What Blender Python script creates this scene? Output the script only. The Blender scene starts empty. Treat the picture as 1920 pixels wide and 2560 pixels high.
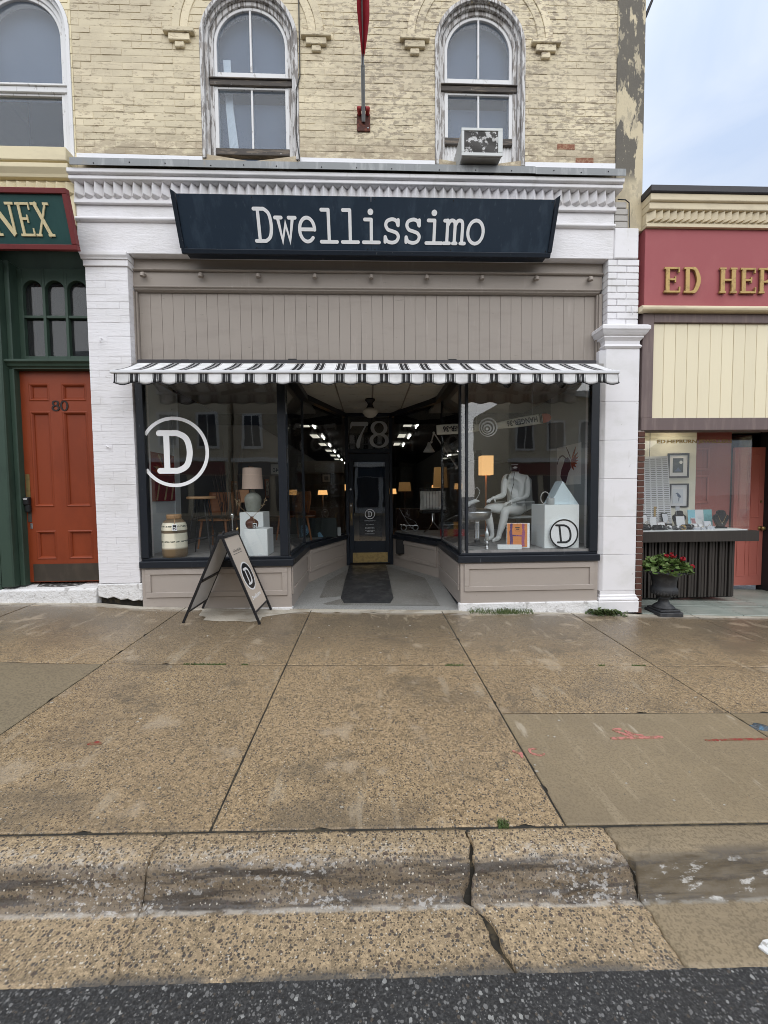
import bpy, bmesh, math, random
from mathutils import Vector, Matrix, noise as nz
R = random.Random(7)
sc = bpy.context.scene
COL = sc.collection

# ------------------------------------------------------------------ camera, sky, sun, exposure
CAM_Y, CAM_Z = -4.72, 1.40
PITCH, YAW, ROLL = 0.048, 0.037, -0.0105
cam_data = bpy.data.cameras.new('camera')
cam_data.sensor_fit = 'VERTICAL'; cam_data.sensor_height = 36.0
cam_data.lens = 36.0 * 1000.0 / 2560.0
cam_data.clip_start = 0.02; cam_data.clip_end = 900
cam = bpy.data.objects.new('camera', cam_data); COL.objects.link(cam)
fw = Vector((math.sin(YAW) * math.cos(PITCH), math.cos(YAW) * math.cos(PITCH), -math.sin(PITCH)))
r0 = Vector((math.cos(YAW), -math.sin(YAW), 0)); d0 = fw.cross(r0)
cr, sr = math.cos(ROLL), math.sin(ROLL)
rt = r0 * cr - d0 * sr; dn = r0 * sr + d0 * cr
cam.matrix_world = Matrix(((rt.x, -dn.x, -fw.x, 0), (rt.y, -dn.y, -fw.y, CAM_Y), (rt.z, -dn.z, -fw.z, CAM_Z), (0, 0, 0, 1)))
sc.camera = cam

SUN_EL, SUN_AZ = math.radians(40), math.radians(180)      # azimuth from +Y, clockwise seen from above
world = bpy.data.worlds.new('World'); sc.world = world; world.use_nodes = True
nt = world.node_tree; nt.nodes.clear()
def wn(t, **k):
    n = nt.nodes.new(t)
    for a, b in k.items(): setattr(n, a, b)
    return n
wo = wn('ShaderNodeOutputWorld'); bg = wn('ShaderNodeBackground'); sky = wn('ShaderNodeTexSky')
sky.sky_type = 'NISHITA'; sky.sun_disc = False; sky.sun_elevation = SUN_EL; sky.sun_rotation = SUN_AZ
sky.air_density = 1.0; sky.dust_density = 1.5; sky.ozone_density = 1.0
tc = wn('ShaderNodeTexCoord'); sep = wn('ShaderNodeSeparateXYZ')
nt.links.new(tc.outputs['Generated'], sep.inputs[0])
# overcast dome: cloud deck three times brighter overhead than at the horizon
mx = wn('ShaderNodeMath', operation='MAXIMUM'); mx.inputs[1].default_value = 0.0
nt.links.new(sep.outputs['Z'], mx.inputs[0])
ma = wn('ShaderNodeMath', operation='MULTIPLY_ADD'); ma.inputs[1].default_value = 0.5; ma.inputs[2].default_value = 0.5
nt.links.new(mx.outputs[0], ma.inputs[0])
mp = wn('ShaderNodeMapping'); mp.inputs['Scale'].default_value = (1.0, 1.6, 3.0); mp.inputs['Rotation'].default_value = (0.2, 0.5, 0.3)
nt.links.new(tc.outputs['Generated'], mp.inputs[0])
ns = wn('ShaderNodeTexNoise'); ns.inputs['Scale'].default_value = 2.1; ns.inputs['Detail'].default_value = 6; ns.inputs['Roughness'].default_value = 0.5; ns.inputs['Distortion'].default_value = 0.6
nt.links.new(mp.outputs[0], ns.inputs['Vector'])
rp = wn('ShaderNodeValToRGB'); rp.color_ramp.elements[0].position = 0.36; rp.color_ramp.elements[0].color = (0.70, 0.83, 1.06, 1)
rp.color_ramp.elements[1].position = 0.66; rp.color_ramp.elements[1].color = (0.98, 1.05, 1.16, 1)
nt.links.new(ns.outputs['Fac'], rp.inputs[0])
vm = wn('ShaderNodeVectorMath', operation='SCALE'); nt.links.new(rp.outputs[0], vm.inputs[0]); nt.links.new(ma.outputs[0], vm.inputs['Scale'])
vs = wn('ShaderNodeVectorMath', operation='SCALE'); vs.inputs['Scale'].default_value = 6.3
nt.links.new(vm.outputs[0], vs.inputs[0])
mixw = wn('ShaderNodeMix', data_type='RGBA'); mixw.inputs[0].default_value = 0.85
nt.links.new(sky.outputs[0], mixw.inputs[6]); nt.links.new(vs.outputs[0], mixw.inputs[7])
nt.links.new(mixw.outputs[2], bg.inputs['Color']); bg.inputs['Strength'].default_value = 0.1
nt.links.new(bg.outputs[0], wo.inputs[0])

sun_data = bpy.data.lights.new('sun', 'SUN'); sun_data.energy = 1.5; sun_data.angle = math.radians(95); sun_data.color = (1.0, 0.97, 0.92)
sun = bpy.data.objects.new('sun', sun_data); COL.objects.link(sun)
sdir = Vector((math.sin(SUN_AZ) * math.cos(SUN_EL), math.cos(SUN_AZ) * math.cos(SUN_EL), math.sin(SUN_EL)))
sun.rotation_euler = sdir.to_track_quat('Z', 'Y').to_euler(); sun.location = (0, -10, 12)

sc.view_settings.view_transform = 'Standard'; sc.view_settings.look = 'None'
sc.view_settings.exposure = 1.0; sc.view_settings.gamma = 1.0; sc.view_settings.use_curve_mapping = False
sc.render.engine = 'CYCLES'
sc.cycles.use_denoising = True; sc.cycles.denoising_prefilter = 'ACCURATE'
sc.cycles.pixel_filter_type = 'BLACKMAN_HARRIS'; sc.cycles.filter_width = 0.95
sc.cycles.max_bounces = 10; sc.cycles.diffuse_bounces = 4; sc.cycles.glossy_bounces = 4
sc.cycles.transparent_max_bounces = 24; sc.cycles.transmission_bounces = 6
sc.cycles.caustics_reflective = False; sc.cycles.caustics_refractive = False
sc.cycles.sample_clamp_indirect = 4.0

# ------------------------------------------------------------------ materials
def srgb(r, g, b):
    f = lambda c: (c / 255 / 12.92) if c <= 10 else ((c / 255 + 0.055) / 1.055) ** 2.4
    return (f(r), f(g), f(b))
_m = {}
def mat(name, col, rough=0.55, metal=0.0, spec=0.3, layers=(), bump=(), rand=0.0, emit=None, coat=0.0, rlayers=()):
    """Principled material. layers: (kind, scale, lo, hi, colour, amount, extra); bump: (kind, scale, strength, distance)."""
    m = bpy.data.materials.new(name); m.use_nodes = True; t = m.node_tree; N, L = t.nodes, t.links
    b = N['Principled BSDF']; b.inputs['Roughness'].default_value = rough; b.inputs['Metallic'].default_value = metal
    b.inputs['Specular IOR Level'].default_value = spec; b.inputs['Coat Weight'].default_value = coat
    geo = N.new('ShaderNodeNewGeometry'); pos = geo.outputs['Position']
    def field(kind, scale):
        s = scale if isinstance(scale, tuple) else (scale,) * 3
        mpn = N.new('ShaderNodeMapping'); mpn.inputs['Scale'].default_value = s; L.new(pos, mpn.inputs[0])
        if kind in ('noise', 'fine'):
            n = N.new('ShaderNodeTexNoise'); n.inputs['Scale'].default_value = 1; n.inputs['Detail'].default_value = 7 if kind == 'noise' else 2
            n.inputs['Roughness'].default_value = 0.62; L.new(mpn.outputs[0], n.inputs['Vector']); return n.outputs['Fac']
        if kind == 'wavex':
            n = N.new('ShaderNodeTexWave'); n.bands_direction = 'X'; n.inputs['Scale'].default_value = 1; n.inputs['Distortion'].default_value = 3; n.inputs['Detail'].default_value = 3
            L.new(mpn.outputs[0], n.inputs['Vector']); return n.outputs['Fac']
        if kind in ('pebble', 'pebrand', 'pebsel'):
            w = N.new('ShaderNodeTexNoise'); w.inputs['Scale'].default_value = 1.7; L.new(mpn.outputs[0], w.inputs['Vector'])
            sc1 = N.new('ShaderNodeVectorMath'); sc1.operation = 'SCALE'; sc1.inputs['Scale'].default_value = 0.5; L.new(w.outputs['Color'], sc1.inputs[0])
            ad = N.new('ShaderNodeVectorMath'); ad.operation = 'ADD'; L.new(mpn.outputs[0], ad.inputs[0]); L.new(sc1.outputs[0], ad.inputs[1])
            n = N.new('ShaderNodeTexVoronoi'); n.inputs['Scale'].default_value = 1; L.new(ad.outputs[0], n.inputs['Vector'])
            if kind == 'pebble': return n.outputs['Distance']
            sx = N.new('ShaderNodeSeparateColor'); L.new(n.outputs['Color'], sx.inputs[0])
            if kind == 'pebrand': return sx.outputs[0]
            # selected cells only, and only their core: 1 inside a chosen stone, 0 outside
            th = N.new('ShaderNodeMath'); th.operation = 'SUBTRACT'; L.new(sx.outputs[1], th.inputs[0]); L.new(n.outputs['Distance'], th.inputs[1])
            return th.outputs[0]
        if kind == 'zpos':
            sx = N.new('ShaderNodeSeparateXYZ'); L.new(pos, sx.inputs[0]); return sx.outputs['Z']
        if kind == 'xpos':
            sx = N.new('ShaderNodeSeparateXYZ'); L.new(pos, sx.inputs[0]); return sx.outputs['X']
        if kind == 'ypos':
            sx = N.new('ShaderNodeSeparateXYZ'); L.new(pos, sx.inputs[0]); return sx.outputs['Y']
        raise ValueError(kind)
    def ramp(src, lo, hi):
        mr = N.new('ShaderNodeMapRange'); mr.inputs['From Min'].default_value = lo; mr.inputs['From Max'].default_value = hi
        mr.interpolation_type = 'SMOOTHSTEP'; L.new(src, mr.inputs['Value']); return mr.outputs['Result']
    rgb = N.new('ShaderNodeRGB'); rgb.outputs[0].default_value = (*col, 1); cur = rgb.outputs[0]
    for ly in layers:
        kind, scale, lo, hi, c2, amt = ly[:6]
        fac = ramp(field(kind, scale), lo, hi)
        for ex in ly[6:]:                                  # extra masks multiply
            f2 = ramp(field(ex[0], ex[1]), ex[2], ex[3]); mu = N.new('ShaderNodeMath'); mu.operation = 'MULTIPLY'
            L.new(fac, mu.inputs[0]); L.new(f2, mu.inputs[1]); fac = mu.outputs[0]
        mu = N.new('ShaderNodeMath'); mu.operation = 'MULTIPLY'; mu.inputs[1].default_value = amt; L.new(fac, mu.inputs[0])
        mi = N.new('ShaderNodeMix'); mi.data_type = 'RGBA'; L.new(mu.outputs[0], mi.inputs[0]); L.new(cur, mi.inputs[6])
        mi.inputs[7].default_value = (*c2, 1); cur = mi.outputs[2]
    if rand:
        oi = N.new('ShaderNodeObjectInfo'); mr = N.new('ShaderNodeMapRange')
        mr.inputs['To Min'].default_value = 1 - rand; mr.inputs['To Max'].default_value = 1 + rand; L.new(oi.outputs['Random'], mr.inputs['Value'])
        sv = N.new('ShaderNodeVectorMath'); sv.operation = 'SCALE'; L.new(cur, sv.inputs[0]); L.new(mr.outputs[0], sv.inputs['Scale']); cur = sv.outputs[0]
    L.new(cur, b.inputs['Base Color'])
    ro = None
    for ly in rlayers:
        kind, scale, lo, hi, r2 = ly
        fac = ramp(field(kind, scale), lo, hi); mi = N.new('ShaderNodeMix'); mi.data_type = 'FLOAT'
        L.new(fac, mi.inputs[0])
        if ro is None: mi.inputs[2].default_value = rough
        else: L.new(ro, mi.inputs[2])
        mi.inputs[3].default_value = r2; ro = mi.outputs[0]
    if ro is not None: L.new(ro, b.inputs['Roughness'])
    nrm = None
    for kind, scale, st, dist in bump:
        bp = N.new('ShaderNodeBump'); bp.inputs['Strength'].default_value = st; bp.inputs['Distance'].default_value = dist
        L.new(field(kind, scale), bp.inputs['Height'])
        if nrm is not None: L.new(nrm, bp.inputs['Normal'])
        nrm = bp.outputs['Normal']
    if nrm is not None: L.new(nrm, b.inputs['Normal'])
    if emit:
        b.inputs['Emission Color'].default_value = (*emit[0], 1); b.inputs['Emission Strength'].default_value = emit[1]
    _m[name] = m
    return m

def glass_mat(name, tint=(1, 1, 1), refl0=0.045, haze=0.0, hazecol=(.7, .75, .8)):
    m = bpy.data.materials.new(name); m.use_nodes = True; t = m.node_tree; N, L = t.nodes, t.links
    N.remove(N['Principled BSDF']); out = N['Material Output']
    tr = N.new('ShaderNodeBsdfTransparent'); tr.inputs[0].default_value = (*tint, 1)
    gl = N.new('ShaderNodeBsdfGlossy'); gl.inputs['Roughness'].default_value = 0.0; gl.inputs[0].default_value = (1, 1, 1, 1)
    geo = N.new('ShaderNodeNewGeometry'); no = N.new('ShaderNodeTexNoise'); no.inputs['Scale'].default_value = 1.3; L.new(geo.outputs['Position'], no.inputs['Vector'])
    bp = N.new('ShaderNodeBump'); bp.inputs['Strength'].default_value = 0.04; bp.inputs['Distance'].default_value = 0.05; L.new(no.outputs['Fac'], bp.inputs['Height']); L.new(bp.outputs[0], gl.inputs['Normal'])
    lw = N.new('ShaderNodeLayerWeight'); lw.inputs['Blend'].default_value = 0.5
    pw = N.new('ShaderNodeMath'); pw.operation = 'POWER'; pw.inputs[1].default_value = 5; L.new(lw.outputs['Facing'], pw.inputs[0])
    ma2 = N.new('ShaderNodeMath'); ma2.operation = 'MULTIPLY_ADD'; ma2.inputs[1].default_value = 1 - refl0; ma2.inputs[2].default_value = refl0; L.new(pw.outputs[0], ma2.inputs[0])
    mxs = N.new('ShaderNodeMixShader'); L.new(ma2.outputs[0], mxs.inputs[0]); L.new(tr.outputs[0], mxs.inputs[1]); L.new(gl.outputs[0], mxs.inputs[2])
    last = mxs.outputs[0]
    if haze:
        df = N.new('ShaderNodeBsdfDiffuse'); df.inputs[0].default_value = (*hazecol, 1)
        m2 = N.new('ShaderNodeMixShader'); m2.inputs[0].default_value = haze; L.new(last, m2.inputs[1]); L.new(df.outputs[0], m2.inputs[2]); last = m2.outputs[0]
    L.new(last, out.inputs['Surface']); _m[name] = m
    return m

# ------------------------------------------------------------------ geometry helpers
class MB:
    def __init__(s): s.v = []; s.f = []; s.sm = []
    def add(s, vs, fs, smooth=False):
        o = len(s.v); s.v += [tuple(v) for v in vs]
        for f in fs: s.f.append(tuple(i + o for i in f)); s.sm.append(smooth)
        return s
    def box(s, x0, x1, y0, y1, z0, z1):
        vs = [(x, y, z) for z in (z0, z1) for y in (y0, y1) for x in (x0, x1)]
        return s.add(vs, [(0, 2, 3, 1), (4, 5, 7, 6), (0, 1, 5, 4), (2, 6, 7, 3), (0, 4, 6, 2), (1, 3, 7, 5)])
    def obox(s, c, u, v, w):
        """box from a centre and three half-axis vectors"""
        c, u, v, w = map(Vector, (c, u, v, w)); vs = [c + a * u + b * v + d * w for d in (-1, 1) for b in (-1, 1) for a in (-1, 1)]
        return s.add(vs, [(0, 2, 3, 1), (4, 5, 7, 6), (0, 1, 5, 4), (2, 6, 7, 3), (0, 4, 6, 2), (1, 3, 7, 5)])
    def bar(s, a, b, w, h=None, up=(0, 0, 1)):
        a, b = Vector(a), Vector(b); d = (b - a); l = d.length; d.normalize(); up = Vector(up)
        if abs(d.dot(up)) > .97: up = Vector((1, 0, 0))
        x = d.cross(up).normalized(); y = x.cross(d); h = h or w
        return s.obox((a + b) / 2, x * w / 2, y * h / 2, d * l / 2)
    def prism(s, poly, y0, y1, ax='y'):
        """polygon in XZ (ax y), YZ (ax x) or XY (ax z) extruded along ax"""
        n = len(poly); mk = {'y': lambda p, t: (p[0], t, p[1]), 'x': lambda p, t: (t, p[0], p[1]), 'z': lambda p, t: (p[0], p[1], t)}[ax]
        vs = [mk(p, y0) for p in poly] + [mk(p, y1) for p in poly]
        return s.add(vs, [tuple(range(n)), tuple(range(2 * n - 1, n - 1, -1))] + [(i, i + n, (i + 1) % n + n, (i + 1) % n) for i in range(n)])
    def lathe(s, prof, n=20, c=(0, 0, 0), smooth=True, sx=1, sy=1):
        vs = []; fs = []; m = len(prof)
        for i in range(n):
            a = 2 * math.pi * i / n
            for r, z in prof: vs.append((c[0] + r * math.cos(a) * sx, c[1] + r * math.sin(a) * sy, c[2] + z))
        for i in range(n):
            j = (i + 1) % n
            for k in range(m - 1): fs.append((i * m + k, j * m + k, j * m + k + 1, i * m + k + 1))
        s.add(vs, fs, smooth)
        for k in (0, m - 1):
            if prof[k][0] > 1e-5: s.add([vs[i * m + k] for i in range(n)], [tuple(range(n))])
        return s
    def tube(s, pts, r, n=8, closed=False, smooth=True):
        pts = [Vector(p) for p in pts]; m = len(pts); rs = r if isinstance(r, (list, tuple)) else [r] * m; vs = []; prev = None
        for i, p in enumerate(pts):
            a = pts[(i - 1) % m] if (closed or i > 0) else p; b = pts[(i + 1) % m] if (closed or i < m - 1) else p
            d = (b - a).normalized()
            if prev is None:
                up = Vector((0, 0, 1)) if abs(d.z) < .9 else Vector((1, 0, 0)); x = d.cross(up).normalized()
            else: x = (prev - d * prev.dot(d)).normalized()
            prev = x; y = d.cross(x)
            for k in range(n):
                t = 2 * math.pi * k / n; vs.append(p + x * math.cos(t) * rs[i] + y * math.sin(t) * rs[i])
        fs = []
        for i in range(m if closed else m - 1):
            j = (i + 1) % m
            for k in range(n): fs.append((i * n + k, i * n + (k + 1) % n, j * n + (k + 1) % n, j * n + k))
        s.add(vs, fs, smooth)
        if not closed:
            s.add(vs[:n], [tuple(range(n))]); s.add(vs[-n:], [tuple(range(n))])
        return s
    def ball(s, c, r, n=12, m=8, smooth=True):
        r = r if isinstance(r, (list, tuple)) else (r, r, r)
        vs = [(c[0], c[1], c[2] - r[2])]; fs = []
        for j in range(1, m):
            t = math.pi * j / m
            for i in range(n):
                a = 2 * math.pi * i / n; vs.append((c[0] + r[0] * math.sin(t) * math.cos(a), c[1] + r[1] * math.sin(t) * math.sin(a), c[2] - r[2] * math.cos(t)))
        vs.append((c[0], c[1], c[2] + r[2])); k = len(vs) - 1
        for i in range(n):
            fs.append((0, 1 + (i + 1) % n, 1 + i)); fs.append((k, 1 + (m - 2) * n + i, 1 + (m - 2) * n + (i + 1) % n))
            for j in range(m - 2): fs.append((1 + j * n + i, 1 + j * n + (i + 1) % n, 1 + (j + 1) * n + (i + 1) % n, 1 + (j + 1) * n + i))
        return s.add(vs, fs, smooth)
    def xf(s, M, start=0):
        for i in range(start, len(s.v)): s.v[i] = tuple(M @ Vector(s.v[i]))
        return s
    def mesh(s, name, off=(0, 0, 0), bevel=0.0, seg=1, recalc=True):
        me = bpy.data.meshes.new(name)
        me.from_pydata([(x - off[0], y - off[1], z - off[2]) for x, y, z in s.v], [], s.f)
        if any(s.sm): me.polygons.foreach_set('use_smooth', s.sm)
        if recalc or bevel:
            bm = bmesh.new(); bm.from_mesh(me)
            if bevel:
                bmesh.ops.remove_doubles(bm, verts=bm.verts, dist=1e-6)
                bmesh.ops.recalc_face_normals(bm, faces=bm.faces)
                ed = [e for e in bm.edges if len(e.link_faces) == 2 and e.calc_face_angle(0) > 0.5]
                bmesh.ops.bevel(bm, geom=ed, offset=bevel, segments=seg, profile=0.5, affect='EDGES', clamp_overlap=True)
            else: bmesh.ops.recalc_face_normals(bm, faces=bm.faces)
            bm.to_mesh(me); bm.free()
        return me
    def build(s, name, m, parent=None, bevel=0.0, seg=1, recalc=True, kind=None):
        off = root_loc(parent) if parent else (0, 0, 0)
        me = s.mesh(name, off, bevel, seg, recalc); me.materials.append(m)
        o = bpy.data.objects.new(name, me); COL.objects.link(o)
        if parent: o.parent = parent
        if kind: o['kind'] = kind
        return o
def root_loc(o):
    while o.parent: o = o.parent
    return tuple(o.location)
def thing(name, label, cat, loc=(0, 0, 0), group=None):
    o = bpy.data.objects.new(name, None); COL.objects.link(o); o.location = loc; o.empty_display_size = .1
    o['label'] = label; o['category'] = cat
    if group: o['group'] = group
    return o
def tag(o, label, cat, group=None):
    o['label'] = label; o['category'] = cat
    if group: o['group'] = group
    return o
def place(name, me, loc, parent):
    """one more object sharing a mesh, at a world position, under a thing"""
    o = bpy.data.objects.new(name, me); COL.objects.link(o); L0 = root_loc(parent); o.parent = parent
    o.location = (loc[0] - L0[0], loc[1] - L0[1], loc[2] - L0[2]); return o
def recentre(o):
    """move the origin of a one-mesh thing to the bottom centre of its mesh"""
    vs = [v.co for v in o.data.vertices]
    c = Vector(((min(v.x for v in vs) + max(v.x for v in vs)) / 2, (min(v.y for v in vs) + max(v.y for v in vs)) / 2, min(v.z for v in vs)))
    o.data.transform(Matrix.Translation(-c)); o.location = c; return o

# ------------------------------------------------------------------ lettering drawn as pen strokes
def smooth_path(pts, n=6, closed=False):
    """Catmull-Rom through points (x, y, w)"""
    out = []; m = len(pts)
    for i in range(m if closed else m - 1):
        p0 = pts[(i - 1) % m] if (closed or i > 0) else pts[i]; p1 = pts[i]; p2 = pts[(i + 1) % m]
        p3 = pts[(i + 2) % m] if (closed or i + 2 < m) else p2
        for k in range(n):
            t = k / n
            out.append(tuple(0.5 * (2 * b + (c - a) * t + (2 * a - 5 * b + 4 * c - d) * t * t + (3 * b - a - 3 * c + d) * t ** 3) for a, b, c, d in zip(p0, p1, p2, p3)))
    if not closed: out.append(pts[-1])
    return out
def ribbon(mb, pts, closed, t0, t1, frame, cap='round'):
    """pts (x, y, width); frame(x, y, t) -> world; front at t1"""
    n = len(pts); Ls = []; Rs = []
    for i in range(n):
        x, y, w = pts[i]
        def dirn(a, b):
            dx, dy = b[0] - a[0], b[1] - a[1]; l = math.hypot(dx, dy) or 1; return dx / l, dy / l
        if closed or 0 < i < n - 1:
            a = dirn(pts[(i - 1) % n], pts[i]); b = dirn(pts[i], pts[(i + 1) % n]); tx, ty = a[0] + b[0], a[1] + b[1]; l = math.hypot(tx, ty) or 1
            tx /= l; ty /= l; k = max(0.4, tx * b[0] + ty * b[1]); h = w / 2 / k
        else:
            tx, ty = dirn(pts[0], pts[1]) if i == 0 else dirn(pts[n - 2], pts[n - 1]); h = w / 2
        Ls.append((x - ty * h, y + tx * h)); Rs.append((x + ty * h, y - tx * h))
    if closed:
        V = []
        for l, r in zip(Ls, Rs): V += [frame(*l, t1), frame(*r, t1), frame(*l, t0), frame(*r, t0)]
        F = []
        for i in range(n):
            j = (i + 1) % n; a, b = 4 * i, 4 * j
            F += [(a, a + 1, b + 1, b), (a, b, b + 2, a + 2), (a + 1, a + 3, b + 3, b + 1)]
        mb.add(V, F); return
    def capp(c, w, ang):
        return [(c[0] + w / 2 * math.cos(ang + q), c[1] + w / 2 * math.sin(ang + q)) for q in (math.pi / 2 - math.pi * k / 6 for k in range(1, 6))]
    start = end = []
    if cap == 'round':
        a0 = math.atan2(pts[1][1] - pts[0][1], pts[1][0] - pts[0][0]); a1 = math.atan2(pts[-1][1] - pts[-2][1], pts[-1][0] - pts[-2][0])
        end = capp(pts[-1], pts[-1][2], a1); start = capp(pts[0], pts[0][2], a0 + math.pi)
    V = []
    for l, r in zip(Ls, Rs): V += [frame(*l, t1), frame(*r, t1), frame(*l, t0), frame(*r, t0)]
    F = []
    for i in range(n - 1):
        a, b = 4 * i, 4 * i + 4; F += [(a, a + 1, b + 1, b), (a, b, b + 2, a + 2), (a + 1, a + 3, b + 3, b + 1)]
    mb.add(V, F)
    for i, c in ((n - 1, end), (0, start)):
        l, r = Ls[i], Rs[i]; loop = [l] + c + [r] if i else [r] + c + [l]
        V = [frame(*p, t1) for p in loop] + [frame(*p, t0) for p in loop]; m = len(loop)
        F = ([tuple(range(m))] if m > 2 else []) + [(k, k + 1, k + 1 + m, k + m) for k in range(m - 1)]
        mb.add(V, F)
def ell(cx, cy, rx, ry, w, a0=0, a1=360, n=28, wf=None):
    out = []; full = abs(a1 - a0) >= 360
    for i in range(n if full else n + 1):
        a = math.radians(a0 + (a1 - a0) * i / n); out.append((cx + rx * math.cos(a), cy + ry * math.sin(a), wf(a) if wf else w))
    return out
def glyph(ch, w):
    """typewriter strokes in a unit cell: x 0..1 wide, y 0..1 cap height; w = stroke in the same units; returns [(pts, closed)]"""
    L = lambda *p: ([(x, y, w) for x, y in p], False)
    if ch == 'D': return [L((.24, .02), (.24, .98)), (smooth_path([(.04, 1, w), (.40, 1, w), (.58, .985, w), (.80, .84, w), (.88, .5, w), (.80, .16, w), (.58, .015, w), (.40, 0, w), (.04, 0, w)], 5), False)]
    if ch == 'w': return [L((-.02, .74), (.30, .74)), L((.68, .74), (1.02, .74)), L((.12, .73), (.31, .02), (.50, .55), (.69, .02), (.88, .73))]
    if ch == 'e': return [L((.12, .385), (.86, .385)), (ell(.5, .375, .39, .375, w, 0, 318, 26), False)]
    if ch == 'l': return [L((.16, 1), (.52, 1)), L((.52, .99), (.52, .01)), L((.10, 0), (.94, 0))]
    if ch == 'i': return [L((.18, .72), (.52, .72)), L((.52, .71), (.52, .01)), L((.10, 0), (.94, 0)), ([(.47, .955, w * 1.7), (.49, .955, w * 1.7)], False)]
    if ch == 's': return [(smooth_path([(.80, .56, w), (.72, .69, w), (.5, .74, w), (.24, .68, w), (.17, .55, w), (.28, .42, w), (.5, .37, w), (.74, .31, w), (.84, .19, w), (.74, .05, w), (.5, 0, w), (.24, .05, w), (.15, .18, w)], 4), False), L((.82, .72), (.82, .55)), L((.14, .18), (.14, .02))]
    if ch == 'm': return [L((-.06, .72), (.10, .72)), L((.10, .73), (.10, .01)), (smooth_path([(.10, .55, w), (.20, .69, w), (.33, .73, w), (.46, .69, w), (.50, .55, w), (.50, .3, w), (.50, .01, w)], 4), False), (smooth_path([(.50, .55, w), (.60, .69, w), (.73, .73, w), (.86, .69, w), (.90, .55, w), (.90, .3, w), (.90, .01, w)], 4), False), L((-.06, 0), (.24, 0)), L((.42, 0), (.60, 0)), L((.82, 0), (1.05, 0))]
    if ch == 'o': return [(ell(.5, .37, .41, .37, w), True)]
    return []
def roman(ch, t, h):
    """roman capitals: thick t, hairline h; flat ends; cell x 0..1, y 0..1"""
    L = lambda w, *p: ([(x, y, w) for x, y in p], False)
    S = lambda x, y, r=.17: L(h, (x - r, y), (x + r, y))
    a = h / 2
    if ch == 'N': return [L(h * 1.2, (.16, a), (.16, 1 - a)), L(h * 1.2, (.84, .1), (.84, 1 - a)), L(t, (.14, .97), (.84, .03)), S(.12, 1 - a), S(.16, a), S(.84, 1 - a)]
    if ch == 'E': return [L(t, (.24, a), (.24, 1 - a)), L(h, (.04, 1 - a), (.88, 1 - a)), L(h, (.24, .52), (.66, .52)), L(h, (.04, a), (.92, a)), L(h, (.86, 1), (.86, .78)), L(h, (.66, .64), (.66, .40)), L(h, (.90, 0), (.90, .24))]
    if ch == 'X': return [L(t, (.20, .99), (.82, .01)), L(h * 1.2, (.80, .98), (.18, .02)), S(.18, 1 - a), S(.82, 1 - a, .15), S(.16, a, .15), S(.84, a)]
    if ch == 'D': return [L(t, (.24, a), (.24, 1 - a)), (smooth_path([(.04, 1 - a, h), (.42, 1 - a, h), (.66, .9, h * 2), (.84, .5, t), (.66, .1, h * 2), (.42, a, h), (.04, a, h)], 5), False)]
    if ch == 'H': return [L(t, (.22, a), (.22, 1 - a)), L(t, (.78, a), (.78, 1 - a)), L(h, (.22, .52), (.78, .52)), S(.22, 1 - a), S(.22, a), S(.78, 1 - a), S(.78, a)]
    if ch == 'P': return [L(t, (.24, a), (.24, 1 - a)), S(.24, a), (smooth_path([(.04, 1 - a, h), (.45, 1 - a, h), (.68, .94, h * 2), (.82, .74, t), (.68, .52, h * 2), (.45, .46, h), (.24, .46, h)], 5), False)]
    if ch == 'B': return [L(t, (.24, a), (.24, 1 - a)), (smooth_path([(.04, 1 - a, h), (.42, 1 - a, h), (.64, .94, h * 2), (.76, .76, t), (.62, .58, h * 2), (.42, .53, h), (.24, .53, h)], 5), False), (smooth_path([(.30, .53, h), (.50, .52, h), (.72, .45, h * 2), (.84, .26, t), (.70, .06, h * 2), (.45, a, h), (.04, a, h)], 5), False)]
    if ch == '7':
        return [(smooth_path([(.02, .76, h), (.07, .86, h * 2), (.12, .93, t), (.20, .93, t), (.5, .93, t), (.94, .93, t)], 4), False), (smooth_path([(.92, .93, h * 1.2), (.70, .62, h * 1.6), (.52, .33, t), (.45, .14, t * 1.25), (.44, .05, t * 1.15)], 5), False)]
    if ch == '8':
        wf = lambda x: h + (t - h) * abs(math.cos(x)) ** 1.5
        return [(ell(.5, .75, .34, .235, t, wf=wf), True), (ell(.5, .26, .40, .245, t, wf=wf), True)]
    if ch == '0':
        wf = lambda x: h + (t - h) * abs(math.cos(x)) ** 1.5
        return [(ell(.5, .5, .40, .48, t, wf=wf), True)]
    return []
def scaled(strokes, sx, sy, w):
    """unit-cell strokes made metric with one even pen width"""
    return [([(x * sx, y * sy, q * w) for x, y, q in p], c) for p, c in strokes]
def letter_mb(strokes, frame, thick, cap='round'):
    mb = MB()
    for k, (pts, closed) in enumerate(strokes): ribbon(mb, pts, closed, 0.0, thick + 0.0004 * k, frame, cap)
    return mb
def text_mb(txt, size, frame, thick=0.001, bold=0.0, align='LEFT', spacing=1.0):
    """small plain lettering from Blender's built-in font, turned into a mesh"""
    cu = bpy.data.curves.new('lettering', 'FONT'); cu.body = txt; cu.size = size; cu.align_x = align; cu.offset = bold; cu.space_character = spacing
    cu.extrude = thick; cu.resolution_u = 2
    o = bpy.data.objects.new('lettering', cu); COL.objects.link(o); dg = bpy.context.evaluated_depsgraph_get()
    me = bpy.data.meshes.new_from_object(o.evaluated_get(dg)); mb = MB()
    mb.add([frame(v.co.x, v.co.y, v.co.z) for v in me.vertices], [tuple(p.vertices) for p in me.polygons])
    bpy.data.objects.remove(o); bpy.data.curves.remove(cu); bpy.data.meshes.remove(me); return mb
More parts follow.
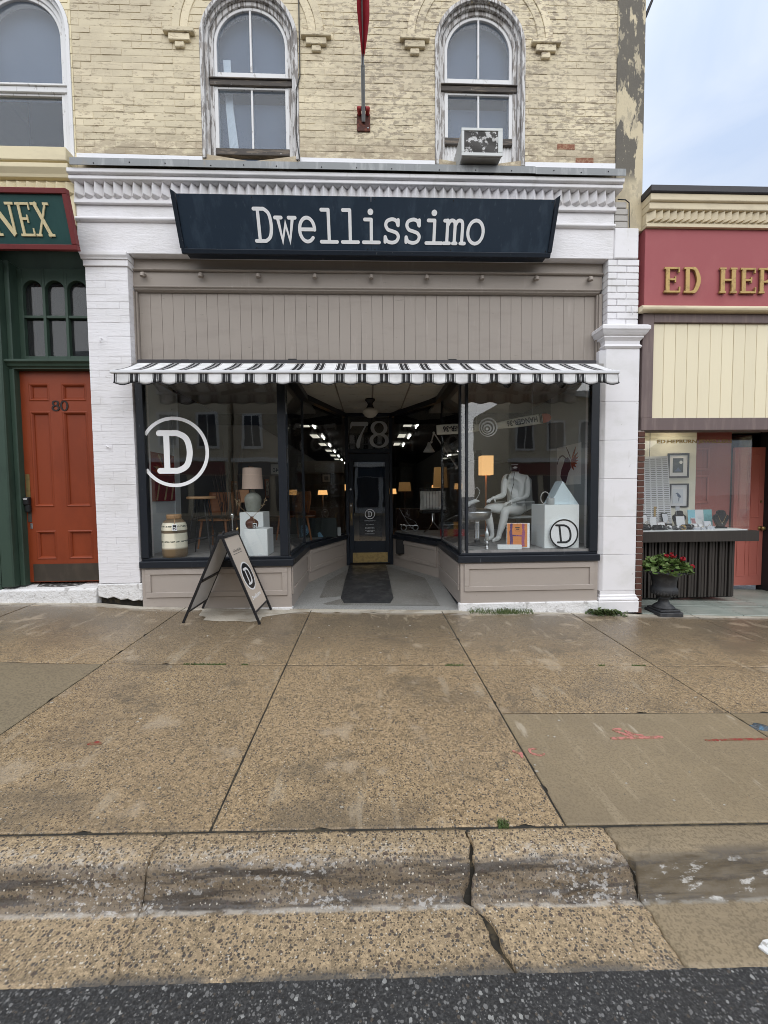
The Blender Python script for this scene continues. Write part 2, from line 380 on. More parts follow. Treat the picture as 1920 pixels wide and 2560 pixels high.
def fitted_text(txt, width, height, frame, **k):
    """lettering stretched to a width and cap height, centred at the frame's origin"""
    mb = text_mb(txt, 1.0, lambda x, y, t: (x, y, t), **k); xs = [v[0] for v in mb.v]; ys = [v[1] for v in mb.v]; a, b, c, d = min(xs), max(xs), min(ys), max(ys)
    mb.v = [frame((x - (a + b) / 2) / (b - a) * width, (y - (c + d) / 2) / (d - c) * height, t) for x, y, t in mb.v]; return mb
# ------------------------------------------------------------------ palette
WHITE = (.80, .785, .80)
BRICK_LAYERS = [
    ('noise', (.9, .9, 1.4), .44, .64, (.57, .495, .36), .8),
    ('noise', (13, 13, 30), .50, .565, (.36, .305, .23), .85, ('xpos', 1, -1.0, .2), ('noise', (1.3, 1.3, 1.6), .34, .52)),
    ('noise', (12, 12, 36), .565, .61, (.36, .29, .20), .75, ('noise', (.8, .8, 1.2), .36, .58)),
    ('noise', (9, 9, 34), .60, .66, (.27, .215, .155), .55),
    ('fine', (22, 22, 40), .72, .76, (.20, .15, .11), .7),
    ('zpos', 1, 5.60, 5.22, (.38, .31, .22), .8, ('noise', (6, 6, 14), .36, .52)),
    ('fine', (30, 30, 60), .66, .72, (.74, .66, .47), .6)]
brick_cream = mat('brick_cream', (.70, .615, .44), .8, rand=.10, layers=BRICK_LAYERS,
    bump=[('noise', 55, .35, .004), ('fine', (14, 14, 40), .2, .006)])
brick_red = mat('brick_red', (.27, .12, .075), .9, rand=.15, layers=[('noise', 30, .45, .6, (.42, .27, .17), .7)], bump=[('noise', 60, .7, .008)])
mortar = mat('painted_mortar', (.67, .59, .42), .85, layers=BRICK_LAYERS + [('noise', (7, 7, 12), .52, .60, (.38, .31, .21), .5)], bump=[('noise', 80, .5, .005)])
white_paint = mat('white_paint', WHITE, .5, rand=.02, layers=[('noise', (1.5, 1.5, 3), .44, .64, (.69, .675, .67), .7), ('noise', (9, 9, 26), .64, .71, (.48, .45, .43), .55), ('noise', (40, 40, 12), .70, .74, (.4, .38, .36), .5)],
    bump=[('noise', (10, 10, 38), .45, .012), ('fine', (26, 26, 60), .25, .006)])
white_smooth = mat('white_smooth', WHITE, .45, layers=[('noise', (2, 2, 3), .44, .64, (.70, .69, .68), .7), ('noise', (7, 7, 2), .60, .70, (.62, .60, .58), .6), ('noise', (12, 12, 12), .67, .71, (.46, .44, .42), .6)], bump=[('noise', 20, .15, .005)])
white_stone = mat('white_stone', (.76, .75, .74), .75, layers=[('noise', 7, .56, .64, (.34, .32, .30), .7), ('noise', 40, .6, .68, (.5, .48, .45), .5)], bump=[('noise', 14, .8, .03), ('fine', 60, .4, .006)])
cream_paint = mat('cream_paint', (.72, .63, .42), .55, layers=[('noise', (2, 2, 6), .5, .68, (.58, .50, .34), .5), ('noise', (14, 14, 20), .68, .73, (.35, .30, .22), .6)], bump=[('noise', 24, .2, .006)])
cream_board = mat('cream_board', (.80, .72, .52), .5, rand=.03, layers=[('noise', (6, 6, 1.2), .5, .7, (.76, .68, .49), .5)], bump=[('noise', (40, 40, 3), .12, .003)])
cornice_cream = mat('cornice_cream', (.66, .57, .40), .5, layers=[('noise', (3, 3, 9), .5, .68, (.54, .46, .32), .6)], bump=[('noise', 24, .15, .004)])
flash_metal = mat('flash_metal', (.25, .26, .265), .6, metal=.1, layers=[('noise', (9, 9, 2.0), .50, .64, (.42, .43, .43), .6), ('noise', (4, 4, 2), .60, .68, (.30, .27, .22), .6)], bump=[('noise', (6, 6, 3), .3, .02)])
white_flash = mat('white_flash', (.80, .80, .82), .5, layers=[('noise', (6, 6, 30), .6, .7, (.55, .54, .53), .6)], bump=[('noise', 12, .3, .01)])
peeling = mat('peeling_wood_paint', (.62, .61, .60), .75, layers=[('noise', (42, 42, 5), .50, .54, (.20, .18, .165), .9), ('noise', (16, 16, 4), .55, .62, (.33, .30, .27), .7)], bump=[('noise', (42, 42, 5), .6, .008)])
old_wood = mat('old_wood', (.085, .075, .068), .8, layers=[('noise', (5, 30, 40), .5, .62, (.22, .18, .14), .7), ('noise', (30, 30, 30), .66, .7, (.55, .54, .52), .6)], bump=[('noise', (8, 40, 60), .5, .006)])
sash_white = mat('sash_white', (.72, .72, .72), .55, layers=[('noise', (24, 24, 9), .60, .66, (.36, .34, .32), .7)], bump=[('noise', 50, .3, .004)])
stucco = mat('peeling_stucco', (.60, .52, .36), .85, layers=[('noise', (3, 3, 2.2), .50, .58, (.46, .40, .29), .8), ('noise', (4.2, 4.2, 1.5), .46, .492, (.105, .098, .088), .92, ('zpos', 1, 4.95, 5.15)), ('noise', (13, 13, 6), .58, .61, (.42, .37, .27), .8), ('noise', (20, 20, 12), .66, .69, (.62, .55, .40), .9)],
    bump=[('noise', (4.2, 4.2, 1.5), .5, .02), ('noise', 40, .4, .006)])
taupe = mat('taupe_paint', (.312, .272, .236), .5, rand=.015, layers=[('noise', (3, 3, 8), .5, .7, (.28, .243, .212), .6), ('noise', (8, 8, 34), .67, .71, (.17, .15, .13), .6), ('noise', (12, 12, 1.5), .58, .70, (.385, .335, .295), .5)], bump=[('noise', (60, 60, 8), .12, .003)])
taupe_low = mat('taupe_riser_paint', (.395, .347, .308), .45, layers=[('noise', (3, 3, 5), .5, .7, (.35, .305, .272), .5), ('noise', 30, .68, .72, (.2, .18, .165), .6), ('noise', (2, 2, 9), .58, .70, (.46, .41, .375), .5)], bump=[('noise', 30, .12, .003)])
black_frame = mat('black_frame_paint', (.017, .020, .026), .32, layers=[('noise', (20, 20, 6), .66, .71, (.10, .105, .115), .6)], bump=[('noise', 30, .1, .003)])
navy = mat('navy_sign_paint', (.018, .032, .052), .38, layers=[('noise', (7, 7, .8), .48, .66, (.036, .056, .082), .75), ('noise', (28, 28, 1.4), .60, .72, (.07, .09, .115), .45)], bump=[('noise', (3, 3, 3), .08, .01)])
navy_dark = mat('navy_trim', (.012, .018, .028), .4, layers=[('noise', 26, .68, .72, (.3, .3, .3), .6)])
letter_white = mat('letter_white', (.88, .885, .89), .45)
letter_dim = mat('letter_silver', (.55, .575, .60), .5)
letter_black = mat('letter_black', (.012, .012, .014), .4)
gold = mat('gold_leaf', (.40, .27, .10), .42, metal=.35, layers=[('noise', (20, 20, 20), .5, .65, (.20, .13, .05), .6)])
cream_letter = mat('cream_letter', (.70, .60, .36), .5, layers=[('noise', 24, .55, .66, (.5, .42, .25), .6)])
rust_door = mat('rust_door_paint', (.235, .044, .014), .45, layers=[('noise', (2.5, 2.5, 1.2), .45, .66, (.185, .034, .011), .7), ('noise', (40, 40, 9), .70, .75, (.45, .25, .18), .5)], bump=[('noise', (50, 50, 5), .1, .003)])
green = mat('green_paint', (.038, .066, .048), .5, layers=[('noise', (6, 6, 2), .5, .68, (.024, .042, .032), .6), ('noise', (16, 16, 8), .71, .74, (.45, .5, .46), .6)], bump=[('noise', (30, 30, 10), .2, .006)])
sign_green = mat('sign_green', (.012, .058, .055), .4, layers=[('noise', (3, 3, 1.2), .48, .66, (.022, .078, .072), .7)])
maroon = mat('maroon_paint', (.17, .028, .028), .5, layers=[('noise', (8, 8, 8), .55, .68, (.12, .02, .022), .7)])
pink_red = mat('dusty_pink_paint', (.335, .085, .092), .6, layers=[('noise', (1.5, 1.5, 1.0), .45, .65, (.375, .11, .112), .7), ('noise', (12, 12, 5), .73, .75, (.75, .6, .58), .8)], bump=[('noise', 8, .08, .004)])
brown_board = mat('brown_grey_board', (.16, .12, .115), .6, rand=.04, layers=[('noise', (14, 14, 1.5), .48, .66, (.23, .175, .16), .7)], bump=[('noise', (40, 40, 4), .15, .003)])
dark_cap = mat('dark_metal_cap', (.035, .033, .038), .45)
coral = mat('coral_door_paint', (.47, .15, .12), .5, layers=[('noise', (3, 3, 1), .45, .65, (.41, .125, .10), .5)])
slat_brown = mat('dark_slat', (.038, .032, .028), .5, rand=.15, layers=[('noise', (60, 60, 3), .5, .65, (.055, .047, .04), .6)])
brown_brick = mat('brown_brick', (.10, .046, .034), .8, rand=.2, bump=[('noise', 60, .5, .005)])
pale_mortar = mat('pale_mortar', (.55, .52, .48), .9)
dark_void = mat('dark_interior', (.012, .012, .013), .9)
int_wall = mat('interior_wall', (.10, .098, .092), .8)
disp_white = mat('display_wall_white', (.62, .66, .68), .6, layers=[('noise', 3, .5, .7, (.55, .59, .61), .5)])
deck_grey = mat('display_deck', (.27, .26, .25), .5, layers=[('noise', (8, 8, 2), .45, .65, (.15, .145, .14), .6)])
chrome = mat('chrome', (.78, .78, .78), .08, metal=1)
steel = mat('steel', (.45, .46, .47), .35, metal=1)
brass = mat('worn_brass', (.42, .31, .13), .42, metal=.8, layers=[('noise', 18, .45, .65, (.25, .19, .10), .7)])
black_plastic = mat('black_plastic', (.014, .014, .015), .4)
rubber = mat('rubber_mat', (.030, .031, .033), .55, layers=[('noise', 7, .46, .62, (.055, .055, .055), .7), ('noise', 30, .66, .70, (.10, .095, .09), .5)], rlayers=[('noise', 5, .45, .6, .35)], bump=[('noise', 24, .35, .006)])
plinth_white = mat('plinth_white', (.82, .85, .845), .55)
mannequin_white = mat('mannequin_white', (.80, .82, .81), .42)
wood_warm = mat('warm_plywood', (.30, .125, .05), .38, layers=[('noise', (4, 4, 30), .45, .62, (.27, .10, .04), .7)])
wood_light = mat('light_wood', (.42, .25, .13), .45, layers=[('noise', (4, 4, 30), .45, .62, (.33, .19, .09), .7)])
window_glass = glass_mat('window_glass', (.975, .985, .985), .055)
upper_glass = glass_mat('upper_window_glass', (.92, .95, .98), .024, haze=.05, hazecol=(.45, .52, .62))
dusty_glass = glass_mat('dusty_glass', (.55, .57, .58), .03, haze=.04, hazecol=(.35, .37, .38))
blind = mat('pale_blind', (.075, .10, .145), .8, layers=[('noise', (1.2, 1.2, .7), .4, .68, (.12, .15, .20), .6)])

STONE_D, STONE_L = (.085, .075, .066), (.60, .55, .46)
def aggregate(name, base, base2, s, dark_n, light_n, rough=.55, extra=(), rl=(), pre=()):
    return mat(name, base, rough, rand=.10, layers=[
        ('noise', (1.1, 1.1, 1), .42, .62, base2, .7),
        ('noise', (5, 5, 5), .50, .64, tuple(c * .72 for c in base), .6),
        ('noise', (34, 34, 34), .48, .58, tuple(c * .50 for c in base), .7),
        ('fine', (60, 60, 60), .54, .66, tuple(min(1, c * 1.6) for c in base), .6),
        ('fine', (150, 150, 150), .50, .62, tuple(min(1, c * 1.7) for c in base), .45)] + list(pre) + [
        ('pebsel', (s * .95, s * .95, s * .95), dark_n, dark_n + .06, STONE_D, .92),
        ('pebsel', (s * 1.5, s * 1.5, s * 1.5), dark_n - .02, dark_n + .03, (.05, .041, .034), .85),
        ('pebsel', (s * .6, s * .6, s * .6), dark_n + .14, dark_n + .19, (.085, .062, .05), .88),
        ('pebsel', (s * 1.1, s * 1.1, s * 1.1), light_n, light_n + .06, STONE_L, .8),
        ('pebsel', (5, 5, 5), .87, .885, (.05, .045, .04), .75)] + list(extra),
        rlayers=[('noise', (1.3, 1.3, 1), .42, .58, rough - .2)] + list(rl),
        bump=[('pebble', (s, s, s), .35, .004), ('noise', 140, .5, .003)])
slab_mat = aggregate('aggregate_concrete', (.345, .248, .142), (.25, .183, .107), 94, .46, .66, extra=[
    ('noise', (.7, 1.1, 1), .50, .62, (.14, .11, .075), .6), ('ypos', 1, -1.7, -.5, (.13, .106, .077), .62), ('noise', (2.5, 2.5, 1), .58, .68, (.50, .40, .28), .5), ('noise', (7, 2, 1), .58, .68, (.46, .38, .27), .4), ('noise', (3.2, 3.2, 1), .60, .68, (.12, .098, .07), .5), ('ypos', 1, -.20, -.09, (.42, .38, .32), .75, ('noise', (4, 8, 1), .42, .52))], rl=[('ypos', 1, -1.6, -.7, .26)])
smooth_slab = mat('smooth_concrete', (.27, .21, .13), .5, rand=.05, layers=[
    ('noise', (1.0, 1.4, 1), .42, .62, (.21, .165, .105), .7), ('noise', (16, 2.2, 1), .54, .66, (.36, .29, .19), .5), ('noise', (90, 90, 90), .45, .62, (.17, .13, .082), .6), ('noise', (6, 1.6, 1), .64, .70, (.50, .43, .33), .55),
    ('pebsel', (60, 60, 60), .72, .76, (.12, .10, .08), .7)], rlayers=[('noise', (1.3, 1.3, 1), .42, .58, .32)], bump=[('noise', (60, 8, 60), .35, .004), ('noise', 150, .3, .002)])
kerb_mat = aggregate('kerb_concrete', (.345, .256, .154), (.27, .203, .125), 84, .43, .62, rough=.6, pre=[
    ('ypos', 1, -3.165, -3.195, (.125, .10, .076), .72, ('ypos', 1, -3.272, -3.258)),
    ('noise', (2.2, 14, 30), .48, .60, (.06, .05, .042), .85, ('ypos', 1, -3.28, -3.25), ('ypos', 1, -3.15, -3.19)),
    ('noise', (38, 50, 50), .46, .58, (.52, .48, .42), .6, ('noise', (2.5, 3, 3), .42, .58), ('ypos', 1, -3.20, -3.17), ('ypos', 1, -3.10, -3.15))], extra=[
    ('noise', (42, 60, 60), .53, .60, (.48, .46, .43), .65, ('noise', (3, 5, 5), .47, .60), ('ypos', 1, -3.285, -3.262), ('ypos', 1, -3.16, -3.19)),
    ('noise', (3, 3, 3), .60, .68, (.12, .10, .085), .5),
    ('ypos', 1, -3.278, -3.266, (.46, .42, .36), .6, ('ypos', 1, -3.252, -3.262), ('noise', (14, 30, 1), .38, .54)),
    ('ypos', 1, -3.43, -3.475, (.06, .056, .05), .85, ('noise', (5, 8, 8), .38, .56))])
kerb_smooth = mat('kerb_smooth_concrete', (.29, .225, .14), .55, layers=[
    ('noise', (1.5, 4, 3), .45, .62, (.23, .18, .115), .7), ('ypos', 1, -3.165, -3.19, (.11, .09, .065), .8, ('ypos', 1, -3.272, -3.258)), ('noise', (2.2, 14, 30), .47, .60, (.075, .062, .05), .8, ('ypos', 1, -3.28, -3.25), ('ypos', 1, -3.13, -3.18)),
    ('noise', (9, 22, 30), .57, .64, (.56, .54, .50), .8, ('ypos', 1, -3.28, -3.25), ('ypos', 1, -3.17, -3.21)), ('noise', (90, 90, 90), .45, .62, (.13, .10, .062), .6),
    ('ypos', 1, -3.278, -3.266, (.30, .28, .24), .6, ('ypos', 1, -3.252, -3.262), ('noise', (14, 30, 1), .40, .56))], rlayers=[('noise', 1.5, .42, .58, .35)], bump=[('noise', (12, 60, 60), .4, .005)])
asphalt = mat('asphalt', (.031, .030, .0295), .62, layers=[
    ('noise', (2, 2, 2), .45, .65, (.032, .031, .030), .7), ('noise', (120, 120, 120), .47, .60, (.068, .066, .062), .8), ('pebsel', (72, 72, 72), .46, .51, (.20, .195, .185), .8),
    ('pebsel', (120, 120, 120), .50, .56, (.17, .165, .155), .8), ('pebsel', (50, 50, 50), .62, .67, (.31, .305, .285), .9), ('pebsel', (64, 64, 64), .62, .67, (.10, .08, .06), .8)], rlayers=[('noise', 3, .42, .6, .30)], bump=[('pebble', (60, 60, 60), .6, .004), ('noise', 160, .6, .004)])
joint_dark = mat('joint_dirt', (.035, .032, .026), .95, layers=[('noise', 14, .50, .60, (.09, .072, .045), .8), ('noise', 40, .64, .70, (.25, .22, .17), .7)])
terrazzo = mat('terrazzo_entry', (.17, .165, .15), .5, layers=[('noise', (1.6, 1.6, 1), .42, .64, (.11, .10, .085), .8), ('fine', (120, 120, 120), .50, .62, (.38, .38, .36), .7), ('fine', (80, 80, 80), .60, .66, (.10, .09, .08), .8)], bump=[('noise', 90, .3, .002)])
terrazzo_edge = mat('terrazzo_border', (.33, .33, .315), .6, layers=[('fine', (110, 110, 110), .46, .60, (.16, .16, .15), .7), ('noise', 5, .5, .65, (.25, .245, .23), .6)], bump=[('noise', 80, .3, .003)])
pale_concrete = mat('pale_dry_concrete', (.47, .43, .36), .8, layers=[('noise', (3, 6, 3), .48, .62, (.30, .26, .20), .8), ('fine', 120, .5, .66, (.27, .24, .19), .6)], bump=[('noise', 90, .4, .003)])
green_stone = mat('green_grey_stone', (.27, .30, .265), .5, layers=[('noise', (2, 6, 2), .45, .62, (.36, .38, .34), .7), ('noise', (8, 8, 8), .56, .66, (.17, .19, .165), .6)], rlayers=[('noise', 2, .4, .6, .3)], bump=[('noise', 20, .3, .005)])
chalk_pink = mat('pink_marking_paint', (.52, .20, .17), .8, layers=[('noise', (50, 50, 50), .46, .58, (.22, .14, .08), .85)])
chalk_red = mat('red_marking_paint', (.27, .045, .035), .8, layers=[('noise', (40, 40, 40), .42, .56, (.20, .13, .072), .9)])
road_white = mat('white_road_paint', (.72, .71, .68), .7, layers=[('noise', (40, 40, 40), .52, .6, (.3, .28, .24), .8)])
weed = mat('weed_green', (.06, .10, .03), .6, rand=.25, layers=[('noise', 26, .4, .6, (.13, .15, .06), .8)])
foliage = mat('geranium_leaf', (.085, .145, .035), .55, layers=[('noise', 22, .45, .62, (.14, .185, .065), .8), ('noise', 9, .60, .68, (.30, .22, .07), .8)])
petal = mat('red_petal', (.30, .010, .018), .5, layers=[('noise', 30, .5, .65, (.42, .03, .04), .7)])
cast_iron = mat('urn_iron', (.040, .041, .044), .5, layers=[('noise', (12, 12, 12), .5, .64, (.075, .075, .075), .7)], bump=[('noise', 50, .4, .004)])

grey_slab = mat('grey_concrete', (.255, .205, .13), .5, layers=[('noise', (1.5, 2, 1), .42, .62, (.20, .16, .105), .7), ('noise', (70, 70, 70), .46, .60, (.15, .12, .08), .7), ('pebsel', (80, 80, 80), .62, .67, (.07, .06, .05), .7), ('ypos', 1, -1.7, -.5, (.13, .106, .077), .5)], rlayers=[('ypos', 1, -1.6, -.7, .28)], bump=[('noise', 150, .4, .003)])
# ------------------------------------------------------------------ ground
ZB = [(-60, 1.75), (-9, .38), (-4.24, .19), (-3.2, .165), (-2.65, .105), (-.9, .03), (1.1, -.03), (2.75, -.08), (3.3, -.115), (4.5, -.165), (8, -.29), (60, -1.7)]
def zb(x):
    for (a, za), (b, zb_) in zip(ZB, ZB[1:]):
        if x <= b: return za + (zb_ - za) * (x - a) / (b - a)
    return ZB[-1][1]
def zs(x, y):
    t = min(1, max(0, -y / 3.045)); return zb(x) * (1 - t) + (-.061 - .027 * x) * t
def road_z(x, y): return -.061 - .027 * x - .135 + max(0, -3.475 - y) * .012
def sheet(mb, xs, ys, zf, th=.02):
    nx, ny = len(xs), len(ys); top = [(x, y, zf(x, y)) for y in ys for x in xs]; bot = [(x, y, zf(x, y) - th) for y in ys for x in xs]; o = nx * ny
    F = [(j * nx + i, j * nx + i + 1, (j + 1) * nx + i + 1, (j + 1) * nx + i) for j in range(ny - 1) for i in range(nx - 1)]
    F += [tuple(q + o for q in reversed(f)) for f in F]
    ring = list(range(nx)) + [j * nx + nx - 1 for j in range(1, ny)] + [(ny - 1) * nx + i for i in range(nx - 2, -1, -1)] + [j * nx for j in range(ny - 2, 0, -1)]
    F += [(ring[k], ring[k] + o, ring[(k + 1) % len(ring)] + o, ring[(k + 1) % len(ring)]) for k in range(len(ring))]
    return mb.add(top + bot, F)
def lin(a, b, n): return [a + (b - a) * i / n for i in range(n + 1)]
def structure(o): o['kind'] = 'structure'; return o

far = MB(); sheet(far, [-220, -60, -20, 20, 60, 220], [-220, -60, -20, 20, 60, 220], lambda x, y: -.027 * max(-60, min(60, x)) - .62, .05)
structure(far.build('ground', asphalt, recalc=False))
rd = MB(); sheet(rd, lin(-30, 30, 30), [-15.0, -9, -6, -4.6] + lin(-4.2, -3.475, 4), road_z, .06); structure(rd.build('road', asphalt))
walk = bpy.data.objects.new('sidewalk', None); COL.objects.link(walk); structure(walk)
bed = MB(); sheet(bed, [-12, -9, -6.8, -5.25, -4.24, -3.2, -2.65, -.9, 1.1, 2.75, 3.3, 4.5, 8, 12], lin(-3.064, .0, 4), lambda x, y: zs(x, y) - .0055, .05); bed.build('bedding', joint_dark, walk)
XE = [-9.9, -8.35, -6.8, -5.30, -3.84, -2.165, -.70, .855, 2.42, 3.95, 5.5, 7.05, 8.6]
G = .0045
def slab(x0, x1, y0, y1, m, dz=0.0, tilt=0.0):
    mb = MB(); cx = (x0 + x1) / 2
    xs, ys = lin(x0 + G, x1 - G, 36), lin(y0 + G, y1 - G, 36 if y1 - y0 > .3 else 3)
    e = .007
    xs = [xs[0], xs[0] + e] + xs[1:-1] + [xs[-1] - e, xs[-1]]; ys = [ys[0], ys[0] + e] + ys[1:-1] + [ys[-1] - e, ys[-1]]
    def zf(x, y):
        edge = .003 if (x in (xs[0], xs[-1]) or y in (ys[0], ys[-1])) else 0
        return zs(x, y) + dz + tilt * (x - cx) - edge
    sheet(mb, xs, ys, zf, .05)
    def chip(p):
        x, y, z = p; q = nz.noise((x * 14, y * 14, 3.1)) + .6 * nz.noise((x * 41, y * 41, 7.7)); k = .0045 * max(0, q) + (.012 if q > .62 else 0)
        if x < x0 + G + 1e-5: x += k
        elif x > x1 - G - 1e-5: x -= k
        if y < y0 + G + 1e-5: y += k
        elif y > y1 - G - 1e-5: y -= k
        return (x, y, z)
    mb.v = [chip(p) for p in mb.v]; return mb.build('paving_slab', m, walk)
for i in range(len(XE) - 1):
    x0, x1 = XE[i], XE[i + 1]
    slab(x0, x1, -1.46, -.085, slab_mat, R.uniform(-.001, .001), R.uniform(-.001, .001))
    slab(x0, x1, -.085, .0, pale_concrete, -.001)
    if x0 > .8:
        slab(x0, x1, -2.17, -1.46, slab_mat, R.uniform(-.001, .001)); slab(x0, x1, -3.045, -2.17, smooth_slab, .001)
    else: slab(x0, x1, -3.045, -1.46, grey_slab if x1 < -2 and x0 > -4 else slab_mat, R.uniform(-.001, .001), R.uniform(-.001, .001))
# dry, paler patch the rain has not reached under the folding sign
dp = MB(); pts = [(-1.93, -.10), (-1.90, -.28), (-1.80, -.33), (-1.79, -.43), (-1.62, -.455), (-1.42, -.44), (-1.30, -.46), (-1.19, -.42), (-1.20, -.30), (-1.10, -.24), (-.95, -.16), (-.80, -.10)]
dp.add([(x, y, zs(x, y) + .003) for x, y in pts], [tuple(range(len(pts)))]); dp.build('dry_patch', pale_concrete, walk)

# kerb and gutter cast in lengths, parted by real cracks
PROF0 = [(-3.055, 0), (-3.10, .001), (-3.15, -.002), (-3.178, -.008), (-3.195, -.026), (-3.212, -.062), (-3.230, -.100), (-3.248, -.122), (-3.268, -.128), (-3.33, -.131), (-3.40, -.133), (-3.478, -.134)]
def fine(vals, k=4):
    out = []
    for a, b in zip(vals, vals[1:]): out += [tuple(p + (q - p) * i / k for p, q in zip(a, b)) for i in range(k)]
    return out + [vals[-1]]
PROF = fine(PROF0); NP = len(PROF)
def crack(vals, amp):
    v = [q[0] for q in fine([(x,) for x in vals])]
    return [x + amp * (nz.noise((PROF[i][0] * 22, x * 5, 2.0)) + .7 * nz.noise((PROF[i][0] * 61, x * 5, 9.0))) for i, x in enumerate(v)]
def gaps(vals): return [q[0] for q in fine([(x,) for x in vals])]
CR_L = crack([-.88, -.882, -.886, -.89, -.884, -.879, -.88, -.883, -.878, -.87, -.862, -.85], .012)
CR_M = crack([.412, .410, .408, .400, .392, .372, .364, .372, .402, .430, .446, .470], .014)
CR_R = crack([1.020, 1.022, 1.024, 1.034, 1.056, 1.060, 1.050, 1.052, 1.056, 1.058, 1.058, 1.060], .010)
kerb = bpy.data.objects.new('kerb', None); COL.objects.link(kerb); structure(kerb)
def kerb_z(x): return -.061 - .027 * x
def kerb_stone(a, b, m, ga, gb):
    mb = MB(); n = max(60, int((b[0] - a[0]) * 75)); K = NP; V = []
    for k, (y, dz) in enumerate(PROF):
        face = 1.0 if -3.275 < y < -3.165 else .28
        for i in range(n + 1):
            t = i / n; x = (a[k] + ga[k]) * (1 - t) + (b[k] - gb[k]) * t
            r1 = nz.noise((x * 9, y * 30, dz * 30)) + .6 * nz.noise((x * 27, y * 70, dz * 70)) + .4 * nz.noise((x * 80, y * 120, dz * 120))
            big = nz.noise((x * 3.1, y * 16, 5.0)); pit = -.014 * max(0, big - .28) * 3 if face == 1.0 else 0
            edge = .004 * max(0, 1 - min(i, n - i) / 3) + .01 * max(0, nz.noise((x * 30, y * 30, 1.0))) * (1 if min(i, n - i) < 2 else 0)
            V.append((x, y - (r1 * .0055 + pit) * face, kerb_z(x) + dz + r1 * .0042 * face + pit * .5 - edge))
    o = len(V); V += [(x, y, z - .09) for x, y, z in V]
    F = [(k * (n + 1) + i, k * (n + 1) + i + 1, (k + 1) * (n + 1) + i + 1, (k + 1) * (n + 1) + i) for k in range(K - 1) for i in range(n)]
    F += [(k * (n + 1), (k + 1) * (n + 1), (k + 1) * (n + 1) + o, k * (n + 1) + o) for k in range(K - 1)]
    F += [(k * (n + 1) + n, k * (n + 1) + n + o, (k + 1) * (n + 1) + n + o, (k + 1) * (n + 1) + n) for k in range(K - 1)]
    F += [(i, i + o, i + 1 + o, i + 1) for i in range(n)] + [((K - 1) * (n + 1) + i, (K - 1) * (n + 1) + i + 1, (K - 1) * (n + 1) + i + 1 + o, (K - 1) * (n + 1) + i + o) for i in range(n)]
    mb.add(V, F, True); return mb.build('kerb_stone', m, kerb)
w = [.002] * NP; wm = gaps([.006, .007, .009, .010, .010, .013, .018, .014, .012, .019, .018, .006]); wr = gaps([.003, .004, .005, .010, .016, .009, .007, .005, .004, .003, .003, .003]); wl_ = gaps([.003] * 7 + [.0012] * 5)
kerb_stone([-5.2] * NP, [-2.62] * NP, kerb_mat, w, w); kerb_stone([-2.62] * NP, CR_L, kerb_mat, w, wl_)
kerb_stone(CR_L, CR_M, kerb_mat, wl_, wm); kerb_stone(CR_M, CR_R, kerb_mat, wm, wr); kerb_stone(CR_R, [3.4] * NP, kerb_smooth, wr, w)
kb = MB(); kb.prism([(y + .012, -.030 + dz * .98) for y, dz in PROF0] + [(-3.478, -.30), (-3.055, -.30)], -8, 8, 'x')
kb.v = [(x, y, z + kerb_z(x)) for x, y, z in kb.v]; kb.build('kerb_core', joint_dark, kerb)

# sprayed survey marks on the paving, and the corner of a white bay line
def mark(name, strokes, m):
    mb = MB(); fr = lambda x, y, t: (x, y, zs(x, y) + t)
    for k, (p, c) in enumerate(strokes): ribbon(mb, p, c, .001, .004 + .0006 * k, fr)
    o = mb.build(name, m, walk); return o
mark('survey_mark', [([(1.44, -2.44, .022), (1.60, -2.437, .02), (1.75, -2.43, .022)], False), (smooth_path([(1.545, -2.35, .02), (1.50, -2.36, .018), (1.545, -2.405, .02), (1.575, -2.42, .022), (1.57, -2.375, .018), (1.60, -2.40, .016), (1.645, -2.415, .012)], 4), False)], chalk_pink)
mark('survey_mark', [(smooth_path([(.935, -2.53, .012), (.900, -2.535, .014), (.895, -2.565, .014), (.935, -2.585, .016), (.965, -2.575, .012)], 4), False), ([(.80, -2.55, .012), (.835, -2.57, .02), (.83, -2.60, .012)], False)], chalk_pink)
mark('survey_mark', [([(2.0, -2.465, .014), (2.15, -2.46, .016), (2.40, -2.455, .02)], False)], chalk_red)
mark('survey_mark', [([(-1.60, -2.462, .018), (-1.565, -2.455, .034), (-1.535, -2.462, .016)], False)], chalk_red)
rm = MB(); q = [(1.362, -3.425), (1.40, -3.405), (2.0, -3.33), (2.0, -3.46), (1.39, -3.474)]
rm.add([(x, y, kerb_z(x) - .1255) for x, y in q] + [(x, y, kerb_z(x) - .132) for x, y in q], [(0, 1, 2, 3, 4), (9, 8, 7, 6, 5)] + [(i, (i + 1) % 5, (i + 1) % 5 + 5, i + 5) for i in range(5)])
rm.build('bay_line', road_white, kerb)
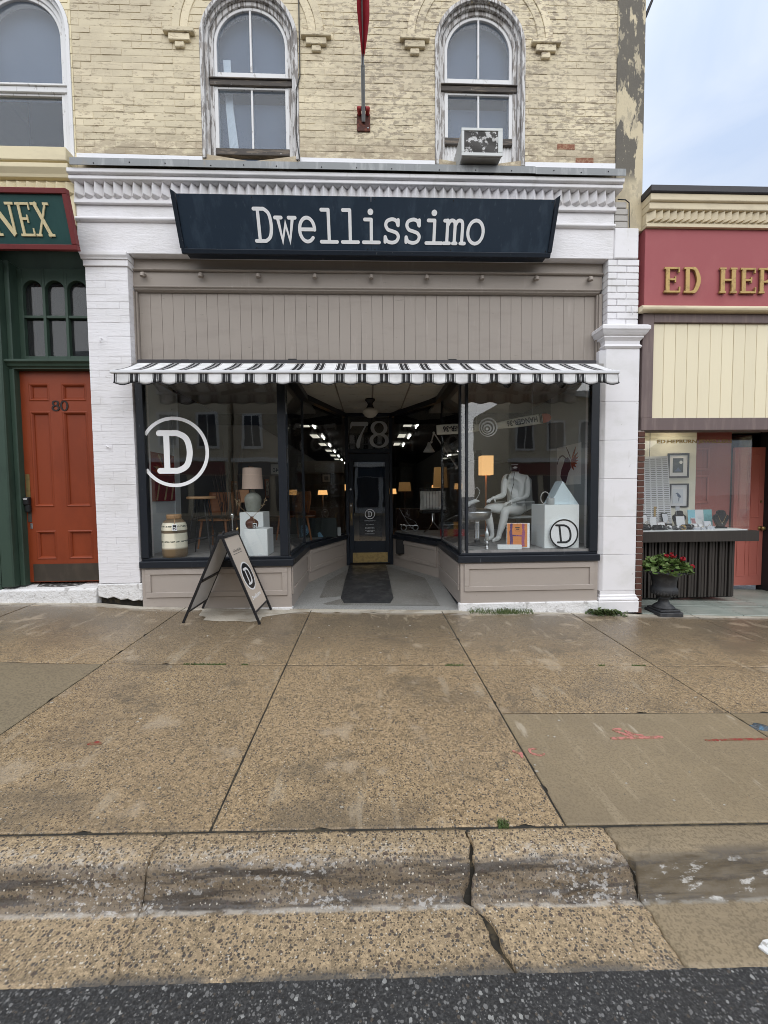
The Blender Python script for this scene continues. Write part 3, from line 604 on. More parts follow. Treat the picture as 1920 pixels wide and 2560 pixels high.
# ------------------------------------------------------------------ the shop building: upper brick wall, cornice, piers
shop = thing('shop_building', 'old yellow painted brick shop with grey shopfront between the green house and the pink jeweller', 'building', (0.05, .06, 0))
WY = .06                                                        # face of the upper wall
WINS = [(-1.285, .545, 6.50, 5.20), (1.335, .525, 6.50, 5.18)]  # centre, half width, springing, bottom
WIN0 = (-3.80, .565, 6.52, 5.14)
def ext(win, z):
    cx, a, s, b = win
    if z < b or z > s + a: return None
    h = a if z <= s else math.sqrt(max(0, a * a - (z - s) ** 2)); return cx - h, cx + h
def pieces(x0, x1, z0, z1, wins):
    """the parts of a wall rectangle left over beside arched openings, as trapezoids"""
    segs = [[(x0, x0), (x1, x1)]]
    for wn_ in wins:
        lo = ext(wn_, z0 + 1e-4); hi = ext(wn_, z1 - 1e-4); cx = wn_[0]
        if lo is None and hi is None: continue
        lo = lo or (cx, cx); hi = hi or (cx, cx); new = []
        for (a0, a1), (b0, b1) in segs:
            if b0 <= min(lo[0], hi[0]) or a0 >= max(lo[1], hi[1]): new.append([(a0, a1), (b0, b1)]); continue
            if a0 < lo[0] or a1 < hi[0]: new.append([(a0, a1), (max(a0, min(b0, lo[0])), max(a1, min(b1, hi[0])))])
            if b0 > lo[1] or b1 > hi[1]: new.append([(min(b0, max(a0, lo[1])), min(b1, max(a1, hi[1]))), (b0, b1)])
        segs = new
    return segs
def poly_of(seg, z0, z1):
    (a0, a1), (b0, b1) = seg; p = [(a0, z0), (b0, z0), (b1, z1), (a1, z1)]
    q = []
    for v in p:
        if not q or math.dist(q[-1], v) > 1e-4: q.append(v)
    if len(q) > 1 and math.dist(q[0], q[-1]) < 1e-4: q.pop()
    return q if len(q) >= 3 else None
XL, XR = -3.215, 2.935
wall = MB()
for k in range(46):
    z0 = 4.95 + k * .0755; z1 = z0 + .0755
    for s in pieces(XL, XR, z0, z1, WINS):
        p = poly_of(s, z0, z1)
        if p: wall.prism(p, WY + .003, WY + .36)
wall.build('wall', mortar, shop)
# bricks laid in stretcher bond, each its own piece up to the first 300
BL, BH, PX, PZ = .2165, .0695, .2235, .0755
def brick_mesh(l, h, seed, d=.014):
    r = random.Random(seed); j = lambda s: r.uniform(-s, s); c = .004
    x0, x1, z0, z1 = -l / 2, l / 2, -h / 2, h / 2
    back = [(x0, d, z0), (x1, d, z0), (x1, d, z1), (x0, d, z1)]
    rim = [(x0 + j(.003), .0026, z0 + j(.002)), (x1 + j(.003), .0026, z0 + j(.002)), (x1 + j(.003), .0026, z1 + j(.002)), (x0 + j(.003), .0026, z1 + j(.002))]
    face = [(x + (c if x < 0 else -c) + j(.002), j(.0016), z + (c if z < 0 else -c) + j(.0015)) for x, y, z in rim]
    mb = MB(); mb.add(back + rim + face, [(8, 9, 10, 11)] + [(4 + i, 4 + (i + 1) % 4, 8 + (i + 1) % 4, 8 + i) for i in range(4)] + [(i, (i + 1) % 4, 4 + (i + 1) % 4, 4 + i) for i in range(4)])
    return mb.mesh('brick')
def meshes(mats, l, h, n, base):
    out = []
    for i in range(n):
        me = brick_mesh(l, h, base + i); me.materials.append(mats); out.append(me)
    return out
full = meshes(brick_cream, BL, BH, 6, 10); count = 0; rest = MB()
red = meshes(brick_red, BL, BH, 2, 60)
for k in range(25):
    z0 = 5.225 + k * PZ; off = (k % 2) * PX / 2; i0 = math.floor((XL - off) / PX)
    for i in range(i0, i0 + 31):
        a = max(XL, i * PX + off + .0035); b = min(XR, i * PX + off + PX - .0035)
        if b - a < .02: continue
        for s in pieces(a, b, z0, z0 + BH, WINS):
            p = poly_of(s, z0, z0 + BH)
            if not p or max(q[0] for q in p) - min(q[0] for q in p) < .015: continue
            dy = R.uniform(-.0025, .0025)
            whole = b - a > .21 and len(p) == 4 and abs(p[0][0] - a) < .002 and abs(p[1][0] - b) < .002 and abs(p[2][0] - b) < .002 and abs(p[3][0] - a) < .002
            cx, cz = (a + b) / 2, z0 + BH / 2
            isred = (abs(cz - 5.335) < .04 and 2.50 < cx < 2.75) or (abs(cz - 5.41) < .04 and 2.05 < cx < 2.40) or (abs(cz - 5.48) < .04 and 2.2 < cx < 2.4) or (abs(cz - 5.26) < .035 and .60 < cx < .84) or (abs(cz - 5.26) < .035 and 2.55 < cx < 2.75)
            if count < 280 and whole:
                ro = place('brick', R.choice(red if isred else full), (cx, WY + dy + (.004 if isred else 0), cz), shop)
                if isred: ro['label'] = 'bare red brick where the paint has come off'
                count += 1
            elif count < 300 and z0 < 6.2:
                mb = MB(); mb.prism(p, WY + dy, WY + .014); mb.build('brick', brick_cream, shop, bevel=.003); count += 1
            else: rest.prism(p, WY + dy, WY + .014)
rest.build('brick', brick_cream, shop, bevel=.003, kind='stuff')
# peeling stucco strip at the corner and the flank of the building
cs = MB(); cs.prism([(2.935, 4.46), (3.265, 4.46), (3.265, 8.4), (2.935, 8.4)], WY - .012, WY + .5); cs.build('corner_strip', stucco, shop, bevel=.006)
fl = MB(); fl.box(2.96, 3.25, .561, 9.0, 4.2, 8.4); fl.build('flank_wall', stucco, shop)
bk = MB(); bk.box(XL, 2.96, 8.9, 9.0, 3.2, 8.4); bk.box(XL - .1, 3.26, WY + .02, 9.0, 8.401, 8.5); bk.build('roof', dark_cap, shop)
cable = MB(); cable.tube([(-.715, WY - .012, 7.3), (-.72, WY - .012, 6.1), (-.765, WY - .012, 5.95), (-.775, WY - .012, 5.45), (-.74, WY - .02, 5.2), (-.735, -.16, 5.02)], .007, 6); cable.build('cable', black_plastic, shop)

# arch rings and their stepped brackets
def arch_band(mb, win, ro, ri, y0, y1, zb_, n=28, a0=0, a1=180, dz=0.0):
    cx, _, s, _ = win; out = []; inn = []
    if zb_ is not None: out.append((cx + ro, zb_)); inn.append((cx + ri, zb_))
    for k in range(n + 1):
        t = math.radians(a0 + (a1 - a0) * k / n); out.append((cx + ro * math.cos(t), s + ro * math.sin(t) + dz)); inn.append((cx + ri * math.cos(t), s + ri * math.sin(t) + dz))
    if zb_ is not None: out.append((cx - ro, zb_)); inn.append((cx - ri, zb_))
    m = len(out); V = [(x, y0, z) for x, z in out] + [(x, y0, z) for x, z in inn] + [(x, y1, z) for x, z in out] + [(x, y1, z) for x, z in inn]; F = []
    for i in range(m - 1):
        F += [(i, i + 1, m + i + 1, m + i), (2 * m + i, 3 * m + i, 3 * m + i + 1, 2 * m + i + 1), (i, 2 * m + i, 2 * m + i + 1, i + 1), (m + i, m + i + 1, 3 * m + i + 1, 3 * m + i)]
    F += [(0, m, 3 * m, 2 * m), (m - 1, 3 * m - 1, 4 * m - 1, 2 * m - 1)]
    return mb.add(V, F)
def bracket(cx, zt, owner):
    root = MB(); root.box(cx - .168, cx + .168, WY - .052, WY + .01, zt - .05, zt); b = root.build('bracket', brick_cream, owner, bevel=.006)
    s = MB(); s.box(cx - .115, cx + .115, WY - .036, WY + .01, zt - .125, zt - .0505); s.build('bracket_block', brick_cream, b, bevel=.006)
    s = MB(); s.box(cx - .052, cx + .052, WY - .026, WY + .01, zt - .19, zt - .1255); s.build('bracket_foot', brick_cream, b, bevel=.008)
for win, owner in ((WINS[0], shop), (WINS[1], shop)):
    z0 = 6.555
    for ro, ri, y in ((.84, .755, WY - .016), (.753, .665, WY - .009)):
        mb = MB(); arch_band(mb, (win[0], 0, z0, 0), ro, ri, y, WY + .008, None, 30); mb.build('arch_ring', brick_cream, owner, bevel=.004)
    for sgn in (-1, 1): bracket(win[0] + sgn * .755, 6.553, owner)

# arched sash windows
def sash_window(win, owner, fmat=peeling, gone_wrong=False, ac=False, style='old'):
    cx, a, s, zb0 = win
    fr = MB()
    for (o, i, y0, y1) in ((a - .002, a - .042, WY - .012, WY + .2), (a - .043, a - .078, WY + .03, WY + .2), (a - .079, a - .125, WY + .065, WY + .2)): arch_band(fr, win, o, i, y0, y1, zb0)
    f = fr.build('window', fmat, owner, bevel=.003)
    gi = a - .125; gy = WY + .10
    zr = 6.065 if style == 'old' else 5.935
    # upper sash: bent rail, stiles and muntin
    us = MB(); arch_band(us, win, gi, gi - .035, gy - .018, gy + .03, zr + .03); us.box(cx - gi + .035, cx + gi - .035, gy - .016, gy + .028, zr + .085, zr + .15 if style == 'old' else zr + .11)
    us.build('upper_sash', sash_white, f, bevel=.003)
    mr = MB(); mr.box(cx - gi - .045, cx + gi + .045, gy - .05, gy + .05, zr - .02, zr + .04); mr.box(cx - gi - .06, cx + gi + .06, gy - .065, gy + .05, zr + .0405, zr + .056); mr.build('meeting_rail', old_wood if style == 'old' else sash_white, f, bevel=.004)
    zl = zb0 + (.17 if not ac else .36)
    ls = MB(); ls.box(cx - gi, cx - gi + .04, gy - .03, gy + .03, zl, zr - .02); ls.box(cx + gi - .04, cx + gi, gy - .03, gy + .03, zl, zr - .02); ls.box(cx - gi + .0402, cx + gi - .0402, gy - .028, gy + .028, zr - .045, zr - .0205); ls.build('lower_sash', sash_white, f, bevel=.003)
    br = MB(); br.box(cx - gi, cx + gi, gy - .036, gy + .034, zl - .075, zl - .0005); br.build('bottom_rail', old_wood, f, bevel=.004)
    mu = MB(); mu.box(cx - .011, cx + .011, gy - .02, gy + .02, zr + .15, s + gi - .036); mu.box(cx - .011, cx + .011, gy - .02, gy + .02, zr + .0565, zr + .0845); mu.box(cx - .011, cx + .011, gy - .022, gy + .02, zl, zr - .0455)
    if style == 'old': mu.build('muntin', sash_white, f, bevel=.002)
    r = gi - .036
    for sg in (-1, 1):
        arc = [(cx + sg * r * math.cos(t), s + r * math.sin(t)) for t in lin(0, math.radians(88), 12)]
        p = [(cx + sg * .0, zr + .06), (cx + sg * r, zr + .06)] + arc + [(cx, s + r)]
        g = MB(); g.prism(p, gy + .004, gy + .008); g.build('pane', upper_glass, f)
        g = MB(); g.box(*sorted((cx, cx + sg * (gi - .041))), gy - .004, gy, zl, zr - .046); g.build('pane', upper_glass, f)
    bl = MB(); arcp = [(cx + (a - .02) * math.cos(t), s + (a - .02) * math.sin(t)) for t in lin(0, math.pi, 16)]
    if style == 'old':
        bl.prism([(cx + a - .02, zr + .16), *arcp, (cx - a + .02, zr + .16)], WY + .215, WY + .222)
        bl.box(cx - a + .02, cx + a - .02, WY + .205, WY + .212, zb0, zr - .09)
    else: bl.prism([(cx + a - .02, zr + .02), *arcp, (cx - a + .02, zr + .02)], WY + .215, WY + .222)
    bl.build('blind', blind, f)
    bx = MB(); bx.box(cx - a - .05, cx + a + .05, WY + .9, WY + .92, zb0 - .1, s + a + .1); bx.build('room_dark', dark_void, f)
    return f, gi, gy, zl
win_a = sash_window(WINS[0], shop); win_b = sash_window(WINS[1], shop, ac=True)
cu = MB()
for k in range(7):
    x = -1.63 + k * .012; cu.tube([(x, WY + .195, 6.45), (x + .02, WY + .19, 5.9), (x + .055 + k * .004, WY + .195, 5.36)], .010, 5)
cu.build('curtain', disp_white, win_a[0])
# corrugated filler either side of the air conditioner
fl = MB(); f, gi, gy, zl = win_b; n = 40
zz = [(1.335 - gi + 2 * gi * i / n, gy + (.006 if i % 2 else -.006)) for i in range(n + 1)]
fl.add([(x, y, 5.19) for x, y in zz] + [(x, y, zl - .076) for x, y in zz], [(i, i + 1, n + 2 + i, n + 1 + i) for i in range(n)]); fl.build('corrugated_filler', sash_white, f, recalc=False)

# white flashing upstand, lead flashing, moulded cornice
for a, b in ((XL, WINS[0][0] - WINS[0][1] - .003), (WINS[0][0] + WINS[0][1] + .003, WINS[1][0] - WINS[1][1] - .003), (WINS[1][0] + WINS[1][1] + .003, XR)): up = MB(); up.prism([(a, 5.13), (b, 5.13), (b, 5.222 + R.uniform(-.008, .008)), (a, 5.225)], WY - .006, WY + .004); up.build('upstand', white_flash, shop)
segs = [XL + .06, -1.9, -.73, .55, 1.9, XR]
for a, b in zip(segs, segs[1:]):
    fm = MB(); j = R.uniform(-.006, .006)
    fm.prism([(WY - .007, 5.150), (-.150, 5.012 + j), (-.153, 4.935 + j), (-.148, 4.935 + j), (-.145, 5.004 + j), (WY - .007, 5.135)], a + .001, b - .001, 'x'); fm.build('flashing', flash_metal, shop)
sp = MB()
for k, (a, b) in enumerate(zip(segs, segs[1:])):
    for t in (.2, .5, .8): sp.ball((a + (b - a) * t, -.153, 4.965 + R.uniform(-.01, .01)), .007, 6, 4)
sp.build('flashing_nail', dark_cap, shop, kind='stuff')
cn = MB()
for prof in ([(WY, 4.930), (-.128, 4.930), (-.128, 4.888), (-.110, 4.876), (WY, 4.876)], [(WY, 4.8755), (-.098, 4.8755), (-.104, 4.858), (-.104, 4.835), (-.085, 4.826), (WY, 4.826)]): cn.prism(prof, XL + .005, XR, 'x')
cn.build('cornice_moulding', white_smooth, shop, bevel=.004)
dbk = MB(); dbk.prism([(.30, 4.8255), (-.018, 4.8255), (-.018, 4.673), (.30, 4.673)], XL + .005, XR - .04, 'x'); dbk.build('dentil_backing', white_smooth, shop)
def dentil_mesh(w, h, d, m, seed):
    r = random.Random(seed); j = lambda: r.uniform(-.003, .003)
    mb = MB(); a = w / 2
    V = [(-a, 0, h / 2), (a, 0, h / 2), (j(), -d, h / 2), (-a, 0, -h / 2 + .034 + j()), (a, 0, -h / 2 + .034 + j()), (j(), -d, -h / 2 + .03 + j()), (0, 0, -h / 2)]
    mb.add(V, [(0, 1, 2), (0, 2, 5, 3), (1, 4, 5, 2), (3, 5, 6), (4, 6, 5), (0, 3, 6, 4, 1)]); me = mb.mesh('dentil', bevel=.002); me.materials.append(m); return me
dm = [dentil_mesh(.1005, .152, .066, white_smooth, i) for i in range(4)]
n = 59; x0 = XL + .06; st = (XR - .09 - x0) / (n - 1)
for i in range(n): place('dentil', R.choice(dm), (x0 + i * st, -.018, 4.7495), shop)
fz = MB(); fz.prism([(.30, 4.6725), (-.034, 4.6725), (-.034, 4.630), (.30, 4.630)], XL + .005, XR - .03, 'x'); fz.build('cornice_band', white_smooth, shop, bevel=.004)
fz = MB(); fz.box(XL + .005, XR - .035, 0, .30, 4.11, 4.6295); fz.build('frieze', white_paint, shop, bevel=.004)
rl = MB(); rl.prism([(-.0005, 4.500), (-.018, 4.494), (-.034, 4.480), (-.034, 4.462), (-.018, 4.446), (-.0005, 4.442)], XL + .005, XR - .035, 'x'); rl.build('rail_moulding', white_smooth, shop, bevel=.003)
cb = MB(); cb.box(2.902, 3.19, -.012, .3, 4.112, 4.458); cb.build('corner_block', white_smooth, shop, bevel=.008)
for k in range(4):
    q = MB(); q.box(2.905, 3.065 - (.02 if k == 3 else 0), -.002, .2, 4.462 + k * .075, 4.462 + k * .075 + .069); q.build('quoin_brick', mat('grey_white_brick%d' % k, (.46, .44, .41), .85, bump=[('noise', 50, .5, .006)]), shop, bevel=.006)
cl = MB(); cl.tube([(2.93, -.012, 4.775), (3.02, -.012, 4.772), (3.065, -.012, 4.74), (3.072, -.012, 4.46)], .006, 6); cl.build('conduit', black_plastic, shop)

# left pier
pier = MB(); pier.box(-3.13, -2.69, .012, .34, .38, 3.962); pier = pier.build('pier', white_paint, shop)
pb = MB()
for k in range(47):
    z0 = .384 + k * .0761; cuts = [-3.142, -3.142 + (.105 if k % 2 else .215), -2.678 - (.105 if k % 2 else .0), -2.678]
    cuts = sorted(set(round(c, 4) for c in cuts))
    for a, b in zip(cuts, cuts[1:]):
        dy = R.uniform(-.0016, .0016); pb.box(a + .0002, b - .0002, dy, .33, z0 + .0004, z0 + .0757)
pb.build('brick', white_paint, pier, bevel=.0016, kind='stuff')
cp = MB(); cp.prism([(.34, 4.108), (-.045, 4.108), (-.045, 4.07), (-.028, 4.045), (-.028, 4.032), (.34, 4.032)], -3.17, -2.66, 'x'); cp.build('pier_cap', white_smooth, pier, bevel=.004)
cp = MB(); cp.box(-3.155, -2.665, -.016, .34, 3.964, 4.0315); cp.build('pier_neck', white_smooth, pier, bevel=.004)
bs = MB(); pts = [(-3.155, .232), (-3.05, .205), (-2.98, .222), (-2.90, .185), (-2.82, .195), (-2.76, .168), (-2.70, .178), (-2.652, .172), (-2.652, .376), (-3.155, .376)]
bs.prism(pts, -.012, .33); bs.build('pier_base', white_stone, pier, bevel=.012, seg=2)
gp = MB(); gp.box(-3.16, -2.66, .06, .33, .02, .24); gp.build('footing', joint_dark, pier)
hk = MB(); hk.tube([(-2.99, -.002, 3.17), (-2.99, -.03, 3.17), (-2.99, -.035, 3.13), (-2.985, -.02, 3.115)], .006, 6); hk.build('hook', white_smooth, pier)
hk = MB(); hk.tube([(-2.99, .0, 1.965), (-2.97, -.03, 1.96), (-2.945, -.02, 1.945)], .008, 6); hk.build('hook', white_smooth, pier)

# right pier: visible bricks above, moulded cap, smooth shaft, stepped base
rp_ = MB(); rp_.box(2.84, 3.20, .012, .34, 3.30, 4.11); rp_ = rp_.build('pilaster', white_smooth, shop)
for k in range(10):
    z0 = 3.345 + k * .0762; cuts = [2.832, 2.945, 3.212] if k % 2 else [2.832, 3.06, 3.212]
    for a, b in zip(cuts, cuts[1:]):
        q = MB(); q.box(a + .003, b - .003, R.uniform(-.003, .003), .3, z0 + .003, z0 + .0732); q.build('brick', white_smooth, rp_, bevel=.006)
# moulded cap as stacked mitred boxes
def cap_ring(mb, x0, x1, prof, yb):
    """profile (out, z) swept round front and both sides"""
    V = []; m = len(prof)
    for o, z in prof: V += [(x0 - o, yb, z), (x0 - o, -o, z), (x1 + o, -o, z), (x1 + o, yb, z)]
    F = [(4 * k + i, 4 * k + i + 1, 4 * k + 5 + i, 4 * k + 4 + i) for k in range(m - 1) for i in range(3)] + [(0, 3, 2, 1), tuple(4 * (m - 1) + i for i in range(4))]
    F += [(4 * k + 3, 4 * k, 4 * k + 4, 4 * k + 7) for k in range(m - 1)]
    return mb.add(V, F)
cc = MB(); cap_ring(cc, 2.815, 3.228, [(.0, 3.075), (.012, 3.085), (.022, 3.10), (.012, 3.118), (.002, 3.13), (.004, 3.165), (.02, 3.185), (.032, 3.20), (.030, 3.215), (.045, 3.225), (.062, 3.25), (.075, 3.275), (.082, 3.278), (.082, 3.315), (.060, 3.335), (.0, 3.343)], .34); cc.build('pilaster_cap', white_smooth, rp_)
zz = [.175, .62, 1.08, 1.54, 2.0, 2.46, 3.0745]
for a, b in zip(zz, zz[1:]):
    q = MB(); q.prism([(2.775, .34), (2.775, .06), (2.83, .0), (3.236, .0), (3.236, .34)], a + .0012, b - .0012, 'z'); q.build('shaft_block', white_smooth, rp_, bevel=.004)
bb = MB(); cap_ring(bb, 2.80, 3.236, [(.026, -.085), (.03, .045), (.022, .056), (.03, .068), (.026, .085), (.012, .10), (.012, .118), (.0, .132), (.0, .1745)], .34); bb.build('pilaster_base', white_smooth, rp_)
hk = MB(); hk.tube([(3.135, -.003, 3.56), (3.12, -.03, 3.54), (3.12, -.03, 3.48), (3.125, -.018, 3.465)], .006, 6); hk.build('hook', white_smooth, rp_)

# ------------------------------------------------------------------ grey fascia with boards above the awning
def tp(mb, name='trim', m=taupe, parent=shop, bevel=.003): return mb.build(name, m, parent, bevel=bevel)
q = MB(); q.box(-2.70, 2.83, .10, .30, 3.99, 4.108); tp(q, 'soffit_board')
q = MB(); q.prism([(.30, 3.9895), (.075, 3.9895), (.07, 3.982), (.082, 3.968), (.30, 3.968)], -2.688, 2.828, 'x'); tp(q, 'drip_moulding')
q = MB(); q.box(-2.688, 2.826, .104, .30, 3.805, 3.9675); tp(q, 'fascia_board')
q = MB(); q.prism([(.30, 3.8045), (.082, 3.8045), (.082, 3.79), (.10, 3.776), (.10, 3.768), (.128, 3.752), (.30, 3.752)], -2.672, 2.80, 'x'); tp(q, 'panel_moulding')
for a, b, y in ((-2.688, -2.668, .09), (-2.667, -2.648, .115), (2.770, 2.788, .115), (2.789, 2.828, .09)):
    q = MB(); q.box(a, b, y, .30, 2.88, 3.7515); tp(q, 'side_trim')
pw = .1288; npk = 42
for i in range(npk):
    a = -2.647 + i * (5.416 / npk); q = MB(); y = .15 + R.uniform(-.001, .001)
    q.box(a + .0012, a + 5.416 / npk - .0012, y, .18, 2.86, 3.7515); q.build('plank', taupe, shop, bevel=.0016)
q = MB(); q.box(-2.66, 2.80, .182, .31, 2.86, 3.75); q.build('plank_backing', dark_void, shop)
for i in range(9):
    x = -2.545 + i * .6505
    q = MB(); q.tube([(x, .105, 3.925), (x, .065, 3.925), (x, .05, 3.916), (x, .046, 3.885)], [.021, .022, .023, .024], 10); q.build('lamp_socket', taupe, shop)

q = MB(); q.tube([(3.262, .16, 6.86), (3.31, .12, 6.95), (3.36, .06, 7.10), (3.40, .0, 7.3)], [.022, .018, .014, .012], 8); wb = q.build('wire_bracket', dark_cap, shop)
# ------------------------------------------------------------------ shop windows, entry recess and door
EL, ER = Vector((-.93, 1.32)), Vector((1.085, 1.50)); JL, JR = Vector((-.43, 2.72)), Vector((.44, 2.72))
FL_, FR_ = Vector((-.93, .0)), Vector((1.085, .0))
CEIL = 2.86
def seg_frame(a, b):
    """local frame on the plan line a-b: u along, n towards the inside of the shop window"""
    a, b = Vector(a), Vector(b); u = (b - a).normalized(); return u
def seg_box(mb, a, b, n0, n1, z0, z1, s0=0.0, s1=None, side=1):
    a, b = Vector(a), Vector(b); u = (b - a).normalized(); nrm = Vector((-u.y, u.x)) * side; L = (b - a).length; s1 = L if s1 is None else s1
    p = [a + u * s + nrm * t for s, t in ((s0, n0), (s1, n0), (s1, n1), (s0, n1))]
    return mb.prism([(q.x, q.y) for q in p], z0, z1, 'z')
def riser(a, b, z0, side, s0=.045, s1=None, gap=.05):
    L = (Vector(b) - Vector(a)).length; s1 = L - .045 if s1 is None else s1
    m = MB(); seg_box(m, a, b, 0, .05, z0, .553, .0505 if Vector(a) == FL_ else 0, L - .0505 if Vector(b) == FR_ else L, side); r = m.build('stall_riser', taupe_low, shop)
    zt, zb_ = .535, z0 + .125 if z0 > .05 else .215
    zb_ = .205 if z0 < .15 else .18
    f = MB(); w = .06
    for (x0, x1, y0, y1) in ((s0, s1, zt - w, zt), (s0, s1, zb_, zb_ + w), (s0, s0 + w, zb_ + w + .0004, zt - w - .0004), (s1 - w, s1, zb_ + w + .0004, zt - w - .0004)): seg_box(f, a, b, -.016, -.001, y0, y1, x0, x1, side)
    f.build('panel_frame', taupe_low, r, bevel=.003)
    return r
riser((-2.655, 0), (-.93, 0), .06, 1); riser((1.085, 0), (2.765, 0), .06, 1)
riser(FL_, EL, .035, 1, .03, 1.30); riser(EL, JL, .035, 1); riser(ER, FR_, .035, 1, .03, 1.45); riser(JR, ER, .035, 1)
# white plinth strip under the right riser
q = MB(); q.prism([(1.06, -.012), (1.93, -.03), (2.77, -.035), (2.77, .05), (1.06, .05)], -.12, .062, 'z'); q.build('plinth', white_stone, shop, bevel=.01)
q = MB(); q.prism([(-2.66, -.008), (-.92, -.012), (-.92, .05), (-2.66, .05)], -.02, .062, 'z'); q.build('plinth', white_stone, shop, bevel=.006)
# black sills
def sill(a, b, side, ext0=0, ext1=0):
    m = MB(); L = (Vector(b) - Vector(a)).length; seg_box(m, a, b, -.035, .10, .554, .632, -ext0, L + ext1, side); o = m.build('sill', black_frame, shop, bevel=.006)
    m = MB(); seg_box(m, a, b, .03, .085, .6325, .662, 0, L, side); m.build('bottom_bead', black_frame, o, bevel=.004); return o
sill((-2.665, 0), (-.93, 0), 1, 0, .035); sill((1.085, 0), (2.775, 0), 1, .035, 0)
sill(FL_ + Vector((0, .101)), EL, 1, 0, .0); sill(EL, JL, 1, -.001); sill(ER, FR_ + Vector((0, .101)), 1); sill(JR, ER, 1)
# glass panes; each is a shop window with its frame members as parts
def shop_window(a, b, side, posts, top=2.80, label=None):
    L = (Vector(b) - Vector(a)).length
    m = MB(); seg_box(m, a, b, .052, .060, .6625, top - .0005, .02, L - .02, side); w = m.build('shop_window', window_glass, shop)
    m = MB(); seg_box(m, a, b, .025, .09, top, CEIL - .001, 0, L, side); m.build('top_rail', black_frame, w, bevel=.003)
    for s0, s1, n0, n1 in posts:
        m = MB(); seg_box(m, a, b, n0, n1, .6628, top - .0005, s0, s1, side); m.build('post', black_frame, w, bevel=.005)
    return w
SWL = shop_window((-2.665, 0), (-.93, 0), 1, [(.0, .085, .02, .11), (1.605, 1.70, .035, .10)])
SWR = shop_window((1.085, 0), (2.775, 0), 1, [(-.005, .02, .02, .10), (.072, .105, .035, .10), (1.59, 1.69, .02, .11)])
S1 = shop_window(FL_ + Vector((0, .12)), EL, 1, [(0, .03, .03, .08)]); S2 = shop_window(EL, JL, 1, [(.0, .018, .04, .08)])
S3 = shop_window(ER, FR_ + Vector((0, .12)), 1, [(0, .018, .04, .08)]); S4 = shop_window(JR, ER, 1, [])
sg = MB(); sg.box(-1.005, -.985, .11, .125, 1.15, 2.7); sg.build('silicone_trim', steel, SWL)

# ceilings: panelled over the entry, dark over the displays and shop
ce = MB(); ce.prism([(-.93, .02), (1.085, .02), (1.085, 1.50), (.44, 2.72), (-.43, 2.72), (-.93, 1.32)], CEIL + .02, CEIL + .05, 'z'); ceil_o = ce.build('entry_ceiling', taupe, shop)
ceil_m = mat('ceiling_panel_paint', (.66, .65, .60), .6, rand=.04, layers=[('noise', (9, 9, 9), .58, .68, (.30, .28, .25), .5)], bump=[('noise', 20, .1, .004)])
ys = [.03, .42, .88, 1.34, 1.80, 2.26, 2.70]; xs = [-.92, -.44, .07, .58, 1.075]
def hx(y):
    l = -.93 if y < 1.32 else -.93 + .5 * (y - 1.32) / 1.40; r = 1.085 if y < 1.5 else 1.085 - .645 * (y - 1.5) / 1.22; return l + .006, r - .006
for y0, y1 in zip(ys, ys[1:]):
    for x0, x1 in zip(xs, xs[1:]):
        a, b = y0 + .012, y1 - .012; la, ra = hx(a); lb, rb = hx(b)
        p = [(max(x0 + .012, la), a), (min(x1 - .012, ra), a), (min(x1 - .012, rb), b), (max(x0 + .012, lb), b)]
        if p[1][0] - p[0][0] < .05: continue
        if p[2][0] - p[3][0] < .03: p = [p[0], p[1], ((p[2][0] + p[3][0]) / 2, b)] if p[2][0] > p[3][0] else [p[0], p[1], (p[0][0] if x0 < 0 and False else (p[1][0] if x0 < 0 else p[0][0]), a + .12)]
        q = MB(); q.prism(p, CEIL + .004, CEIL + .0195, 'z'); q.build('ceiling_panel', ceil_m, ceil_o, bevel=.003)
for a, b in ((FL_, EL), (EL, JL), (JR, ER), (ER, FR_)): bm_ = MB(); seg_box(bm_, a, b, -.04, .0245, CEIL - .075, CEIL + .0035, 0, (b - a).length, 1); bm_.build('head_beam', black_frame, shop)
dc = MB(); dc.box(-2.70, -.96, .02, 2.8, CEIL, CEIL + .05); dc.box(1.12, 2.9, .02, 2.8, CEIL, CEIL + .05); dc.build('display_ceiling', mat('display_ceiling_paint', (.30, .29, .275), .7), shop)
ib = MB(); ib.box(-2.76, 2.96, 2.75, 22.0, 3.12, 3.2); ib.box(-2.76, -.47, 2.72, 2.76, CEIL - .2, 3.12); ib.box(.48, 2.96, 2.72, 2.76, CEIL - .2, 3.12); ib.build('shop_ceiling', dark_void, shop)
iw = MB(); iw.box(-2.82, -2.76, 1.25, 22, -.1, 3.2); iw.box(2.925, 2.975, 1.601, 22, -.1, 3.2); iw.box(-2.8, 2.96, 22, 22.1, -.1, 3.2); iw.build('shop_wall', int_wall, shop)
fo = MB(); fo.box(-2.80, 2.95, 2.80, 22, .0, .07); fo.build('shop_floor', mat('shop_floor_wood', (.055, .043, .033), .35), shop)
for x0, x1 in ((-2.82, -2.755), (2.90, 2.975)):
    q = MB(); q.box(x0, x1, .115, 1.249 if x0 < 0 else 1.60, .5, 2.859); q.build('display_wall', disp_white if x0 < 0 else mat('display_wall_grey', (.40, .435, .45), .6), shop)
q = MB(); q.prism([(-2.755, .05), (-.98, .05), (-.98, 1.33), (-.47, 2.76), (-2.755, 2.76)], .56, .652, 'z'); q.build('display_deck', deck_grey, shop)
q = MB(); q.prism([(1.135, .05), (2.90, .05), (2.90, 2.76), (.49, 2.76), (1.135, 1.51)], .56, .690, 'z'); q.build('display_deck', deck_grey, shop)
q = MB(); q.box(-2.754, -2.735, 1.05, 1.12, .653, 2.6); q.box(-2.754, -2.735, .118, .15, .653, 2.6); q.build('wall_batten', disp_white, shop)
q = MB(); q.box(2.875, 2.899, .118, .16, .691, 2.5); q.build('wall_batten', disp_white, shop)

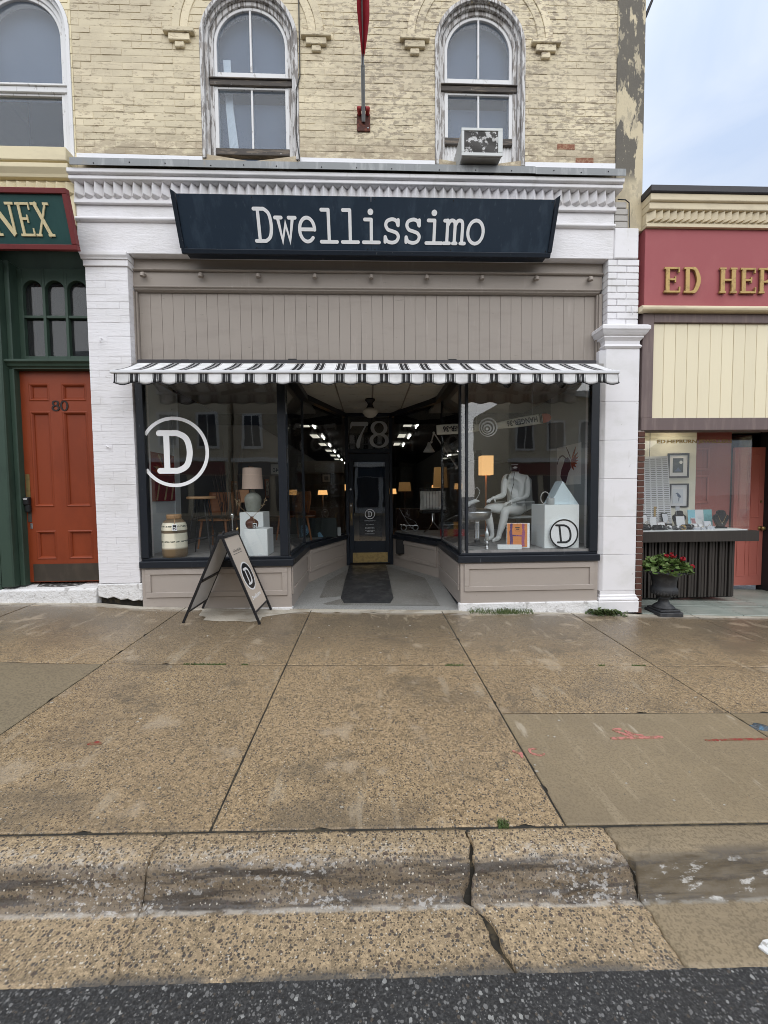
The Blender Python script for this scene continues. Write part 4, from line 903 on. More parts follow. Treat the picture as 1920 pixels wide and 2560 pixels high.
# entry floor
ef = MB(); ef.prism([(-.93, .0), (1.085, .0), (1.085, 1.50), (.44, 2.72), (-.43, 2.72), (-.93, 1.32)], -.12, -.03, 'z')
V = ef.v; ef.v = [(x, y, z if z < -.1 else (zb(x) + .012) * (1 - min(1, y / 1.2)) + .052 * min(1, y / 1.2)) for x, y, z in V]
entry = ef.build('entry_floor', terrazzo_edge, shop, recalc=True)
def ez(x, y): t = min(1, max(0, y / 1.2)); return (zb(x) + .012) * (1 - t) + .052 * t
q = MB(); q.add([(x, y, ez(x, y) + .004) for x, y in ((-.66, .13), (.86, .13), (.86, 1.2), (.86, 1.50), (.30, 2.60), (-.32, 2.60), (-.66, 1.36), (-.66, 1.2))], [(0, 1, 2, 7), (7, 2, 3, 4, 5, 6)]); q.build('terrazzo_field', terrazzo, entry)
q = MB(); q.box(-.95, 1.10, -.02, .0, -.12, .03); q.v = [(x, y, zb(x) + .006 if z > 0 else z) for x, y, z in q.v]; q.build('nosing', pale_concrete, entry)

# door with its frame and the number pane above
df = MB()
df.box(-.43, -.372, 2.70, 2.80, .06, CEIL - .001); df.box(.382, .44, 2.70, 2.80, .06, CEIL - .001); df.box(-.3715, .3815, 2.70, 2.80, 2.135, 2.21); df.box(-.3715, .3815, 2.70, 2.80, CEIL - .05, CEIL - .001)
fr = df.build('door_frame', navy_dark, shop, bevel=.004)
q = MB(); q.box(-.3715, .3815, 2.745, 2.753, 2.2105, CEIL - .0505); tp_ = q.build('transom_pane', window_glass, fr)
q = MB(); q.box(-.37, .38, 2.90, 2.92, 2.2, CEIL); q.build('transom_backing', dark_void, fr)
def fr78(x0, z0, w, h, y=2.744): return lambda x, yy, t: (x0 + x * w, y - t, z0 + yy * h)
letter_mb([(p, c) for p, c in roman('7', .17, .055)], fr78(-.335, 2.245, .33, .46), .002).build('house_number', letter_dim, fr)
letter_mb([(p, c) for p, c in roman('8', .19, .06)], fr78(.02, 2.245, .36, .47), .002).build('house_number', letter_dim, fr)
dd = MB(); dz0, dz1 = .085, 2.13
dd.box(-.368, -.285, 2.735, 2.78, dz0, dz1); dd.box(.30, .378, 2.735, 2.78, dz0, dz1); dd.box(-.2845, .2995, 2.735, 2.78, 1.975, dz1); dd.box(-.2845, .2995, 2.735, 2.78, dz0, .50)
door = dd.build('door', navy_dark, shop, bevel=.003)
q = MB(); q.box(-.284, .299, 2.752, 2.759, .5005, 1.9745); q.build('pane', window_glass, door)
q = MB(); q.box(-.2, .25, 3.05, 3.07, .3, 2.1); q.build('door_backing', dark_void, door)  # flat dark sheet behind the door pane
q = MB(); q.box(-.315, .335, 2.730, 2.7345, .10, .285); q.build('kick_plate', brass, door)
q = MB(); q.box(-.365, -.302, 2.728, 2.7345, .80, 1.22); pl = q.build('handle_plate', mat('dark_bronze', (.10, .08, .06), .45, metal=.6), door)
q = MB(); q.tube([(-.334, 2.727, 1.03), (-.334, 2.69, 1.02), (-.334, 2.685, .95), (-.334, 2.69, .90), (-.334, 2.727, .89)], .012, 8); q.build('handle', brass, door)
for z in (1.17, 1.47):
    q = MB(); q.xf(Matrix.Identity(4)); q.tube([(-.337, 2.7275, z), (-.337, 2.712, z)], .018, 12); q.build('lock', steel, door)
def ring_logo(cx, cz, r, yf, w, m, parent, name, lw=None, k=.9, axis=lambda x, z, t: None):
    fr_ = lambda x, y, t: axis(cx + x, cz + y, t)
    mb = MB(); ribbon(mb, ell(0, 0, r, r, w, n=56), True, 0, .0012, fr_); mb.build(name, m, parent)
    h = r * 1.12 * k; wd = r * .98 * k
    mb = letter_mb(scaled(glyph('D', 1), wd, h, .14 * h), lambda x, y, t: fr_(x - .47 * wd, y - .5 * h, t), .0014); mb.build(name, m, parent)
ring_logo(.012, 1.005, .088, 0, .012, letter_white, door, 'door_logo', axis=lambda x, z, t: (x, 2.7515 - t, z))
text_mb('DWELLISSIMO', .032, lambda x, y, t: (.012 + x, 2.751 - t * .2, .872 + y), align='CENTER').build('door_lettering', letter_dim, door)
for z, w_ in ((.80, .075), (.752, .09), (.735, .09), (.695, .09), (.672, .06), (.63, .085)):
    q = MB(); n = int(w_ / .012)
    for i in range(n): q.box(.012 - w_ + i * 2 * w_ / n, .012 - w_ + (i + R.uniform(.55, .85)) * 2 * w_ / n, 2.7495, 2.7512, z, z + .010)
    q.build('door_lettering', letter_dim, door)
q = MB(); q.box(.47, .66, 2.38, 2.50, .30, .565); mbx = q.build('mail_box', black_plastic, shop, bevel=.012)

# large vinyl letter in a ring on the left pane
axf = lambda x, z, t: (x, .0515 - t, z)
mb = MB(); ribbon(mb, [p for p in ell(-2.258, 1.90, .378, .388, .040, -149, 149, 60)], False, 0, .001, axf, 'flat'); mb.build('window_logo', letter_white, SWL)
letter_mb(scaled(glyph('D', 1), .41, .435, .068), lambda x, y, t: axf(-2.442 + x, 1.682 + y, t), .0012).build('window_logo', letter_white, SWL)
# mat in the entry
mp_ = [(-.37, 2.66), (-.38, .33), (-.365, .26), (-.32, .225), (-.26, .21), (.20, .21), (.255, .225), (.285, .26), (.295, .33), (.30, 2.66)]
q = MB(); n = len(mp_); q.add([(x, y, .07) for x, y in mp_] + [(x, y, .055) for x, y in mp_], [tuple(range(n)), tuple(range(2 * n - 1, n - 1, -1))] + [(i, i + n, (i + 1) % n + n, (i + 1) % n) for i in range(n)])
def drape_mat():
    xs_, ys_ = lin(-.38, .30, 6), lin(.21, 2.66, 12); mb = MB()
    sheet(mb, xs_, ys_, lambda x, y: ez(x, y) + .019 + (.004 * math.sin(y * 3 + x * 5) if .4 < y < 2.4 else 0), .013)
    def rc(p):
        x, y, z = p
        if y < .30:
            t = (.30 - y) / .09; x = -.04 + (x + .04) * (1 - .16 * t * t)
        return (x, y, z)
    mb.v = [rc(p) for p in mb.v]; return mb
dm_ = drape_mat().build('door_mat', rubber); tag(recentre(dm_), 'long black rubber mat running up to the glass door numbered 78', 'doormat')
# school-house light in the entry
lamp = thing('ceiling_light', 'schoolhouse globe light under the entry ceiling above the black mat', 'ceiling light', (.035, 1.60, CEIL))
q = MB(); q.lathe([(.0, .003), (.075, .003), (.078, -.02), (.05, -.05), (.038, -.08), (.05, -.11), (.062, -.135), (.0, -.136)], 20, (.035, 1.6, CEIL)); q.build('fitter', black_plastic, lamp)
q = MB(); q.lathe([(.0, -.137), (.055, -.138), (.062, -.15), (.105, -.165), (.122, -.185), (.122, -.215), (.105, -.232), (.09, -.255), (.05, -.282), (.0, -.292)], 24, (.035, 1.6, CEIL)); q.build('globe', mat('opal_globe', (.62, .60, .55), .25), lamp)
# ------------------------------------------------------------------ house number 80, to the left
house = thing('green_house', 'green and cream townhouse beside the shop, with rust red door 80', 'building', (-3.8, .06, .15))
hw = MB()
for k in range(46):
    z0 = 4.95 + k * .0755; z1 = z0 + .0755
    for s in pieces(-6.4, XL - .002, z0, z1, [WIN0]):
        p = poly_of(s, z0, z1)
        if p: hw.prism(p, WY, WY + .36)
hw.build('wall', cream_paint, house)
hb = MB()
for k in range(28):
    z0 = 5.225 + k * PZ; off = (k % 2) * PX / 2
    for i in range(-30, -13):
        a = max(-6.4, i * PX + off + .003); b = min(XL - .003, i * PX + off + PX - .003)
        if b - a < .02: continue
        for s in pieces(a, b, z0, z0 + BH, [WIN0]):
            p = poly_of(s, z0, z0 + BH)
            if p and max(q[0] for q in p) - min(q[0] for q in p) > .012: hb.prism(p, WY - .0035 + R.uniform(-.001, .001), WY - .0002)
hb.build('brick', cream_paint, house, bevel=.0015, kind='stuff')
w0 = sash_window(WIN0, house, fmat=sash_white, style='white')
q = MB(); q.box(-4.5, -3.225, -.10, WY + .1, 5.02, 5.165); q.build('sill', cream_paint, house, bevel=.008)
q = MB(); q.prism([(WY, 5.015), (-.10, 4.995), (-.10, 4.95), (-.07, 4.90), (-.06, 4.87), (WY, 4.86)], -6.4, XL + .003, 'x'); q.build('cornice_moulding', cream_paint, house, bevel=.003)
q = MB(); q.box(-6.4, XL + .003, -.018, .3, 4.40, 4.859); q.build('frieze', cream_paint, house)
dm2 = [dentil_mesh(.1005, .122, .055, cream_paint, 20 + i) for i in range(3)]
for i in range(9): place('dentil', R.choice(dm2), (XL - .045 - i * .1035, -.018, 4.763), house)
# green timber front: header, pilasters, transom light, door
q = MB(); q.box(-6.4, -3.155, .20, .5, 4.02, 4.40); q.build('header', green, house)
q = MB(); q.box(-6.4, -4.225, -.0, .5, .3, 4.35); q.build('front_wall', green, house)
gk = MB()
for k in range(50):
    z0 = .32 + k * .076
    xb = -6.4 + (.11 if k % 2 else 0)
    while xb < -4.24:
        dy = R.uniform(-.002, .002); gk.box(xb, min(xb + .218, -4.232), -.006 + dy, -.001, z0, z0 + .0725); xb += .2215
gk.build('brick', green, house, bevel=.003, kind='stuff')
q = MB(); q.box(-4.215, -4.075, -.03, .3, .36, 4.05); q.build('pilaster', green, house, bevel=.012)
q = MB(); q.box(-4.0745, -4.02, .05, .3, .36, 4.05); q.build('pilaster', green, house, bevel=.008)
q = MB(); q.prism([(.30, 2.945), (-.005, 2.945), (-.005, 2.92), (.02, 2.90), (.03, 2.875), (.05, 2.865), (.05, 2.85), (.30, 2.85)], -4.14, -3.145, 'x'); q.build('door_hood', green, house, bevel=.003)
tw = MB(); X0, X1, Z0, Z1 = -4.02, -3.14, 2.946, 4.019; cols = [(-3.965, -3.745), (-3.715, -3.495), (-3.465, -3.245)]
tw.box(X0, cols[0][0], .16, .24, Z0, Z1); tw.box(cols[0][1], cols[1][0], .16, .24, Z0, Z1); tw.box(cols[1][1], cols[2][0], .16, .24, Z0, Z1); tw.box(cols[2][1], X1, .16, .24, Z0, Z1)
for a, b in cols:
    tw.box(a, b, .162, .24, Z0, 3.03); tw.box(a, b, .165, .24, 3.465, 3.495)
    n = 10; c = (a + b) / 2; r = (b - a) / 2; arc = [(c + r * math.cos(t), 3.78 + r * math.sin(t)) for t in lin(0, math.pi, n)]
    tw.prism([(b, Z1), (a, Z1)] + list(reversed(arc)), .162, .24)
t0_ = tw.build('transom_window', green, house, bevel=.003)
for a, b in cols:
    for z0, z1 in ((3.03, 3.465), (3.495, 3.89)):
        q = MB(); q.box(a, b, .205, .212, z0, z1); q.build('pane', dusty_glass, t0_)
q = MB(); q.box(X0, X1, .40, .42, 2.9, 4.05); q.build('room_dark', mat('dim_room', (.06, .065, .07), .9), t0_)
# door with raised mouldings round sunk panels
dX0, dX1, dZ0, dZ1 = -4.085 + .07, -3.14, .385, 2.845
dX0 = -4.02
q = MB(); q.box(dX0, dX1, .15, .20, dZ0, dZ1); hd = q.build('door', rust_door, house)
pans = [(-3.92, -3.70, 2.51, 2.70), (-3.555, -3.28, 2.51, 2.70), (-3.92, -3.70, 1.28, 2.38), (-3.555, -3.28, 1.28, 2.38), (-3.92, -3.70, .66, .99), (-3.555, -3.28, .66, .99)]
xsx = [dX0, -3.92, -3.70, -3.555, -3.28, dX1]
st = MB()
for a, b in ((xsx[0], xsx[1]), (xsx[2], xsx[3]), (xsx[4], xsx[5])): st.box(a, b, .128, .1499, dZ0, dZ1)
for a, b in ((xsx[1], xsx[2]), (xsx[3], xsx[4])):
    for z0, z1 in ((dZ0, .66), (.99, 1.28), (2.38, 2.51), (2.70, dZ1)): st.box(a, b, .1282, .1499, z0, z1)
st.build('stile', rust_door, hd)
for a, b, z0, z1 in pans:
    q = MB()
    prof = [(0, .1275), (.012, .120), (.022, .126), (.034, .142), (.036, .1495)]
    V = []
    for o, y in prof: V += [(a - .006 + o, y, z0 - .006 + o), (b + .006 - o, y, z0 - .006 + o), (b + .006 - o, y, z1 + .006 - o), (a - .006 + o, y, z1 + .006 - o)]
    F = [(4 * k + i, 4 * k + (i + 1) % 4, 4 * k + 4 + (i + 1) % 4, 4 * k + 4 + i) for k in range(len(prof) - 1) for i in range(4)]
    q.add(V, F); q.build('panel_moulding', rust_door, hd)
q = MB(); q.box(-3.975, -3.15, .1235, .1278, .395, .60); q.build('kick_plate', mat('dark_kick_plate', (.075, .062, .05), .4, metal=.5, layers=[('noise', (8, 8, 3), .45, .65, (.11, .09, .07), .6)]), hd)
q = MB(); q.box(-4.01, -3.965, .1225, .1278, 1.36, 1.66); q.build('push_plate', brass, hd)
q = MB(); q.box(-4.005, -3.965, .1225, .1278, 1.10, 1.36); q.build('push_plate', mat('dull_plate', (.10, .095, .085), .45, metal=.5), hd)
lk = MB(); lk.box(-4.02, -3.952, .075, .122, 1.30, 1.395); lk.box(-4.008, -3.952, .085, .122, 1.215, 1.2995); lk.build('combination_lock', black_plastic, hd, bevel=.012, seg=2)
q = MB(); q.box(-4.012, -3.965, .073, .0748, 1.372, 1.377); q.box(-4.008, -3.968, .073, .0748, 1.362, 1.366); q.build('lock_marking', letter_white, hd)
q = MB(); q.box(-3.985, -3.96, .12, .1278, 1.02, 1.085); q.build('keyhole_plate', steel, hd, bevel=.004)
for ch, x in (('8', -3.672), ('0', -3.575)): letter_mb(roman(ch, .24, .10), lambda xx, yy, t, x=x: (x + xx * .088, .1275 - t, 2.395 + yy * .112), .006).build('house_number', mat('number_black_' + ch, (.02, .012, .01), .4), hd)
q = MB(); q.box(-3.182, -3.15, .1225, .1278, 1.55, 1.70); q.build('hinge', steel, hd)
q = MB(); q.prism([(.30, .37), (-.005, .335), (-.03, .32), (-.03, .02), (.30, .02)], -4.255, -3.165, 'x'); stp = q.build('door_step', white_stone, house, bevel=.012, seg=2)
q = MB(); q.prism([(-3.98, .235), (-3.90, .07), (-3.60, .045), (-3.42, .09), (-3.40, .235)], 0, .003, 'z'); q.v = [(x, y, z + .3365 + y * .1148) for x, y, z in q.v]; q.build('worn_tread', mat('worn_tread_rubber', (.055, .052, .05), .8, layers=[('noise', 22, .5, .6, (.4, .39, .37), .8)]), stp)
q = MB(); q.box(-6.4, -4.2555, -.05, .3, .02, .33); q.build('plinth', white_stone, house, bevel=.01)
q = MB(); q.box(-6.4, XL - .002, 8.9, 9.0, .1, 8.4); q.box(-6.4, -6.3, .5, 8.9, .1, 8.4); q.box(-6.4, XL - .002, .2, 9, 8.42, 8.5); q.build('rear_wall', cream_paint, house)

# sign over that door
def tilted(x0, y_top, z_top, y_bot, z_bot):
    d = Vector((0, y_top - y_bot, z_top - z_bot)); L = d.length; d.normalize(); n = Vector((0, -d.z, d.y))
    return (lambda x, w, t: tuple(Vector((x0 + x, y_bot, z_bot)) + d * w + n * t)), L
nx = thing('shop_sign', 'green signboard in maroon frame with cream letters NEX above the rust red door', 'sign', (-3.9, -.1, 4.02))
fN, LN = tilted(0, -.31, 4.575, -.17, 4.035)
def tbox(mb, f, x0, x1, w0, w1, t0, t1):
    vs = [f(x, w, t) for t in (t0, t1) for w in (w0, w1) for x in (x0, x1)]
    return mb.add(vs, [(0, 2, 3, 1), (4, 5, 7, 6), (0, 1, 5, 4), (2, 6, 7, 3), (0, 4, 6, 2), (1, 3, 7, 5)])
q = MB(); tbox(q, fN, -5.6, -3.115, .03, LN - .03, -.03, 0); q.build('panel', sign_green, nx)
for a, b, c, d in ((-5.6, -3.085, 0, .05), (-5.6, -3.085, LN - .05, LN), (-3.135, -3.085, .0505, LN - .0505)):
    q = MB(); tbox(q, fN, a, b, c, d, -.035, .022); q.build('frame', maroon, nx, bevel=.004)
q = MB(); tbox(q, fN, -5.6, -3.12, .06, LN - .06, -.06, -.0305); q.build('backing', dark_cap, nx)
for x in (-3.3, -5.2): q = MB(); q.bar((x, -.02, 4.45), fN(x, LN - .1, -.05), .03); q.bar((x, -.0, 4.15), fN(x, .1, -.05), .03); q.build('wall_stay', dark_cap, nx)
for ch, x, w_ in (('N', -3.905, .245), ('E', -3.645, .16), ('X', -3.485, .19)):
    letter_mb(roman(ch, .155, .075), lambda xx, yy, t, x=x, w_=w_: fN(x + xx * w_, .125 + yy * .305, .001 + t), .010, 'flat').build('letter', cream_letter, nx)

# ------------------------------------------------------------------ jeweller's, to the right
jw = thing('jeweller_building', 'single storey pink and cream jeweller shop with a coral door and gold letters', 'building', (4.5, .05, -.15))
JX0, JX1 = 3.275, 8.6
q = MB(); q.box(JX0, JX1, .0, .35, 3.56, 4.461); q.build('fascia', pink_red, jw, bevel=.004)
q = MB(); q.prism([(.3, 4.865), (-.125, 4.868), (-.125, 4.795), (-.112, 4.788), (.3, 4.788)], 3.245, JX1, 'x'); q.build('parapet_cap', dark_cap, jw, bevel=.006)
q = MB(); q.prism([(.3, 4.7875), (-.104, 4.7875), (-.104, 4.716), (-.09, 4.704), (.3, 4.704)], 3.258, JX1, 'x'); q.build('cornice_moulding', cornice_cream, jw, bevel=.004)
q = MB(); q.prism([(.3, 4.7035), (-.080, 4.7035), (-.080, 4.632), (-.068, 4.624), (.3, 4.624)], 3.262, JX1, 'x'); q.build('cornice_moulding', cornice_cream, jw, bevel=.004)
q = MB(); q.box(3.266, JX1, -.022, .3, 4.500, 4.6235); q.build('dentil_backing', cornice_cream, jw)
q = MB(); q.box(3.266, JX1, -.034, .3, 4.4615, 4.4995); q.build('cornice_band', cornice_cream, jw, bevel=.003)
def saw_mesh():
    mb = MB(); w, h, d = .081, .122, .05
    mb.add([(-w / 2, 0, h / 2), (w / 2, 0, h / 2), (w / 2 - .004, -d, h / 2), (-w / 2, 0, -h / 2 + .012), (w / 2, 0, -h / 2 + .028), (w / 2 - .004, -d, -h / 2 + .03)], [(0, 1, 2), (0, 2, 5, 3), (1, 4, 5, 2), (3, 5, 4), (0, 3, 4, 1)]); me = mb.mesh('dentil', bevel=.002); me.materials.append(cornice_cream); return me
sm = saw_mesh()
for i in range(64): place('dentil', sm, (3.31 + i * .0823, -.022, 4.5618), jw)
q = MB()
q.prism([(.02, 3.56), (-.05, 3.558), (-.068, 3.545), (-.072, 3.525), (-.068, 3.505), (-.05, 3.492), (.02, 3.49)], 3.215, JX1, 'x'); q.build('rail_moulding', cornice_cream, jw, bevel=.004)
for x0, x1, z0, z1, y in ((3.268, 3.405, 2.262, 3.4895, .0), (3.4055, JX1, 3.385, 3.4895, .002), (3.272, JX1, 2.115, 2.2615, .0)):
    q = MB(); q.box(x0, x1, y, .2, z0, z1); q.build('frame_board', brown_board, jw, bevel=.004)
for i in range(36):
    a = 3.406 + i * .1438; q = MB(); q.box(a + .002, a + .1418, .03 + R.uniform(-.001, .001), .06, 2.262, 3.3845); q.build('plank', cream_board, jw, bevel=.003)
# raised gilt letters
x = 3.50
for ch, x, w_ in (('E', 3.487, .215), ('D', 3.725, .225), ('H', 4.155, .235), ('E', 4.412, .215), ('P', 4.635, .21), ('B', 4.86, .21), ('U', 0, 0)):
    if not w_: continue
    letter_mb(roman(ch, .22, .085), lambda xx, yy, t, x=x, w_=w_: (x + xx * w_, -.012 - t, 3.715 + yy * .295), .018, 'flat').build('letter', gold, jw, bevel=.003)
# brick reveal, window box with counter, slatted front
q = MB(); q.box(3.245, 3.318, .012, .5, -.11, 2.114); q.build('reveal', pale_mortar, jw)
for k in range(30):
    z0 = -.105 + k * .074; q = MB(); q.box(3.243, 3.322, -.002 + R.uniform(-.002, .002), .3, z0, z0 + .062); q.build('brick', brown_brick, jw, bevel=.003)
GY = .50
q = MB(); q.box(3.33, 5.15, GY, GY + .008, .856, 2.1145); jg = q.build('display_window', window_glass, jw)
q = MB(); q.box(5.142, 5.15, GY + .0085, 1.30, .856, 2.1145); q.build('pane', window_glass, jg)
fitted_text('ED.HEPBURN JEWELLERS', 1.03, .062, lambda x, y, t: (4.355 + x, GY - .001 - t * .02, 2.035 + y), bold=.03).build('window_lettering', gold, jg)
q = MB(); q.box(3.33, 5.235, .44, 1.32, .70, .84); ctr = q.build('counter', slat_brown, jw, bevel=.004)
q = MB(); q.box(3.34, 5.14, .515, 1.29, .8405, .852); q.build('counter_top', plinth_white, ctr)
q = MB(); q.box(3.33, 5.05, .615, .66, -.10, .699); q.build('slat_backing', dark_void, jw)
for i in range(30):
    a = 3.62 + i * .0477 + (.008 if i % 3 == 1 else 0); q = MB(); q.box(a, a + (.034 if i % 3 else .026), .585, .614, -.085, .695); q.build('slat', slat_brown, jw, bevel=.002)
q = MB(); q.box(5.02, 5.05, .6145, 1.3, -.10, .699); q.build('counter_end', slat_brown, jw)
q = MB(); q.box(3.33, 4.80, 1.0, 1.05, .853, 2.5); q.build('display_wall', mat('jeweller_wall', (.70, .68, .58), .7), jw)
q = MB(); q.box(4.80, 5.72, 1.42, 1.46, -.14, 2.6); q.build('inner_wall', mat('inner_wall_pink', (.38, .12, .10), .6), jw)
for z0, z1 in ((1.18, 1.62), (1.70, 2.05)):
    q = MB(); 
    for a, b, c, d in ((4.98, 5.36, z0, z0 + .03), (4.98, 5.36, z1 - .03, z1), (4.98, 5.01, z0, z1), (5.33, 5.36, z0, z1)): q.box(a, b, 1.405, 1.419, c, d)
    q.build('wall_moulding', coral, jw, bevel=.003)
q = MB(); q.box(5.73, 6.22, 1.36, 1.40, -.13, 2.05); cdoor = q.build('door', coral, jw)
for a, b, z0, z1 in ((5.80, 5.95, .02, .62), (6.0, 6.15, .02, .62), (5.80, 5.95, .95, 1.95), (6.0, 6.15, .95, 1.95)):
    q = MB()
    for c, d, e, f_ in ((a, b, z0, z0 + .016), (a, b, z1 - .016, z1), (a, a + .016, z0 + .0165, z1 - .0165), (b - .016, b, z0 + .0165, z1 - .0165)): q.box(c, d, 1.352, 1.3595, e, f_)
    q.build('panel_moulding', coral, cdoor, bevel=.002)
q = MB(); q.lathe([(0, 0), (.035, .0), (.035, .008), (.014, .012), (.014, .035), (.030, .045), (.034, .06), (.028, .075), (0, .08)], 16); q.xf(Matrix.Translation((6.17, 1.3595, .78)) @ Matrix.Rotation(math.pi / 2, 4, 'X')); q.build('knob', brass, cdoor)
q = MB(); q.tube([(6.17, 1.3595, 1.2), (6.17, 1.345, 1.2)], .018, 10); q.build('lock', brass, cdoor)
q = MB(); q.box(6.225, JX1, .9, 1.45, -.3, 2.4); q.build('porch_wall', dark_cap, jw)
q = MB(); q.box(3.30, JX1, .21, 1.6, 2.30, 2.36); q.build('porch_soffit', mat('soffit_cream', (.62, .58, .48), .6), jw)
for x_, y_ in ((3.92, .68), (4.36, .76), (4.55, .62), (5.6, .9)):
    q = MB(); q.lathe([(0, 0), (.045, 0), (.06, -.004), (.06, -.012), (.048, -.012), (.045, -.006), (0, -.006)], 16, (x_, y_, 2.298)); dl = q.build('downlight', plinth_white, jw)
    q = MB(); q.lathe([(0, -.0065), (.043, -.0065), (.043, -.009), (0, -.009)], 14, (x_, y_, 2.298)); q.build('lens', mat('downlight_lens', (.9, .85, .7), .4, emit=((1, .86, .62), 34)), dl)
q = MB(); q.box(3.33, 6.9, .0, 1.5, -.4, -.13); q.v = [(x, y, z if z < -.3 else zb(x) + .012 - .0) for x, y, z in q.v]
tiles = []
q = MB(); q.box(3.33, JX1, .01, 1.45, -.5, -.16); q.v = [(x, y, z if z < -.3 else zb(x) - .004) for x, y, z in q.v]; q.build('porch_bed', joint_dark, jw)
for xa, xb in ((3.335, 3.95), (3.955, 4.62), (4.625, 5.28), (5.285, 5.94), (5.945, 6.6), (6.605, 7.6), (7.605, 8.6)):
    for ya, yb in ((.0, .38), (.385, .62), (.625, 1.355)):
        q = MB(); q.box(xa, xb - .004, ya, yb - .004, -.5, -.1); q.v = [(x, y, z - .0 if z < -.3 else zb(x) + .008 + .012 * y) for x, y, z in q.v]; q.build('stone', green_stone, jw, bevel=.004)
q = MB(); q.box(3.28, 3.33, .36, 1.5, -.1, 4.4); q.box(3.28, JX1, 5.9, 6.0, -.3, 4.4); q.box(JX1 - .05, JX1, 1.5, 6, -.3, 4.4); q.box(3.28, JX1, .35, 6.0, 4.3, 4.4); q.build('rear_wall', dark_void, jw)
q = MB(); q.prism([(4.66, 1.05), (4.795, 1.05), (4.795, 1.2), (4.66, 1.2)], .853, 2.4, 'z'); q.build('corner_post', dark_cap, jw)
# ------------------------------------------------------------------ the main shop sign
ds = thing('shop_sign', 'long navy signboard with white typewriter letters Dwellissimo above the grey boards', 'sign', (.05, -.1, 4.05))
fD, LD = tilted(0, -.30, 4.568, -.105, 4.055)
for a, b in ((-1.985, .058), (.062, 2.055)):
    q = MB(); tbox(q, fD, a, b, .045, LD - .012, -.012, 0); q.build('panel', navy, ds)
q = MB(); q.prism([(.0, 4.53), (-.26, 4.53), (-.085, 4.06), (.0, 4.06)], -1.98, 2.05, 'x'); q.build('box_body', navy_dark, ds)
q = MB(); tbox(q, fD, -2.02, 2.09, -.005, .0445, -.03, .022); q.build('bottom_trim', navy_dark, ds, bevel=.006)
for x0, x1, tilt in ((-2.028, -1.9855, -.008), (2.0555, 2.098, .008)):
    q = MB(); vs = [fD(x + (tilt if w > .3 else 0), w + (.028 if (w > .3 and t > 0 and ((x == x0) == (tilt < 0))) else 0), t) for t in (-.16, .02) for w in (.0452, LD) for x in (x0, x1)]
    q.add(vs, [(0, 2, 3, 1), (4, 5, 7, 6), (0, 1, 5, 4), (2, 6, 7, 3), (0, 4, 6, 2), (1, 3, 7, 5)]); q.build('side_trim', navy_dark, ds, bevel=.004)
for i, ch in enumerate('Dwellissimo'):
    letter_mb(scaled(glyph(ch, 1), .208, .290, .034), lambda x, y, t, i=i: fD(-1.205 + i * .2315 + x, .125 + y, .0015 + t), .002).build('letter', letter_white, ds)
q = MB()
for x in (-1.96, -1.2, .02, .1, .95, 2.03):
    for w_ in (.06, LD - .035): tbox(q, fD, x - .006, x + .006, w_ - .006, w_ + .006, .0003, .003)
q.build('screw', black_plastic, ds, kind='stuff')

# ------------------------------------------------------------------ awning
def awning_mat():
    m = bpy.data.materials.new('awning_canvas'); m.use_nodes = True; t = m.node_tree; N, L = t.nodes, t.links; b = N['Principled BSDF']; b.inputs['Roughness'].default_value = .75
    g = N.new('ShaderNodeNewGeometry'); s = N.new('ShaderNodeSeparateXYZ'); L.new(g.outputs['Position'], s.inputs[0])
    def mth(op, a, v=None, v2=None):
        n = N.new('ShaderNodeMath'); n.operation = op; L.new(a, n.inputs[0])
        if v is not None: n.inputs[1].default_value = v
        return n.outputs[0]
    P = .2365
    x = mth('ADD', s.outputs['X'], 2.425 + P / 2 + P * 20); x = mth('MODULO', x, P); x = mth('SUBTRACT', x, P / 2); x = mth('ABSOLUTE', x); x = mth('DIVIDE', x, P / 2)
    r = N.new('ShaderNodeValToRGB'); r.color_ramp.interpolation = 'CONSTANT'; e = r.color_ramp.elements; BLK, WHT = (.014, .014, .016, 1), (.88, .875, .87, 1)
    e[0].position = 0; e[0].color = BLK; e[1].position = .035; e[1].color = WHT
    for p, c in ((.075, BLK), (.365, WHT), (.43, BLK), (.475, WHT)): k = e.new(p); k.color = c
    L.new(x, r.inputs[0])
    n = N.new('ShaderNodeTexNoise'); n.inputs['Scale'].default_value = 9; n.inputs['Detail'].default_value = 8; mr = N.new('ShaderNodeMapRange'); mr.inputs[1].default_value = .42; mr.inputs[2].default_value = .68; mr.inputs[3].default_value = 1; mr.inputs[4].default_value = .84
    L.new(n.outputs['Fac'], mr.inputs[0]); L.new(g.outputs['Position'], n.inputs['Vector']); v = N.new('ShaderNodeVectorMath'); v.operation = 'SCALE'; L.new(r.outputs[0], v.inputs[0]); L.new(mr.outputs[0], v.inputs['Scale'])
    L.new(v.outputs[0], b.inputs['Base Color']); bp = N.new('ShaderNodeBump'); bp.inputs['Strength'].default_value = .3; bp.inputs['Distance'].default_value = .03; L.new(n.outputs['Fac'], bp.inputs['Height']); L.new(bp.outputs[0], b.inputs['Normal'])
    tl_ = N.new('ShaderNodeBsdfTranslucent'); L.new(v.outputs[0], tl_.inputs[0]); ms = N.new('ShaderNodeMixShader'); ms.inputs[0].default_value = .2; L.new(b.outputs[0], ms.inputs[1]); L.new(tl_.outputs[0], ms.inputs[2]); L.new(ms.outputs[0], N['Material Output'].inputs['Surface'])
    return m
canvas = awning_mat()
aw = thing('awning', 'black and white striped awning with scalloped valance over the shop windows', 'awning', (.05, -.1, 2.56))
AX0, AX1 = -2.635, 2.735
